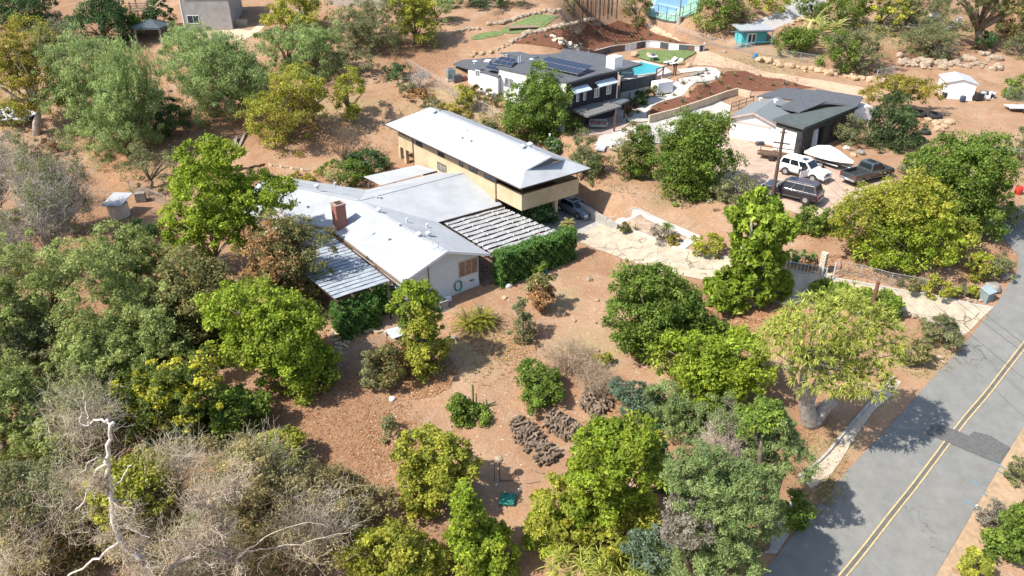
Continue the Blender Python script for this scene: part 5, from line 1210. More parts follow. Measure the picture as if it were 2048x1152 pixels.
hedge('long clipped green hedge in front of the right pergola', W, .55, 8.9, -1.0, .35, -3.05, 22000, 41)
hedge('nearer clipped box hedge block at the left pergola', W, -13.6, -10.2, 1.0, 3.0, -4.55, 14000, 42)
hedge('farther clipped hedge block against the white house corner', W, -10.1, -8.2, 2.0, 3.2, -4.5, 8000, 43)
tree('shrub', 'bright leafy shrub tree at the gable corner of the white house', 'tree', [(788,562,862,640),(805,600,872,690),(800,665,898,745)], 742, 'bright', 901, kinds=['bright','green','yelgreen'], bx=850)
SH('tawny leafy bush left of the gable shrub tree', (742,690,812,775), 'mixed', dens=.6)
SH('dry orange-brown bush under the gable shrub tree', (765,690,830,745), 'brown', dens=.8)
SH('thin olive shrub left of the orange leaf litter', (722,700,765,785), 'olive', dens=.5)
SH('reddish-brown shrub beside the big garden boulders', [(1055,545,1105,590),(1058,572,1112,626)], 'mixed', kinds=['mixed','brown'], by=622)
SH('thin grey-green shrub right of the cycad', [(1022,598,1060,640),(1018,630,1075,686)], 'olive', dens=.7, by=682)
SH('upper leafy green bush of the pair in mid yard', (1038,725,1118,785), 'green')
SH('lower leafy green bush of the pair in mid yard', (1055,762,1122,818), 'green')
SH('low leafy shrub beside the column cactus', [(888,790,945,838),(920,810,975,858)], 'green')
SH('tiny yellow shrub beside the dry brush mound', (1190,705,1222,732), 'yelgreen')
SH('small dark shrub at the top of the long clipped hedge front', (1052,512,1088,555), 'green', dens=.8)
SH('sparse grey shrub in the tree shade left of the yard', (755,830,800,880), 'olive', dens=.5)
bareshrub('big dry grey brush mound in mid yard', (1080,672,1190,745), 742, 51, 110, (.50,.38,.26), None, 0, name='brush_mound', cat='brush pile', rad=.010, subs=3)
bareshrub('lower dry grey brush mound above the log piles', (1150,715,1235,792), 790, 52, 90, (.48,.37,.26), None, 0, name='brush_mound', cat='brush pile', rad=.010, subs=3)
T_('yellow-green citrus tree in the lower centre of the yard', [(797,858,895,950),(830,878,952,990),(792,930,890,1035)], 1060, 'yelgreen', bx=865, fill=False)
T_('bright tree at the bottom centre below the citrus tree', [(895,985,968,1075),(905,1045,1015,1170)], 1190, 'bright', bx=935, fill=False)
T_('huge bright yellow-green tree at the bottom right of the log piles', [(1165,830,1290,950),(1190,860,1310,1010),(1125,910,1240,1040),(1060,970,1190,1090),(1150,980,1300,1130),(1052,1020,1140,1110)], 1120, 'bright', bx=1190, kinds=['bright','bright','bright','yelgreen','yelgreen','bright'], fill=False)
T_('dense dark green tree in front of the cracked driveway', [(1240,525,1345,620),(1222,580,1345,690),(1300,560,1402,660),(1240,640,1330,725)], 730, 'green', bx=1300, kinds=['green','green','green','green'])
T_('dark green bushy tree right behind the dense driveway tree', [(1330,612,1420,690),(1380,640,1475,715)], 730, 'green')
T_('bright lime-green tree right of the dense driveway tree', [(1320,665,1440,770),(1410,670,1530,790),(1350,710,1500,815)], 830, 'bright', kinds=['bright','bright','bright'])
T_('blue-green bush above the huge bright tree', [(1228,762,1300,830),(1260,780,1330,850)], 850, 'blue')
T_('feathery green tree right of the blue-green bush', [(1290,765,1370,840),(1320,790,1430,880)], 900, 'tamarisk')
T_('feathery tree with grey dead twigs beside the aloe trunk', [(1395,790,1500,860),(1400,850,1490,930)], 930, 'tamarisk', kinds=['tamarisk','grey'], dens=.8)
T_('feathery green tree left of the aloe tree trunk', [(1485,800,1560,890),(1500,870,1612,960)], 1090, 'tamarisk', near=True, kinds=['green','tamarisk'])
T_('large feathery tree in the lower right thicket', [(1330,890,1450,1010),(1400,920,1540,1050),(1440,1000,1560,1080)], 1210, 'tamarisk', near=True)
T_('grey-green feathery tree at the bottom of the thicket', [(1320,1000,1430,1100),(1390,1060,1520,1180)], 1260, 'tamarisk', near=True, kinds=['grey','tamarisk'])
T_('blue-green feathery bush at the bottom edge', [(1260,1055,1350,1150),(1310,1080,1400,1190)], 1180, 'blue', kinds=['blue','tamarisk'])
bareshrub('grey dead twig patch in the feathery thicket', (1395,830,1480,960), 965, 61, 100, (.56,.47,.37), None, 0, name='dead_brush', cat='dead brush', rad=.010)
bareshrub('lower grey dead twig patch in the feathery thicket', (1350,950,1440,1060), 1070, 62, 90, (.56,.47,.37), None, 0, name='dead_brush', cat='dead brush', rad=.010)
T_('dark shrub in the deep shade behind the huge bright tree', (1290,880,1350,1000), 1010, 'dark', dens=.5)
T_('olive shrub at the verge below the sidewalk', (1560,985,1620,1050), 1060, 'green', dens=.6, trunk=False)
# --- right side
T_('tall tree of drooping leaves beside the driveway', [(1470,400,1582,500),(1468,470,1566,560),(1482,520,1558,598)], 606, 'lychee', bx=1508, pale=True, dens=1.1, keep=True)
T_('leafy bush left of the drooping-leaved trunk', [(1415,545,1500,620)], 622, 'lychee')
T_('leafy bush right of the drooping-leaved trunk', (1530,540,1577,608), 612, 'lychee')
T_('bright green bushy tree on the right of the two beside the yard', [(1332,222,1450,330),(1312,280,1400,418),(1370,280,1456,410),(1320,250,1440,400)], 412, 'green', bx=1385, kinds=['green','green','green','green'], dens=1.7)
T_('olive tree left of the bright green tree by the yard', [(1228,256,1298,368),(1262,262,1322,358)], 372, 'olive', kinds=['mixed','green'], dens=1.6)
T_('small olive bush right of the bright green tree', (1428,356,1518,418), 418, 'olive')
T_('tall bright green tree before the neighbour white wall', [(1048,135,1112,215),(1005,180,1075,290),(1050,190,1110,285),(1085,215,1165,295)], 318, 'bright', bx=1075, kinds=['green','green','green','green'], dens=1.5)
SH('white-flowered shrub beneath the tall bright tree', (1085,280,1125,312), 'frangi')
SH('dark purple-leaved sapling beside the white wall', (1092,207,1112,235), 'red', dens=.6)
T_('feathery grey-green tree right of the long yellow roof', [(1132,268,1192,330),(1145,300,1208,368)], 366, 'tamarisk', kinds=['olive','tamarisk'], dens=1.5)
SH('brown-grey shrub beside the feathery tree', (1185,310,1225,350), 'brown', dens=.5)
T_('white-flowered frangipani tree beside the carport', [(1040,405,1112,450),(1010,420,1060,445)], 470, 'frangi', bx=1080)
SH('dense low green shrub row below the parked cars', [(1588,415,1640,468),(1625,425,1680,478)], 'blue', kinds=['green','green'])
T_('big yellow-green spreading tree beside the road', [(1685,370,1800,500),(1750,350,1880,480),(1790,420,1930,545),(1710,450,1850,545)], 560, 'yelgreen', bx=1760, kinds=['yelgreen','yelgreen','yelgreen','bright'])
T_('golden tree behind the big spreading tree', [(1850,340,1915,430)], 470, 'yellow')
T_('tall dark green tree on the right by the road', [(1885,268,2010,400),(1900,360,2000,500),(1820,300,1910,360)], 530, 'green', bx=1935, kinds=['green','green','green'], dens=1.4)
T_('olive bush behind the golden tree', (1805,310,1872,365), 372, 'olive')
T_('dark glossy tree beside the stacked tyres', [(1745,195,1830,270),(1722,240,1845,308)], 312, 'mango')
T_('sparse olive tree left of the dark glossy tree', (1672,232,1735,300), 302, 'olive', dens=.8)
T_('flat-topped golden tree behind the dark glossy tree', [(1728,165,1805,215),(1765,150,1845,200),(1815,158,1888,205)], 228, 'yellow', keep=True)
T_('bushy olive-green tree behind the dirt track', [(1640,68,1715,150),(1690,58,1775,152),(1660,55,1740,120)], 156, 'olive', kinds=['green','olive','olive'], dens=1.5)
T_('round green tree right of the turquoise shed', [(1548,60,1610,115),(1575,50,1640,110)], 118, 'green')
T_('dark tree left of the turquoise shed', [(1395,-20,1470,60),(1440,-10,1512,75)], 84, 'mixed', kinds=['green','mixed'])
T_('golden green tree at the top beside the gravel track', [(1500,-25,1572,28)], 36, 'yelgreen')
T_('bright yellow tree at the top centre right', [(1715,-10,1810,72)], 84, 'yellow', kinds=['flower'])
T_('green tree left of the bright yellow tree', [(1640,-20,1725,62)], 74, 'green')
T_('rust-tinged tree beside the dark pergola enclosure', (1244,-15,1300,48), 55, 'brown', kinds=['mixed'])
T_('small tree at the left end of the dark pergola', (1125,-10,1160,30), 36, 'olive')
T_('trees above the stone walls at the top edge', [(900,-25,960,20),(1000,-30,1050,8)], 26, 'dark')
T_('olive tree in front of the eucalyptus', [(1820,40,1905,120),(1800,60,1870,115)], 124, 'olive', dens=1.3)
T_('tall eucalyptus with a thick dark trunk at the top right', [(1885,-40,1965,62),(1935,-70,2010,10),(1990,-30,2060,70)], 98, 'olive', bx=1966, trad=.6, lim=6, kinds=['olive','olive','mixed'], dens=1.3, keep=True)
T_('grey-olive tree left of the eucalyptus at the top edge', [(1775,-25,1850,72),(1800,-30,1900,40)], 84, 'olive', dens=1.3)
T_('tall yellow-green tree top behind the banana plants', (1600,-20,1650,40), 52, 'green')
SH('low pale shrub among the eucalyptus boulders', (1868,100,1900,124), 'olive')
SH('brown shrub at the right edge below the eucalyptus', (1990,20,2055,80), 'brown')
T_('grey-green shrub tree at the right edge below the eucalyptus', (2005,70,2070,118), 122, 'olive')
SH('low grey bush beside the eucalyptus boulders', (1860,85,1915,118), 'grey')
T_('green tree at the right edge behind the fence', (2010,148,2080,205), 208, 'green')
SH('ferny dark bush at the foot of the eucalyptus', (1948,60,1990,108), 'dark')
T_('grey-olive tree at the right edge above the road', (2015,265,2070,345), 352, 'olive')
SH('dry yellow-green bush beside the upper road edge', [(1932,498,1985,560),(1975,510,2022,568)], 'olive', kinds=['yelgreen','olive'])
SH('rounded yellow-green bush left of the mail boxes', (1852,556,1910,596), 'yelgreen')
SH('tiny yellow-green bush left of the grey utility box', (1932,572,1958,600), 'yelgreen')
SH('small agave-like bush beside the tiny bush', (1910,572,1934,594), 'olive')
SH('dry bush before the chain link fence', (1795,556,1838,586), 'mixed', dens=.7)
SH('wispy olive bush at the bottom of the driveway', (1845,634,1928,696), 'olive')
SH('small olive bush beside the wispy bush', (1795,682,1858,730), 'mixed', dens=.8)
SH('mounded green ground cover, left of two beside the driveway', (1388,468,1446,512), 'yelgreen')
SH('mounded green ground cover, right of two beside the driveway', [(1558,498,1620,532)], 'hedge')
SH('bushy shrub at the far right edge of the road', (2000,410,2060,450), 'olive')
T_('lush green shrub at the lower right road edge', [(1975,1060,2040,1130),(2020,1000,2080,1080)], 1140, 'green')
SH('grey agave-like bush at the lower right road edge', (1958,1008,2030,1066), 'grey')
SH('yellow-green shrub near the bottom right corner', (1925,1105,1985,1160), 'yelgreen', by=1160)
SH('pale shrub at the right edge by the road', (2020,915,2070,970), 'olive')
SH('low shrub by the small planting bed', (1240,446,1262,468), 'mixed', dens=.6)
SH('wispy grey-green shrub in the planting bed', (1300,450,1345,488), 'grey')
SH('tawny weeds along the curved footpath', (1335,470,1362,492), 'yellow', dens=.6)
# clipped curved hedge behind aloe
hf2 = Fr(G(1640, 585), -.42); hedge('clipped curved green hedge behind the giant aloe tree', hf2, -.6, 5.9, -1.3, .4, H(*G(1720,610).xy)+1.25, 15000, 45, 'green')
SH('dark leafy shrubs in the shade of the pool terrace wall, left end', (1235,196,1275,232), 'dark')
SH('dark leafy shrub in the shade below the middle of the pool wall', (1262,182,1300,212), 'dark')
SH('green shrub at the right end of the pool wall', (1292,172,1325,196), 'mixed')
# --- giant aloe tree
def aloe(label, boxes, by, bx, n, L, seed, trunks=None, nl=18, YO=0.):
    rng = np.random.default_rng(seed); B = G(bx, by); root = thing('aloe_tree', label, 'aloe tree', B); cs, outs = [], []
    area = [(b[2]-b[0])*(b[3]-b[1]) for b in boxes]
    for b, a in zip(boxes, area):
        c, rr = box_ell(*b, B.y+YO); k = int(n*a/sum(area)); c = np.array(c); rr = np.array(rr)
        i = np.arange(k); ph = i*2.39996; zz = 1-1.45*(i+.5)/k; d = np.stack([np.cos(ph)*np.sqrt(1-zz*zz), np.sin(ph)*np.sqrt(1-zz*zz), zz], -1)+rng.normal(0, .06, (k, 3))
        cs.append(c+d*rr*rng.uniform(.72, 1.0, (k, 1))-np.array([0, 0, .2])); outs.append(d)
    cs = np.concatenate(cs); outs = np.concatenate(outs)
    rosettes('crown', root, cs, outs, L, .07, nl, 1.6, (.21,.26,.04), (.54,.56,.13), seed)
    if trunks:
        mb = MB()
        for tr in trunks:
            pts = [PV(p[0], p[1], B.y+(p[3] if len(p) > 3 else 0)) for p in tr]; rad = [p[2]/2/pxm(q) for p, q in zip(tr, pts)]
            if tr is trunks[0]: pts[0] = B-Vector((0,0,.2))
            sm = smoothpoly([tuple(p) for p in pts], 3, False); mb.tube(sm, list(np.interp(np.linspace(0,1,len(sm)), np.linspace(0,1,len(rad)), rad)), 10)
        hub = PV((trunks[0][-1][0]), trunks[0][-1][1], B.y+trunks[0][-1][3]); rnd = random.Random(seed)
        for j in range(0, len(cs), 18):
            e = Vector(cs[j]); mid = hub.lerp(e, .55)-Vector((0,0,.3)); mb.tube([hub, mid, e], [.10, .05, .03], 5)
        mb.build('trunk', mat('aloe_bark', (.36,.33,.29), .9, .3, 4, .8, .1), root, smooth=True)
    return root
ALOE = aloe('giant multi-headed aloe tree with a thick pale trunk by the road', [(1550,582,1690,745),(1625,570,1765,725),(1690,615,1805,770),(1580,680,1725,800),(1520,615,1610,740),(1640,700,1780,800)], 845, 1622, 680, .56, 71, nl=12, YO=-2.8, trunks=
     [[(1622,845,36,0),(1614,815,32,-.4),(1611,790,22,-.8),(1607,755,15,-1.4),(1612,725,11,-2)],[(1628,842,32,0),(1642,824,28,0),(1656,810,24,0),(1672,800,20,0)],[(1615,812,24,-.3),(1630,775,17,-1),(1648,740,13,-1.8),(1665,705,9,-2.6)],[(1612,805,20,-.4),(1599,788,15,-.8),(1590,765,10,-1.3),(1575,730,7,-2)],[(1622,790,14,-.8),(1650,765,11,-1.6),(1690,745,8,-2.4)]])
aloe('cluster of aloe rosettes at the bottom edge', [(1100,1085,1210,1175),(1190,1095,1330,1190)], 1175, 1210, 60, .95, 72, nl=16)
# palms, cycad, cactus, banana, agaves, bed plants
def rosette_plant(name, label, cat, px, py, h, L, Wd, nl, droop, base, tip, seed, group=None, stem=0, segs=4):
    g = G(px, py); root = thing(name, label, cat, g, group)
    cs = np.array([[g.x, g.y, g.z+h]]); rosettes('leaves', root, cs, np.array([[0, 0, .4]]), L, Wd, nl, droop, base, tip, seed, segs)
    if stem: MB().tube([g-Vector((0,0,.2)), g+Vector((.03,0,h*.5)), g+Vector((0,0,h))], [stem*1.3, stem, stem*.9], 7).build('stem', M_bark, root, smooth=True)
    return root
def fronds(root, g, n, L, seed, base, tip, lw, el0=.1, el1=1.3, droop=1.2, wf=.28):
    """feather fronds: a midrib with leaflets"""
    rng = np.random.default_rng(seed); VB, DB, CB = [], [], []
    for i in range(n):
        az = i*2.4; el = el0+(el1-el0)*i/n; d = np.array([math.cos(az)*math.cos(el), math.sin(az)*math.cos(el), math.sin(el)]); p = np.array(g, float); Lf = L*rng.uniform(.85, 1.1)
        side = unit(np.cross(d, [0, 0, 1.])); K = 18
        for s in range(K):
            p = p+d*Lf/K; d = unit(d-np.array([0, 0, droop/K])); w = wf*Lf*math.sin(math.pi*(.12+.85*s/K))
            for q in (-1, 1): VB.append(p.copy()); DB.append((side*q+d*.7)*1.0); CB.append(w)
    VB, DB, CB = map(np.array, (VB, DB, CB)); t = rng.uniform(0, 1, (len(VB), 1)); col = np.array(base)*(1-t)+np.array(tip)*t
    V, Q, Cc = strip_leaves(VB-np.array(ORG[root.name]), DB, CB, lw, .5, 2, col)
    return link('fronds', npmesh('fronds', V, Q, col=Cc), M_leaf, root)
for px, py, L, sd in ((938,660,1.75,81),(966,650,1.5,82)):
    g = G(px, py); rt = thing('cycad', 'spiky green cycad below the gable, %s of the pair' % ('left' if px < 950 else 'right'), 'cycad', g, 'cycads in the front yard')
    fronds(rt, g+Vector((0,0,.45)), 44, L, sd, (.10,.13,.02), (.42,.40,.06), .055, .0, 1.35, 1.0, .13); MB().lathe(g, [(.2,-.1),(.22,.3),(.12,.5)], 8).build('stem', M_bark, rt)
g = G(1135, 482); rt = thing('palm_tree', 'small shaggy palm beside the end of the long hedge', 'palm', g)
fronds(rt, g+Vector((0,0,1.7)), 30, .95, 83, (.20,.20,.05), (.42,.38,.14), .05, -.3, 1.3, 1.8); MB().tube([g, g+Vector((-.1,0,.9)), g+Vector((0,0,1.7))], [.14,.09,.1], 8).build('trunk', M_pale, rt, smooth=True)
rosette_plant('grass_tree', 'fine-leaved green grass tree in the driveway planting bed', 'plant', 1332, 476, 1.1, 1.0, .035, 150, 2.2, (.13,.18,.03), (.30,.36,.08), 84, stem=.09)
rosette_plant('spiky_plant', 'spiky succulent in the driveway planting bed', 'plant', 1270, 462, .2, .6, .05, 26, .4, (.13,.16,.05), (.25,.27,.10), 85)
for i, (px, py, L) in enumerate(((1608,92,3.2),(1640,84,3.8),(1668,80,3.4),(1590,98,2.6),(1625,70,3.2))):
    g = G(px, py); rt = thing('banana_plant', '%s of the yellow-green banana plants behind the dirt track' % ('second from left', 'second from right', 'rightmost', 'leftmost', 'middle and farthest')[i], 'banana plant', g, 'banana plants behind the track')
    rosettes('leaves', rt, np.array([[g.x, g.y, g.z+1.6]]), np.array([[0,0,.8]]), L, .65, 13, 1.2, (.24,.30,.06), (.55,.52,.22), 90+i, 5); MB().tube([g, g+Vector((0,0,1.7))], [.16,.1], 7).build('stem', M_pale, rt)
# column cactus
g = G(947, 822); rt = thing('column_cactus', 'tall thin column cactus with two short arms in the yard', 'cactus', g); M_cac = mat('cactus_green', (.10,.13,.04), .8, .2)
for dx, h, r0 in ((0,2.3,.07),(.22,1.5,.05),(.75,.7,.05),(.95,.8,.045)): MB().tube([g+Vector((dx,dx*.3,-.1)), g+Vector((dx,dx*.3,h))], [r0, r0*.9], 8).build('stem', M_cac, rt)
MB().tube([g+Vector((.3,.1,.15)), g+Vector((1.6,.5,.25))], .04, 6).build('fallen_arm', M_cac, rt)
# agaves and mulch-bed plants
rnd = random.Random(3)
for i, (px, py) in enumerate(((437,216),(972,272-4),(948,250),(990,262),(934,203),(1275,228),(1262,236),(1268,214),(1285,206),(1255,246))):
    if i == 0: continue
    rosette_plant('agave', 'grey-green agave, number %s along the bank and patio path' % i, 'agave', px, py, .1, .75, .09, 22, .2, (.13,.17,.10), (.26,.32,.22), 400+i, group='agaves')
AG = [o for o in C.objects if o.name.startswith('agave')]
for o, l in zip(AG, ('at the foot of the bank below the tawny shrubs','beside the long bank shrub','rightmost on the fenced bank','next to the upright yellow-green bank shrub','in the shaded bed right of the patio posts','nearest the patio posts','in the shaded bed below the pool wall','closest to the curved white path','at the edge of the lower patio')): o['label'] = 'grey-green agave '+l
bed = [(1055,86),(1068,80),(1090,75),(1105,68),(1120,84),(1150,70),(1168,62),(1180,86),(1195,70),(1212,78),(1215,60),(1231,88),(1240,66),(1252,52),(1262,74),(1278,62),(1282,80),(1300,72),(1318,84),(1340,83),(1205,52),(1128,60),(1140,92),(1160,96),(1236,92),(1262,88),(1352,86),
 (1330,208),(1348,192),(1365,206),(1380,186),(1395,198),(1410,172),(1420,188),(1440,166),(1455,178),(1470,152),(1478,168),(1500,160),(1520,170),(1545,172),(1570,170),(1395,152),(1365,168),(1412,143),(1318,219),(1442,150),(1432,158),(1480,180),(1520,152),(1590,172)]
protos = []
for j in range(3):
    cols = (((.10,.15,.05),(.28,.33,.15)),((.13,.14,.05),(.33,.30,.15)),((.09,.13,.08),(.22,.28,.20)))[j]
    px, py = bed[j]; g = G(px, py); me_root = thing('bed_plant', 'small young plant in the big mulch slope above the pool', 'plant', g, 'small plants in the mulch beds')
    rosettes('leaves', me_root, np.array([[g.x, g.y, g.z+.08]]), np.array([[0,0,.3]]), .42+.08*j, .09, 22, .5, *cols, 500+j, 2); protos.append(me_root)
for i, (px, py) in enumerate(bed[3:]):
    c = copy_tree(protos[i % 3]); c.location = G(px, py); c['label'] = 'small young plant in the %s' % ('big mulch slope above the pool' if py < 98 else 'long mulch bed above the tan retaining wall' if px > 1440 or py > 195 else 'mulch beside the curved white path'); s = rnd.uniform(.75, 1.4); c.scale = (s, s, s); c.rotation_euler.z = rnd.uniform(0, 6)
# ------------------------------------------------------------------ rocks
RM = [rocks_mesh('rock', s) for s in range(6)]
def rock(px, py, d, m, label=None, cat='rock', group=None, par=None, k=None, flat_=.7):
    g = G(px, py); me = RM[k if k is not None else rnd.randrange(6)]; key = (me.name, m.name)
    if key not in RK: mm = me.copy(); mm.materials.append(m); RK[key] = mm
    o = bpy.data.objects.new('rock' if par else 'boulder', RK[key]); C.objects.link(o); s = d/2
    o.scale = (s*rnd.uniform(.85,1.2), s*rnd.uniform(.8,1.1), s*flat_*rnd.uniform(.85,1.2)); o.rotation_euler = (rnd.uniform(-.2,.2), rnd.uniform(-.2,.2), rnd.uniform(0,6))
    loc = g+Vector((0,0,s*flat_*.35))
    if par: o.parent = par; o.location = loc-ORG[par.name]
    else: o.location = loc; tag(o, label, cat, group)
    return o
RK = {}
for px, py, d, m, l in [(1050,546,1.1,M_stone,'largest pale boulder beside the long hedge'),(1022,557,1.0,M_tan2,'sandy boulder left of the largest pale boulder'),(1017,573,.75,M_white2,'pale broken boulder below the sandy boulder'),(1009,597,.6,M_tan2,'rounded tan rock above the cycad'),
 (1180,560,.65,M_stone,'lone pale angular rock in the open yard'),(1194,602,.5,M_stone,'small grey rock right of the open yard'),(1148,643,.45,M_stone,'small tan rock in the middle of the open yard'),(784,799,.55,M_white2,'small white rock beside the orange leaf litter'),(1195,702,.4,M_stone,'small white rock above the dry brush mound'),
 (908,677,.6,M_stone2,'grey rock left of the cycads'),(1238,770,1.0,M_stone,'pale boulder at the edge of the blue-green bush'),(957,618,.6,M_stone2,'grey rock behind the cycads'),
 (1722,308,1.15,M_stone2,'large smooth grey boulder beside the dark glossy tree'),(1706,312,.8,M_tan2,'tan rock left of the smooth grey boulder'),(1985,580,1.5,M_stone2,'large grey boulder at the road edge beside the utility box'),(1972,590,1.0,M_stone2,'second grey boulder between utility box and the large boulder'),(2010,556,.9,M_stone2,'grey boulder beside the dry bush at the upper road edge'),
 (1828,634,.7,M_stone,'pale rock at the lower driveway edge, right of two'),(1812,630,.7,M_stone,'pale rock at the lower driveway edge, left of two'),(1448,105,.9,M_stone,'white boulder at the bend of the dirt track'),(1325,158,1.,M_tan2,'tan boulder near the mulch edge'),(1692,297,.8,M_white2,'pale broken slab beside the sparse olive tree'),
 (1378,134,1.4,M_tan2,'large tan boulder at the end of the pool'),(1362,128,1.2,M_tan2,'tan boulder beside the pool lounger'),(1300,112,1.3,M_tan2,'flat tan boulder at the back of the pool'),(1270,113,1.6,M_tan2,'long tan boulder behind the neighbour roof'),
 (1880,716,.5,M_stone,'pale stone at the verge, upper of two'),(1888,726,.5,M_stone,'pale stone at the verge, lower of two'),(1460,568,.6,M_stone,'pale stone among the drooping-leaved bushes')]:
    rock(px, py, d, m, l, 'boulder')
def rockrow(label, pxs, n, w, d, m, seed, cat='stone wall', name='stone_wall', rows=1):
    r_ = random.Random(seed); root = thing(name, label, cat, G(*pxs[len(pxs)//2]))
    L = [math.dist(a, b) for a, b in zip(pxs, pxs[1:])]; T0 = sum(L)
    for i in range(n):
        t = (i+r_.random())/n*T0; k = 0
        while k < len(L)-1 and t > L[k]: t -= L[k]; k += 1
        a, b = pxs[k], pxs[k+1]; f = min(1, t/L[k]); rock(a[0]+(b[0]-a[0])*f+r_.uniform(-w, w), a[1]+(b[1]-a[1])*f+r_.uniform(-w, w)*.6, d*r_.uniform(.6, 1.4), m, par=root)
rockrow('rough stone wall along the top of the mulch slope', [(1020,86),(1040,78),(1052,68),(1085,62),(1120,54),(1170,44),(1196,40)], 74, 3.0, .85, M_stone, 1)
rockrow('second rough stone wall above the timber platform', [(968,50),(1010,46),(1045,34),(1085,24),(1120,22)], 46, 3.0, .8, M_stone, 2)
rockrow('pale stone drain running down the mulch slope', [(1108,76),(1125,84),(1140,92),(1160,101)], 44, 7, .6, mat('cream_stone', (.58,.50,.38), .9, .15), 3)
rockrow('scattered stones on the terrace left of the neighbour roof', [(940,112),(980,104),(1015,92)], 18, 5, .6, M_tan2, 4)
rockrow('row of sandy boulders along the far side of the dirt track', [(1512,120),(1560,130),(1600,138),(1660,150),(1720,160),(1790,165)], 40, 5, 1.1, M_tan2, 5)
rockrow('boulder field beneath the eucalyptus', [(1790,130),(1840,125),(1880,135),(1920,120),(1980,115),(2000,135)], 42, 14, 1.2, M_stone, 6)
rockrow('rock pile below the tractor tyres', [(1850,245),(1880,250),(1900,245),(1870,262)], 18, 8, 1.0, M_tan2, 7)
rockrow('stones along the foot of the sandy bank', [(790,172),(840,150),(868,160)], 18, 6, .5, M_stone, 8)
rockrow('stones lining the upper slope at the top', [(905,70),(930,60),(960,58)], 16, 5, .6, M_stone, 9)
rockrow('stones at the road verge beside the boxes', [(1925,598),(1950,603),(1975,600)], 12, 4, .35, M_stone, 10)
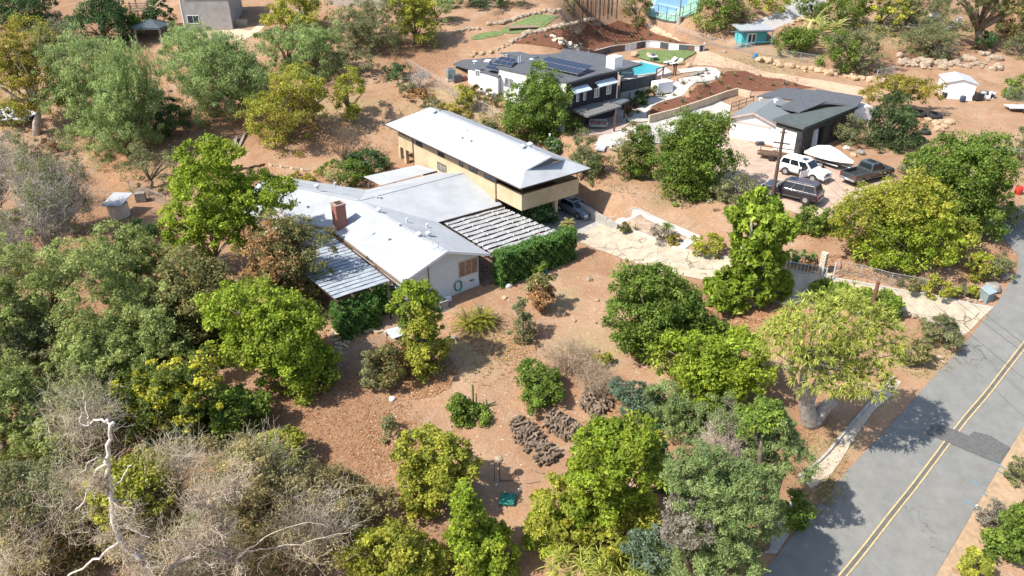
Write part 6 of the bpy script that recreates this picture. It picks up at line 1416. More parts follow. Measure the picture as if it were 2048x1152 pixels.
# ------------------------------------------------------------------ vehicles
M_tyre = mat('tyre', (.03,.03,.03), .85, .1); M_rim = mat('rim', (.42,.42,.44), .35, .05, 3, 0, .5, metal=.6); M_bgl = mat('car_glass', (.012,.016,.02), .12, .1, 2, 0, .45)
M_hl = mat('headlight', (.70,.70,.68), .15, .03, 2, 0, .8); M_tl = mat('tail_light', (.35,.02,.02), .3, .05)
def paint(n, c, m=.0, r=.28): return mat(n, c, r, .05, 2, 0, .6, metal=m, coat=.6)
def vehicle(name, label, cat, fr_, L, Wd, Hh, wb, kind, col, near=None, door_open=False, roofcol=None, wr=.40):
    root = thing(name, label, cat, fr_.p(0, 0, 0)); h = Wd/2; q = fr_.p; body = []
    belt = {'suv': 1.18, 'pickup': 1.22, 'sedan': .95}[kind]; hood = {'suv': 1.04, 'pickup': 1.12, 'sedan': .86}[kind]; sill = {'suv': .42, 'pickup': .5, 'sedan': .26}[kind]
    cab = {'suv': (-L/2+.12, -L/2+.42, .18*L/2, .46*L/2), 'pickup': (-.22*L/2, -.15*L/2, .26*L/2, .52*L/2), 'sedan': (-.66*L/2, -.42*L/2, .12*L/2, .46*L/2)}[kind]
    rearx = -L/2 if kind != 'pickup' else cab[0]-.02
    if kind == 'sedan': st = [(-L/2,.72,.9),(-L/2+.12,.90,.96),(cab[0],belt,1),(cab[3],belt,1),(L/2-.5,hood-.04,.97),(L/2-.12,hood-.14,.92),(L/2,.62,.84)]
    else: st = [(rearx,belt-.02,.97),(rearx+.1,belt,1),(cab[3],belt,1),(cab[3]+.25,hood+.03,.99),(L/2-.35,hood,.97),(L/2-.08,hood-.12,.94),(L/2,hood-.35,.9)]
    vs, fs = [], []
    for x, zt, wf in st:
        w = h*wf; zt2 = zt
        for y, z in ((-w*.9,sill),(-w,sill+.18),(-w,zt2-.18),(-w*.94,zt2-.03),(-w*.8,zt2),(w*.8,zt2),(w*.94,zt2-.03),(w,zt2-.18),(w,sill+.18),(w*.9,sill)): vs.append(q(x, y, z))
    n = 10
    for i in range(len(st)-1): fs += [(i*n+k, i*n+(k+1) % n, (i+1)*n+(k+1) % n, (i+1)*n+k)[::-1] for k in range(n)]
    fs += [tuple(range(n)), tuple((len(st)-1)*n+k for k in range(n-1, -1, -1))]
    b = MB().add(vs, fs).build('body', col, root, smooth=False, bevel=.03)
    if kind == 'pickup':
        fbox(fr_, 'bed_floor', M_blk, root, -L/2+.05, rearx, -h+.14, h-.14, sill+.1, sill+.30)
        for s in (-1, 1): fbox(fr_, 'bed_side', col, root, -L/2, rearx, min(s*h, s*(h-.13)), max(s*h, s*(h-.13)), sill+.02, belt, bevel=.03)
        fbox(fr_, 'tailgate', col, root, -L/2-.02, -L/2+.08, -h+.14, h-.14, sill+.15, belt-.02, bevel=.02)
    c0, c1, c2, c3 = cab; zl, zh = belt-.03, Hh; wl, wh = h*.93, h*.76
    V = [q(c0,-wl,zl),q(c3,-wl,zl),q(c3,wl,zl),q(c0,wl,zl),q(c1,-wh,zh),q(c2,-wh,zh),q(c2,wh,zh),q(c1,wh,zh)]
    MB().hexa(V[:4], V[4:]).build('cabin', roofcol or col, root, bevel=.05)
    def pane(name, a, b_, c, d, off, m=M_bgl, inset=(.06,.94,.12,.88), par=root):
        a, b_, c, d = map(Vector, (a, b_, c, d)); nn = (b_-a).cross(d-a).normalized()*off
        f = lambda u, v: a.lerp(b_, u).lerp(d.lerp(c, u), v)
        p = [f(inset[0],inset[2]), f(inset[1],inset[2]), f(inset[1],inset[3]), f(inset[0],inset[3])]
        return MB().hexa([v-nn*.5 for v in p], [v+nn for v in p]).build(name, m, par, org=p[0])
    pane('windshield', V[1], V[2], V[6], V[5], .025); pane('rear_window', V[3], V[0], V[4], V[7], .025, inset=(.1,.9,.25,.85))
    nw = {'suv': 3, 'pickup': 2, 'sedan': 2}[kind]; e = [.04+i*.92/nw for i in range(nw+1)]
    for s in (0, 1):
        for i in range(nw):
            A = (V[0], V[1], V[5], V[4]) if s == 0 else (V[3], V[2], V[6], V[7])
            pane('side_window', *A, .02 if s == 0 else -.02, inset=(e[i]+.018, e[i+1]-.018, .14, .86))
    for sx in (-1, 1):
        for sy in (-1, 1):
            c = (sx*wb/2+(.0), sy*(h-.10)); o = q(c[0], c[1], wr)
            ax = fr_.y*sy
            MB().tube([o-ax*.16, o+ax*.115], wr*1.13, 18).build('wheel_arch', M_blk, root, org=o)
            w = MB().tube([o-ax*.10, o+ax*.13], wr, 18).build('wheel', M_tyre, root, org=o, bevel=.03)
            rm = MB().tube([o+ax*.10, o+ax*.145], wr*.60, 14).build('rim', M_rim, w, org=o)
    for s in (-1, 1):
        y = s*h*.70; fbox(fr_, 'headlight', M_hl, root, L/2-.14, L/2+.015, min(y-.2, y+.2), max(y-.2, y+.2), hood-.36, hood-.17)
        fbox(fr_, 'tail_light', M_tl, root, -L/2-.03, -L/2+.1, min(s*h*.98, s*h*.84), max(s*h*.98, s*h*.84), belt-.45, belt-.12)
        fbox(fr_, 'mirror', col, root, c3-.35, c3-.2, min(s*h*1.0, s*(h+.2)), max(s*h*1.0, s*(h+.2)), belt-.02, belt+.14)
        for k in range(2 if kind != 'suv' else 2): fbox(fr_, 'door_handle', M_dmetal, root, c0+(c3-c0)*(.38+.3*k), c0+(c3-c0)*(.38+.3*k)+.16, min(s*h, s*(h+.02)), max(s*h, s*(h+.02)), belt-.22, belt-.18)
        fbox(fr_, 'sill_trim', M_dmetal, root, -wb/2+wr+.1, wb/2-wr-.1, min(s*(h-.02), s*(h+.03)), max(s*(h-.02), s*(h+.03)), sill, sill+.08)
    fbox(fr_, 'grille', M_dmetal, root, L/2-.06, L/2+.02, -h*.42, h*.42, hood-.40, hood-.16)
    fbox(fr_, 'bumper', col if kind != 'suv' else col, root, L/2-.1, L/2+.09, -h*.9, h*.9, sill-.02, sill+.22, bevel=.03)
    fbox(fr_, 'rear_bumper', M_rim if kind == 'pickup' else col, root, -L/2-.1, -L/2+.06, -h*.9, h*.9, sill-.02, sill+.2, bevel=.03)
    fbox(fr_, 'licence_plate', M_plas, root, -L/2-.125, -L/2-.105, -.2, .2, sill+.05, sill+.2)
    for k in range(1, nw): 
        x = c0+(c3-c0)*(e[k]); 
        for s in (-1, 1): fbox(fr_, 'door_seam', M_blk, root, x-.012, x+.012, min(s*(h-.01), s*(h+.004)), max(s*(h-.01), s*(h+.004)), sill+.15, belt-.2)
    if kind == 'suv':
        for s in (-1, 1): MB().tube([q(c1+.2, s*wh*.85, zh+.07), q(c2-.2, s*wh*.85, zh+.07)], .025, 5).build('roof_rail', M_rim, root)
    if kind != 'pickup' or True:
        fbox(fr_, 'sunroof', M_bgl, root, c2-.75, c2-.2, -wh*.5, wh*.5, zh+.001, zh+.018)
    if door_open:
        hx = q(c3-.25, -h, sill+.1); d = (fr_.x*-.35-fr_.y*.94).normalized(); t = fr_.x*.06
        dd = MB().hexa([hx, hx+d*1.05, hx+d*1.05+t, hx+t], [v+Vector((0,0,belt-sill-.1)) for v in (hx, hx+d*1.05, hx+d*1.05+t, hx+t)]).build('open_door', col, root, org=hx, label='open front door')
        hz = hx+Vector((0,0,belt-sill-.08)); MB().hexa([hz, hz+d*1.0, hz+d*1.0+t*.5, hz+t*.5], [v+Vector((0,0,.42)) for v in (hz+d*.25, hz+d*.95, hz+d*.95+t*.5, hz+d*.25+t*.5)]).build('door_window', M_bgl, dd, org=hz)
        fbox(fr_, 'door_opening', M_dark, root, c3-1.25, c3-.3, -h-.006, -h+.05, sill+.15, belt-.15)
    return root
def carframe(rear, front, W_):   # near-side wheel contact points in the picture
    a, b = G(*rear), G(*front); d = (b-a); d.z = 0; d.normalize(); n = Vector((-d.y, d.x, 0))
    if n.y < 0: n = -n
    m = (a+b)/2+n*(W_/2-.1); f = Fr((m.x, m.y), math.atan2(d.y, d.x)); z = max(H(*(m+d*k*1.5+n*j*.8).xy) for k in (-1,1) for j in (-1,1))+.01
    o = f.p; f.o = Vector((m.x, m.y, z)); return f
vehicle('parked_car', 'white SUV parked with its front door open next to the boat', 'suv', carframe((1573,350),(1620.8,364.5),1.98), 5.1, 1.98, 1.82, 3.0, 'suv', paint('white_car_paint', (.74,.74,.73)), door_open=True)
vehicle('parked_car', 'dark blue-black long SUV with a reddish roof behind the utility pole', 'suv', carframe((1609,412),(1540,393),2.0), 5.55, 2.0, 1.84, 3.4, 'suv', paint('navy_car_paint', (.014,.015,.022)), roofcol=paint('faded_maroon_roof', (.065,.038,.038), 0, .4))
vehicle('pickup_truck', 'dark grey four-door pickup truck with an open bed', 'pickup truck', carframe((1715,375.5),(1777,357),2.0), 5.9, 2.0, 1.92, 3.75, 'pickup', paint('charcoal_car_paint', (.045,.050,.050)))
cf_ = Fr((0, 0), math.radians(37.6)-math.pi/2); g = G(1155.5, 439); m = g-cf_.x*1.35+cf_.y*.8; cf_.o = Vector((m.x, m.y, max(H(m.x,m.y), H(g.x,g.y), H(*(m-cf_.x).xy))+.01))
vehicle('parked_car', 'grey-blue sedan nosing out of the carport shade', 'car', cf_, 4.8, 1.8, 1.42, 2.75, 'sedan', paint('silver_blue_paint', (.20,.23,.27), .3), wr=.33)
# boat on trailer
a, b = G(1608,322), G(1692,350); d = (b-a); d.z = 0; bf = Fr((a.x, a.y), math.atan2(d.y, d.x)); bf.o.z = H(*((a+b)/2).xy); BL = min(6.4, d.length)
root = thing('boat', 'boat under a peaked white cover on a trailer', 'boat', bf.p(BL/2, .9, 0))
st = [(0,1.1,.5),(BL*.35,1.2,.45),(BL*.65,1.05,.5),(BL*.85,.6,.65),(BL,.05,1.0)]; vs = []
for x, w, zk in st: vs += [bf.p(x, .9-w, 1.15), bf.p(x, .9-w*.7, .75), bf.p(x, .9, zk), bf.p(x, .9+w*.7, .75), bf.p(x, .9+w, 1.15)]
MB().add(vs, [(i*5+k, (i+1)*5+k, (i+1)*5+k+1, i*5+k+1) for i in range(4) for k in range(4)]+[(0,1,2,3,4)]+[(i*5, i*5+4, (i+1)*5+4, (i+1)*5) for i in range(4)]).build('hull', mat('hull_dark', (.10,.09,.09), .4, .1), root)
vs = []; 
for x, w, zt in [(-.05,1.12,1.35),(BL*.15,1.18,1.85),(BL*.38,1.22,2.15),(BL*.6,1.12,1.9),(BL*.85,.64,1.5),(BL+.05,.06,1.22)]: vs += [bf.p(x,.9-w,1.0), bf.p(x,.9-w*.93,1.22), bf.p(x,.9-w*.4,zt-.12), bf.p(x,.9,zt), bf.p(x,.9+w*.4,zt-.12), bf.p(x,.9+w*.93,1.22), bf.p(x,.9+w,1.0)]
MB().add(vs, [(i*7+k, (i+1)*7+k, (i+1)*7+k+1, i*7+k+1) for i in range(5) for k in range(6)]+[tuple(range(6,-1,-1)), tuple(range(35,42))]).build('boat_cover', mat('white_canvas', (.78,.78,.77), .8, .04, 2, .2, .1), root)
tr_ = thing('boat_trailer', 'low trailer carrying the covered boat', 'trailer', bf.p(BL/2, .9, 0))
for y in (.2, 1.6): MB().beam(bf.p(.3,y,.5), bf.p(BL-1.2,y,.5), .08, .1).build('rail', M_metal, tr_)
for s in (-.35, 2.15):
    for x in (BL*.45,): o = bf.p(x, s, .33); w = MB().tube([o-bf.y*.1, o+bf.y*.1], .33, 16).build('wheel', M_tyre, tr_, org=o); MB().tube([o-bf.y*.12, o+bf.y*.12], .18, 12).build('rim', M_rim, w, org=o)
MB().beam(bf.p(BL-1.2,.9,.5), bf.p(BL+.9,.9,.45), .09, .1).build('tongue', M_metal, tr_)
# spare wheel boat side / trailers
def flat_trailer(label, px, py, az, L, Wd, m, rails=True, wheels=True, h=.55):
    g = G(px, py); f = Fr((g.x, g.y), az); f.o.z = g.z; root = thing('trailer', label, 'trailer', f.p(0,0,0))
    for k in range(6): fbox(f, 'deck_plank', m, root, -L/2, L/2, -Wd/2+Wd*k/6+.01, -Wd/2+Wd*(k+1)/6-.01, h, h+.05)
    for s in (-1, 1):
        if rails:
            MB().beam(f.p(-L/2,s*Wd/2,h+.45), f.p(L/2,s*Wd/2,h+.45), .08, .1).build('side_rail', m, root)
            for x in (-L/2, 0, L/2): MB().beam(f.p(x,s*Wd/2,h), f.p(x,s*Wd/2,h+.5), .07, .07).build('stake', m, root)
        if wheels: o = f.p(-.3, s*(Wd/2+.12), .32); w = MB().tube([o-f.y*.09, o+f.y*.09], .32, 14).build('wheel', M_tyre, root, org=o)
    MB().beam(f.p(L/2,0,h-.05), f.p(L/2+1.2,0,h-.1), .08, .1).build('tongue', m, root)
    for s in (-1, 1): MB().beam(f.p(-L/2,s*Wd/3,h-.08), f.p(L/2,s*Wd/3,h-.08), .08, .12).build('frame_rail', m, root)
flat_trailer('rusty brown utility trailer with side rails left of the white SUV', 1550, 318, -.45, 3.6, 1.7, mat('rusty_wood', (.14,.085,.055), .9, .25))
flat_trailer('pale flat trailer at the right edge near the chain link fence', 2045, 222, -.05, 4.2, 1.9, mat('pale_deck', (.5,.5,.5), .7, .1), False)
flat_trailer('low grey flat trailer at the right edge above the road', 2018, 308, -.35, 3.4, 1.6, M_gwood, False)
# ------------------------------------------------------------------ poles and wires
g = G(1543, 403); top = PV(1567.7, 255.5, g.y); root = thing('utility_pole', 'tall dark utility pole with a crossarm beside the parked cars', 'utility pole', g)
M_pole = mat('creosote_pole', (.10,.065,.055), .9, .25, 4)
MB().tube([g-Vector((0,0,.5)), (g.x, g.y, top.z)], [.19, .13], 10).build('pole', M_pole, root)
za = PV(1560.6, 286.4, g.y).z; zt2 = PV(1563, 265, g.y).z
arm = Vector((.9, -.45, 0)).normalized()
MB().beam(Vector((g.x,g.y,za))-arm*.75, Vector((g.x,g.y,za))+arm*.75, .1, .12).build('crossarm', M_pole, root)
MB().beam(Vector((g.x,g.y,zt2))-arm*.35, Vector((g.x,g.y,zt2))+arm*.35, .1, .1).build('crossarm', M_pole, root)
for s in (-.65, .65): MB().lathe(Vector((g.x,g.y,za+.06))+arm*s, [(.05,0),(.05,.14),(.02,.2)], 8).build('insulator', M_metal, root)
far = PV(2230, 880, 34.); M_wire = mat('black_wire', (.03,.03,.03), .6)
for i, (s, z0) in enumerate(((-.65, za), (.65, za), (0, top.z))):
    a = Vector((g.x,g.y,z0+.1))+arm*s; b = far+Vector((s*.8, s*.8, .8*i)); pts = [a.lerp(b, t/20)-Vector((0,0,1.2*4*(t/20)*(1-t/20))) for t in range(21)]
    tag(MB().tube(pts, .014, 4, False).build('power_line', M_wire), ('lowest thin overhead wire crossing the road corner', 'middle thin overhead wire crossing the road corner', 'highest thin overhead wire, from the pole top across the road')[i], 'wire', 'overhead wires')
g = G(1737, 640); top = PV(1748, 563, g.y); root = tag(MB().tube([g-Vector((0,0,.4)), (g.x,g.y,top.z)], [.17,.14], 10).build('wooden_post', mat('red_brown_pole', (.17,.08,.055), .9, .2)), 'short red-brown wooden pole rising behind the giant aloe', 'post')
# ------------------------------------------------------------------ small things
def ac(label, px, py, az, s=.8, h=.8, m=None):
    g = G(px, py); f = Fr((g.x,g.y), az); root = thing('air_conditioner', label, 'air conditioner', g)
    f.poly(MB(), -s/2, s/2, -s/2, s/2, g.z+.05, g.z+h).build('casing', m or mat('ac_grey', (.33,.35,.34), .5, .08), root, bevel=.02)
    f.poly(MB(), -s/2-.1, s/2+.1, -s/2-.1, s/2+.1, g.z-.15, g.z+.05).build('pad', M_walk, root)
    MB().lathe((g.x,g.y,g.z+h+.001), [(s*.4,0),(s*.4,.03),(s*.3,.03)], 16).build('fan_grille', M_dmetal, root)
    for k in range(5): f.poly(MB(), -s/2-.012, s/2+.012, -s/2-.012, s/2+.012, g.z+.15+k*.13, g.z+.17+k*.13).build('louvre', M_dmetal, root)
ac('grey air conditioning unit at the foot of the white gable wall', 884, 616, W.a)
ac('green-grey air conditioning unit left of the neighbour house', 902, 158, .3, 1.0, 1.3, mat('ac_green', (.22,.26,.25), .6))
for k, (px, py, l, m, s) in enumerate(((914,163,'dark storage bin left of the neighbour house wing', M_dmetal, (1.0,.7,.9)),(926,160,'rust-red box beside the neighbour dark bin', mat('rust_red', (.25,.10,.08), .8), (.9,.6,.5)))):
    MB().box(G(px,py,s[2]/2), *s, .4).build('storage_bin', m, None, label=l, cat='bin', bevel=.03)
g = G(1971, 600); f = Fr((g.x,g.y), .5); root = thing('utility_box', 'grey-green slant-topped utility box at the driveway corner', 'utility box', g)
mb = MB(); mb.hexa(f.pts((-.45,-.35,g.z-.1),(.45,-.35,g.z-.1),(.45,.35,g.z-.1),(-.45,.35,g.z-.1)), f.pts((-.45,-.35,g.z+.8),(.45,-.35,g.z+.8),(.45,.35,g.z+1.05),(-.45,.35,g.z+1.05))); mb.build('casing', mat('box_green', (.20,.25,.24), .6), root, bevel=.02)
mb = MB(); mb.hexa(f.pts((-.52,-.45,g.z+.8),(.52,-.45,g.z+.8),(.52,.42,g.z+1.07),(-.52,.42,g.z+1.07)), f.pts((-.52,-.45,g.z+.86),(.52,-.45,g.z+.86),(.52,.42,g.z+1.13),(-.52,.42,g.z+1.13))); mb.build('lid', mat('box_lid', (.30,.36,.38), .6), root)
g = G(1089, 540); root = thing('plant_pot', 'white tapered plant pot at the end of the long hedge', 'pot', g); MB().lathe(g, [(.22,0),(.34,.62),(.38,.62),(.38,.68),(.30,.68)], 14).build('pot', M_plas, root); MB().lathe(g+Vector((0,0,.5)), [(.3,0),(.3,.08)], 12).build('soil', M_dark, root)
g = G(1084, 546); tag(MB().lathe(g, [(.35,0),(.42,.22),(.45,.22),(.38,.05)], 14).build('tub', mat('teal_plastic', (.05,.35,.30), .5)), 'shallow teal plastic tub beside the white pot', 'tub')
root = thing('garden_hose', 'coiled teal hose hanging on the white gable wall', 'hose', W.p(-3.3, .6, -5.4))
for k in range(5):
    pts = [W.p(-2.9+(.28+.03*k)*math.sin(t), .66-.012*k, -5.42+(.42+.02*k)*math.cos(t)) for t in np.linspace(0, 6.28, 17)]; MB().tube(pts, .022, 5, False).build('coil', mat('teal_hose', (.05,.25,.22), .5), root)
tag(fbox(W, 'bench', M_white2, None, -5.3, -3.9, .15, .6, H(*W.p(-4.6,.4,0).xy), H(*W.p(-4.6,.4,0).xy)+.35), 'low white bench board against the gable wall beside the unit', 'bench')
# mushroom-shaped lamp/bird bath
g = G(1000, 962); root = thing('bird_bath', 'stone-topped bird bath on a thin leaning metal stand in the yard', 'bird bath', g)
t = PV(998, 919, g.y); MB().tube([g, (t.x, g.y, t.z)], .035, 6).build('leg', M_dmetal, root); MB().tube([g+Vector((-.35,-.05,0)), (t.x-.3, g.y, t.z-.4), (t.x, g.y, t.z)], .025, 6).build('leg', M_dmetal, root)
MB().lathe((t.x,g.y,t.z), [(.05,-.08),(.30,0),(.28,.14),(.12,.22)], 12).build('basin', M_stone, root)
MB().tube([g+Vector((0,0,.05)), g+Vector((1.3,.0,.05))], .03, 5).build('stake', M_dmetal, root)
g = G(1012, 1004); tag(MB().slab([g+Vector((-.5,-.3,.15)), g+Vector((.5,-.4,.2)), g+Vector((.7,.4,.35)), g+Vector((-.3,.5,.4))], .15).build('tarp', mat('green_tarp', (.03,.20,.15), .6, .3, 4, .6)), 'crumpled dark green tarp in the shade at the bottom of the yard', 'tarp')
for px, py, l in ((993,975,'small white stake below the bird bath'),(1037,985,'small white stone stake right of the bird bath')): g = G(px, py); tag(MB().lathe(g, [(.03,0),(.03,.25),(.09,.26),(.05,.33)], 8).build('garden_light', M_plas), l, 'garden light')
# log piles
M_log = [mat('dry_log%s' % 'ab'[i], c, .95, .3, 5, .7, .1) for i, c in enumerate(((.27,.20,.145),(.19,.14,.10)))]
def log_mesh(seed):
    r_ = random.Random(seed); mb = MB(); n = 5; pts = [Vector(((i/(n-1)-.5), r_.uniform(-.07,.07), r_.uniform(-.05,.05))) for i in range(n)]
    mb.tube(pts, [r_.uniform(.055,.09) for _ in range(n)], 7); me = bpy.data.meshes.new('log'); me.from_pydata(mb.v, [], mb.f); me.update(); return me
LM = []
for i in range(8): me = log_mesh(i); me.materials.append(M_log[i % 2]); LM.append(me)
def logpile(label, c0, c1, wpx, n, L, H0, seed, ang):
    r_ = random.Random(seed); a, b = G(*c0), G(*c1); d = (b-a).normalized(); nrm = Vector((-d.y, d.x, 0)); root = thing('log_pile', label, 'log pile', (a+b)/2); az = math.atan2(nrm.y, nrm.x)
    for i in range(n):
        u = r_.random(); v = r_.uniform(-1, 1); h = H0*(1-v*v*.8)*(i/n); p = a.lerp(b, u)+nrm*v*wpx; p.z = H(p.x, p.y)+.08+h
        o = bpy.data.objects.new('log', LM[r_.randrange(8)]); C.objects.link(o); o.parent = root; o.location = p-ORG[root.name]
        s = L*r_.uniform(.6, 1.25); o.scale = (s, 1.25, 1.25); o.rotation_euler = (0, r_.uniform(-.25,.25), az+ang+r_.gauss(0, .28))
logpile('longest pile of grey twisted logs in the lower yard', (1030,845), (1106,925), .5, 130, 1.05, .65, 1, .15)
logpile('upper pile of grey twisted logs beside the longest pile', (1100,836), (1150,872), .5, 100, 1.1, .6, 2, .1)
logpile('jumbled pile of broken logs below the dry brush mound', (1172,795), (1210,825), .9, 90, .9, .6, 3, .8)
for px, py, l, az in ((1066,966,'small stick lying on the dirt right of the bird bath',.2),(1075,945,'pale stick on the dirt at the end of the log pile',-.3),(1105,862,'split pole lying between the two log piles',.4)):
    o = bpy.data.objects.new('stick', LM[0]); C.objects.link(o); o.location = G(px, py, .06); o.scale = (.9,.6,.6); o.rotation_euler.z = az; tag(o, l, 'stick')
# edging blocks
def blocks(label, pts, m, size, name='edging', part='block', cat='edging', seed=1, jit=.35, h=.2):
    r_ = random.Random(seed); root = thing(name, label, cat, G(*pts[0]))
    for px, py, az in pts: MB().box(G(px, py, h*.45), size[0]*r_.uniform(.85,1.1), size[1], h, az+r_.uniform(-jit, jit)).build(part, m, root, org=G(px, py))
r_ = random.Random(8)
blocks('loose stack of pale scalloped edging blocks below the left hedge', [(672+r_.uniform(-4,30), 658+k*3.2, r_.choice((0,.8,-.5))) for k in range(18)], M_tan, (.55,.22), seed=3, h=.26)
blocks('curved row of pale edging blocks along the base of the left hedge', [(706+k*11, 672-6*math.sin(k*.6)-k*1.0, (.6 if k % 2 else -.5)) for k in range(8)], M_tan, (.55,.16), seed=4, h=.22)
blocks('dark zigzag edging boards beyond the left roof wing', [(472+k*10.5, 343-k*2.2, (.75 if k % 2 else -.15)) for k in range(6)], M_dw, (.62,.1), seed=5, jit=.05, h=.25)
blocks('pale zigzag edging blocks beyond the left roof wing', [(541+k*10.5, 331+k*1.6, (.2 if k % 2 else -.7)) for k in range(11)], M_tan, (.55,.12), seed=6, jit=.05, h=.18)
root = thing('plank_stack', 'pair of weathered planks lying below the wide weeping tree', 'planks', G(480, 285))
MB().beam(G(466,303,.15), G(474,278,.4), .35, .07).build('plank', M_gwood, root); MB().beam(G(478,296,.15), G(492,268,.3), .3, .07).build('plank', M_gwood, root)
tag(MB().slab([G(772,676,.75), G(800,668,.75), G(812,684,.75), G(786,694,.75)], .05).build('table', mat('pale_blue_metal', (.45,.52,.56), .4)), 'pale blue metal table top under the gable shrub tree', 'table')
# tyres
def torus(c, R_, r0, m, name, label=None, cat='tyre', axis=None, n=20, k=8, group=None, parent=None):
    ax = Vector(axis or (0,0,1)).normalized(); x = ax.orthogonal().normalized(); y = ax.cross(x); vs = []
    for i in range(n):
        a = 6.2832*i/n; e = x*math.cos(a)+y*math.sin(a)
        for j in range(k): b = 6.2832*j/k; vs.append(Vector(c)+e*(R_+r0*math.cos(b))+ax*r0*1.2*math.sin(b))
    return tag(MB().add(vs, [(i*k+j, ((i+1)%n)*k+j, ((i+1)%n)*k+(j+1)%k, i*k+(j+1)%k) for i in range(n) for j in range(k)]).build(name, m, parent, org=c), label, cat, group)
for px, py, l in ((1838,232,'left of the two big tractor tyres on the dirt'),(1869,236,'right of the two big tractor tyres on the dirt'),(1850,268,'dark tyre lying near the dark glossy tree'),(1840,283,'grey tyre lowest of those beside the dark glossy tree')):
    torus(G(px,py,.3), .62 if py < 250 else .42, .27 if py < 250 else .2, M_tyre, 'tyre', l, 'tyre', (.1,-.15,1), group='tyres beside the dark glossy tree')
# pool side
for i, (px, py) in enumerate(((1340,127),(1352,130))):
    g = G(px, py); f = Fr((g.x,g.y), .5); root = thing('sun_lounger', 'white sun lounger beside the pool, %s' % ('nearer the umbrella table' if i == 0 else 'nearer the tan boulders'), 'sun lounger', g, 'sun loungers by the pool')
    f.poly(MB(), -1.0, .4, -.35, .35, g.z+.25, g.z+.33).build('seat', M_plas, root)
    MB().hexa(f.pts((.4,-.35,g.z+.25),(1.05,-.35,g.z+.75),(1.05,.35,g.z+.75),(.4,.35,g.z+.25)), f.pts((.36,-.35,g.z+.33),(1.0,-.35,g.z+.83),(1.0,.35,g.z+.83),(.36,.35,g.z+.33))).build('backrest', M_plas, root)
    for x in (-.9, .3):
        for y in (-.3, .3): f.poly(MB(), x, x+.06, y-.03, y+.03, g.z, g.z+.25).build('leg', M_plas, root)
g = G(1305, 122); root = thing('pool_table', 'round pedestal table with a dark plant on the pool lawn', 'table', g); MB().lathe(g, [(.3,0),(.1,.1),(.1,.65),(.7,.7),(.7,.76)], 16).build('pedestal', M_plas, root); MB().lathe(g+Vector((0,0,.77)), [(.25,0),(.35,.3),(.3,.32)], 10).build('planter', M_dmetal, root)
g = G(1255, 160, .9); root = thing('outdoor_sofa', 'dark outdoor sofa on the pool terrace beside the black siding', 'sofa', P0(1252, 152, .8))
for nm, b_ in (('seat', (0,0,.3,1.8,.8,.35)), ('backrest', (0,.4,.65,1.8,.18,.6)), ('armrest', (-.9,0,.5,.16,.8,.5)), ('armrest', (.9,0,.5,.16,.8,.5))): MB().box(P0(1252,152,.8)+Vector(b_[:3]), *b_[3:]).build(nm, mat('dark_cushion', (.05,.08,.10), .9), root)
g = G(1196, 258, .2); root = thing('outdoor_sofa', 'grey cushioned sofa in the shade of the patio cover', 'sofa', g)
for nm, b_ in (('seat', (0,0,.3,2.0,.8,.3)), ('backrest', (0,.4,.6,2.0,.2,.6)), ('armrest', (-1,0,.45,.18,.8,.5)), ('armrest', (1,0,.45,.18,.8,.5)), ('cushion', (-.5,.1,.55,.6,.4,.25)), ('cushion', (.4,.1,.55,.6,.4,.25))): MB().box(g+Vector(b_[:3]), *b_[3:]).build(nm, mat('grey_cushion', (.30,.29,.28), .9) if nm != 'cushion' else mat('red_cushion', (.35,.15,.12), .9), root)
for px, py, l in ((1381,852-562,'shallow round grey tub on the red dirt by the hedge'),): pass
g = G(1231, 297); torus(g+Vector((0,0,.1)), .55, .12, M_walk, 'fire_ring', 'round pale stone ring on the red dirt below the patio', 'fire ring')
g = G(1200, 300); tag(MB().slab([g+Vector((-.6,-.3,.3)), g+Vector((.4,-.5,.2)), g+Vector((.7,.3,.45)), g+Vector((-.2,.5,.5))], .2).build('tarp', mat('silver_tarp', (.45,.48,.52), .4, .3, 4, .7)), 'crumpled silver tarp beside the stone ring', 'tarp')
# garage front clutter
for px, py, l, c, s, az in ((1519,290,'dark fallen bin in front of the garage door',(.08,.08,.09),(.9,.5,.4),.3),(1588,300,'dark red post leaning at the lean-to corner',(.22,.05,.05),(.25,.25,2.2),0),(1548,288,'small reddish box by the garage corner',(.35,.12,.12),(.5,.4,.4),.5),(1575,262+38,'white cooler box before the lean-to door',(.7,.7,.7),(.7,.5,.5),.2)):
    MB().box(G(px,py,s[2]/2), *s, az).build('box', mat('clutter_%d' % px, c, .7), None, label=l, cat='box', bevel=.02)
for i, px in enumerate((1622, 1628)):
    g = G(px, 302-i*3); MB().add([g+Vector((-.22,0,0)), g+Vector((.22,0,0)), g+Vector((.24,.5,2.4)), g+Vector((-.2,.5,2.4)), g+Vector((-.22,-.06,0)), g+Vector((.22,-.06,0)), g+Vector((.24,.44,2.4)), g+Vector((-.2,.44,2.4))], [(0,1,2,3),(7,6,5,4),(0,4,5,1),(1,5,6,2),(2,6,7,3),(3,7,4,0)]).build('panel', M_metal if i else mat('pale_board', (.5,.5,.45), .7), None, label='tall %s panel leaning on the black lean-to wall' % ('metallic' if i else 'pale'), cat='panel')
root = thing('railing', 'low dark handrail beside the concrete pad left of the garage', 'railing', G(1475, 215))
A, B = G(1462,222), G(1506,207)
for z in (.5, 1.0): MB().beam(A+Vector((0,0,z)), B+Vector((0,0,z)), .06, .06).build('rail', M_dmetal, root)
for t in (0,.33,.66,1): q_ = A.lerp(B, t); MB().beam(q_, q_+Vector((0,0,1.05)), .07, .07).build('post', M_dmetal, root)
root = thing('metal_gate', 'grey metal stock gate lying against the dirt track boulders', 'gate', G(1760,155)); A, B = G(1752,158), G(1785,150)
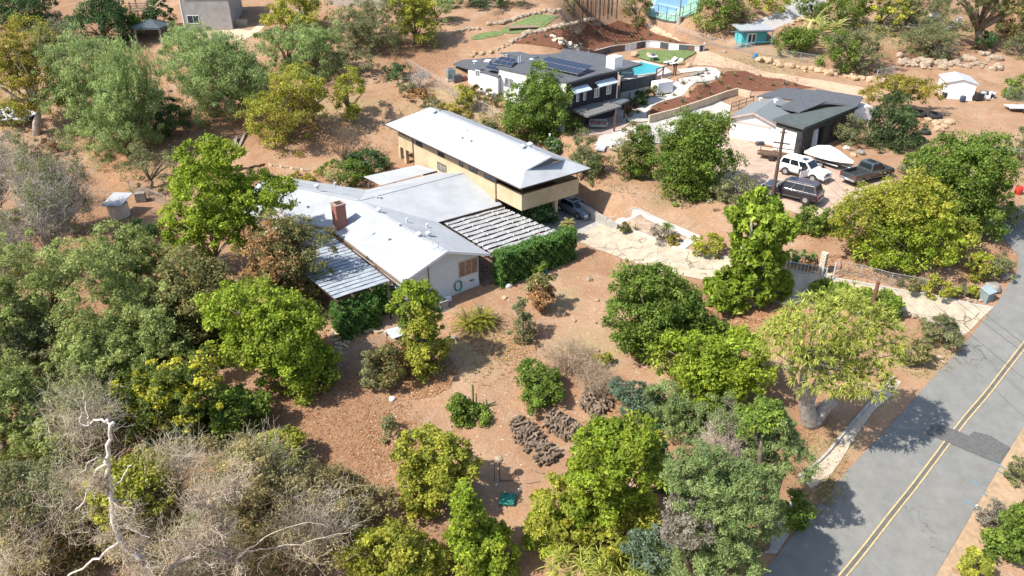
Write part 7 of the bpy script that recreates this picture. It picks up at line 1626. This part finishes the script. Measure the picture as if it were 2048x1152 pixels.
for z in (.1,.4,.7,1.0,1.25): MB().beam(A+Vector((0,0,z)), B+Vector((0,0,z)), .05, .05).build('bar', M_metal, root)
for t in (0,.5,1): q_ = A.lerp(B, t); MB().beam(q_, q_+Vector((0,0,1.3)), .06, .06).build('upright', M_metal, root)
for px, py, l, c in ((1510,118,'blue plastic barrel by the dirt track',(.05,.18,.35)),(2035,388,'small red container at the right edge',(.5,.04,.03)),(1946,200,'black barrel beside the white shed',(.03,.03,.03)),(1888,196,'black round pot left of the white shed',(.03,.03,.03)),(1924,204,'dark pot at the white shed corner',(.05,.06,.09))):
    g = G(px, py); tag(MB().lathe(g, [(.3,0),(.36,.3),(.36,.6),(.3,.8)], 12).build('barrel', mat('barrel_%d' % px, c, .5)), l, 'barrel')
root = thing('scrap_pile', 'white and dark scrap heap right of the white shed', 'scrap', G(1962, 200)); r_ = random.Random(4)
for k in range(12): MB().box(G(1955+r_.uniform(0,34), 192+r_.uniform(0,14), r_.uniform(.2,.6)), r_.uniform(.3,1), r_.uniform(.2,.6), r_.uniform(.3,.8), r_.uniform(0,3)).build('scrap_piece', r_.choice([M_plas, M_dmetal, M_blk, M_metal]), root)
root = thing('retaining_wall', 'low grey block wall along the uphill side of the sedan', 'wall', Yb.p(8.2, 0, -1)); 
A, B = Yb.p(7.9,4.5,0), Yb.p(8.1,-3.4,0)
for k in range(6):
    a, b = A.lerp(B, k/6), A.lerp(B, (k+.97)/6); z = -5.2+k*.02; MB().beam((a.x,a.y,-4.35-.1*k), (b.x,b.y,-4.35-.1*(k+1)), .3, 1.5-.12*k).build('wall_block', M_apron, root)
# loose cover on the ground
def scatter(name, label, n, boxes, size, cols, up, seed, kind='leaf'):
    rng = np.random.default_rng(seed); pts = []
    for (a, b, ra, rb, w) in boxes:
        g = [G(a+ra*math.cos(t), b+rb*math.sin(t)) for t in np.linspace(0, 6.28, 13)[:-1]]; c = G(a, b); k = int(n*w)
        t = rng.uniform(0, 6.28, k); rr = rng.uniform(0, 1, k)**.6; X = np.array([p.x-c.x for p in g]+[g[0].x-c.x]); Y = np.array([p.y-c.y for p in g]+[g[0].y-c.y]); tt = np.linspace(0, 6.2832, 13)
        pts.append(np.stack([c.x+np.interp(t, tt, X)*rr, c.y+np.interp(t, tt, Y)*rr], -1))
    p = np.concatenate(pts); z = TH(p[:, 0], p[:, 1])+up; P3 = np.stack([p[:, 0], p[:, 1], z], -1); m = len(P3)
    cc = np.array(cols)[rng.integers(0, len(cols), m)]*rng.uniform(.7, 1.3, (m, 1)); s = size*rng.uniform(.5, 1.6, m)
    if kind == 'leaf':
        V, Q, Cc = leaf_quads(P3, rng.normal(size=(m, 3))*[1,1,.25], unit(rng.normal(0, .35, (m, 3))+[0,0,1]), s, s*.7, cc); tag(link(name, npmesh(name, V, None, Q, col=Cc), M_rough, None), label, kind='stuff'); return
    elif kind == 'tuft': k = np.repeat(np.arange(m), 4); V, Q, Cc = strip_leaves(P3[k], unit(rng.normal(0, .6, (len(k), 3))+[0,0,1]), s[k], .025, .8, 1, cc[k])
    else:
        d = np.array([(1,0,0),(0,1,0),(-1,0,0),(0,-1,0),(0,0,.8)]); V = (P3[:, None]+d[None]*s[:, None, None]*rng.uniform(.6, 1.2, (m, 5, 1))).reshape(-1, 3); a = np.arange(m)[:, None, None]*5
        T = (a+np.array([(0,1,4),(1,2,4),(2,3,4),(3,0,4)])[None]).reshape(-1, 3); tag(link(name, npmesh(name, V, None, T, col=np.repeat(cc, 5, 0)), M_rough, None), label, kind='stuff'); return
    tag(link(name, npmesh(name, V, Q, col=Cc), M_rough, None), label, kind='stuff')
scatter('leaf_litter', 'orange-brown fallen leaves on the ground', 26000, [(830,745,85,55,.22),(1010,690,70,35,.05),(1500,640,100,55,.14),(1700,540,100,35,.08),(1640,640,140,60,.12),(1450,380,90,30,.05),(1230,800,60,40,.06),(620,830,150,130,.12),(780,900,80,110,.08),(300,320,110,60,.03),(1640,460,70,25,.05)], .11, [(.34,.16,.07),(.42,.22,.10),(.24,.12,.06),(.45,.30,.17)], .03, 5)
scatter('dry_grass', 'thin dry grass tufts on the slopes', 4500, [(900,240,170,70,.25),(960,700,130,80,.12),(1640,950,60,100,.12),(1850,700,80,60,.1),(1250,380,120,30,.06),(550,230,200,70,.1),(1655,985,22,30,.05),(1450,125,200,20,.1),(1550,130,120,20,.1)], .22, [(.40,.33,.17),(.33,.30,.13),(.28,.22,.12)], 0, 6, 'tuft')
scatter('pebbles', 'small loose stones on the dirt', 6000, [(1080,660,250,220,.3),(600,260,260,120,.1),(1150,120,250,90,.14),(1700,200,300,90,.2),(1900,250,120,120,.08),(1420,420,250,80,.1),(900,900,200,140,.08)], .055, [(.42,.34,.26),(.50,.43,.35),(.30,.22,.16)], 0, 7, 'stone')
scatter('mulch_chips', 'bark chips and pale pebbles on the mulch beds', 9000, [(1190,75,150,28,.4),(1400,190,90,35,.3),(1550,165,70,14,.2)], .10, [(.12,.05,.03),(.26,.13,.08),(.45,.36,.27)], .05, 8)

flat_trailer('pale boat trailer frame under the trees at the top right', 1835, 60, .1, 4.5, 1.6, mat('cream_metal', (.6,.57,.5), .6), True, False)
for px, py, l, c, s in ((1868,40,'white upright tank behind the olive trees at the top right',(.65,.63,.6),(1.2,1.2,1.6)),(1856,46,'dark green box beside the white tank',(.03,.20,.14),(1.2,.8,1.0)),(1913,55,'white slab leaning near the eucalyptus trunk',(.6,.58,.55),(.8,.6,1.6)),(1895,62,'white crate left of the eucalyptus trunk',(.62,.6,.58),(.8,.8,.7))):
    MB().box(G(px,py,s[2]/2), *s, .3).build('box', mat('yard_item_%d' % px, c, .7), None, label=l, cat='box', bevel=.04)
rockrow('rock edging and rubble beside the grey gravel track', [(1560,60),(1590,45),(1625,30)], 14, 6, .8, M_tan2, 21, name='stone_row', cat='rocks')
rockrow('scattered rocks between the eucalyptus and the white shed', [(1800,118),(1850,128),(1900,132),(1950,128),(2000,140)], 34, 10, 1.0, M_stone, 22, name='stone_row', cat='rocks')
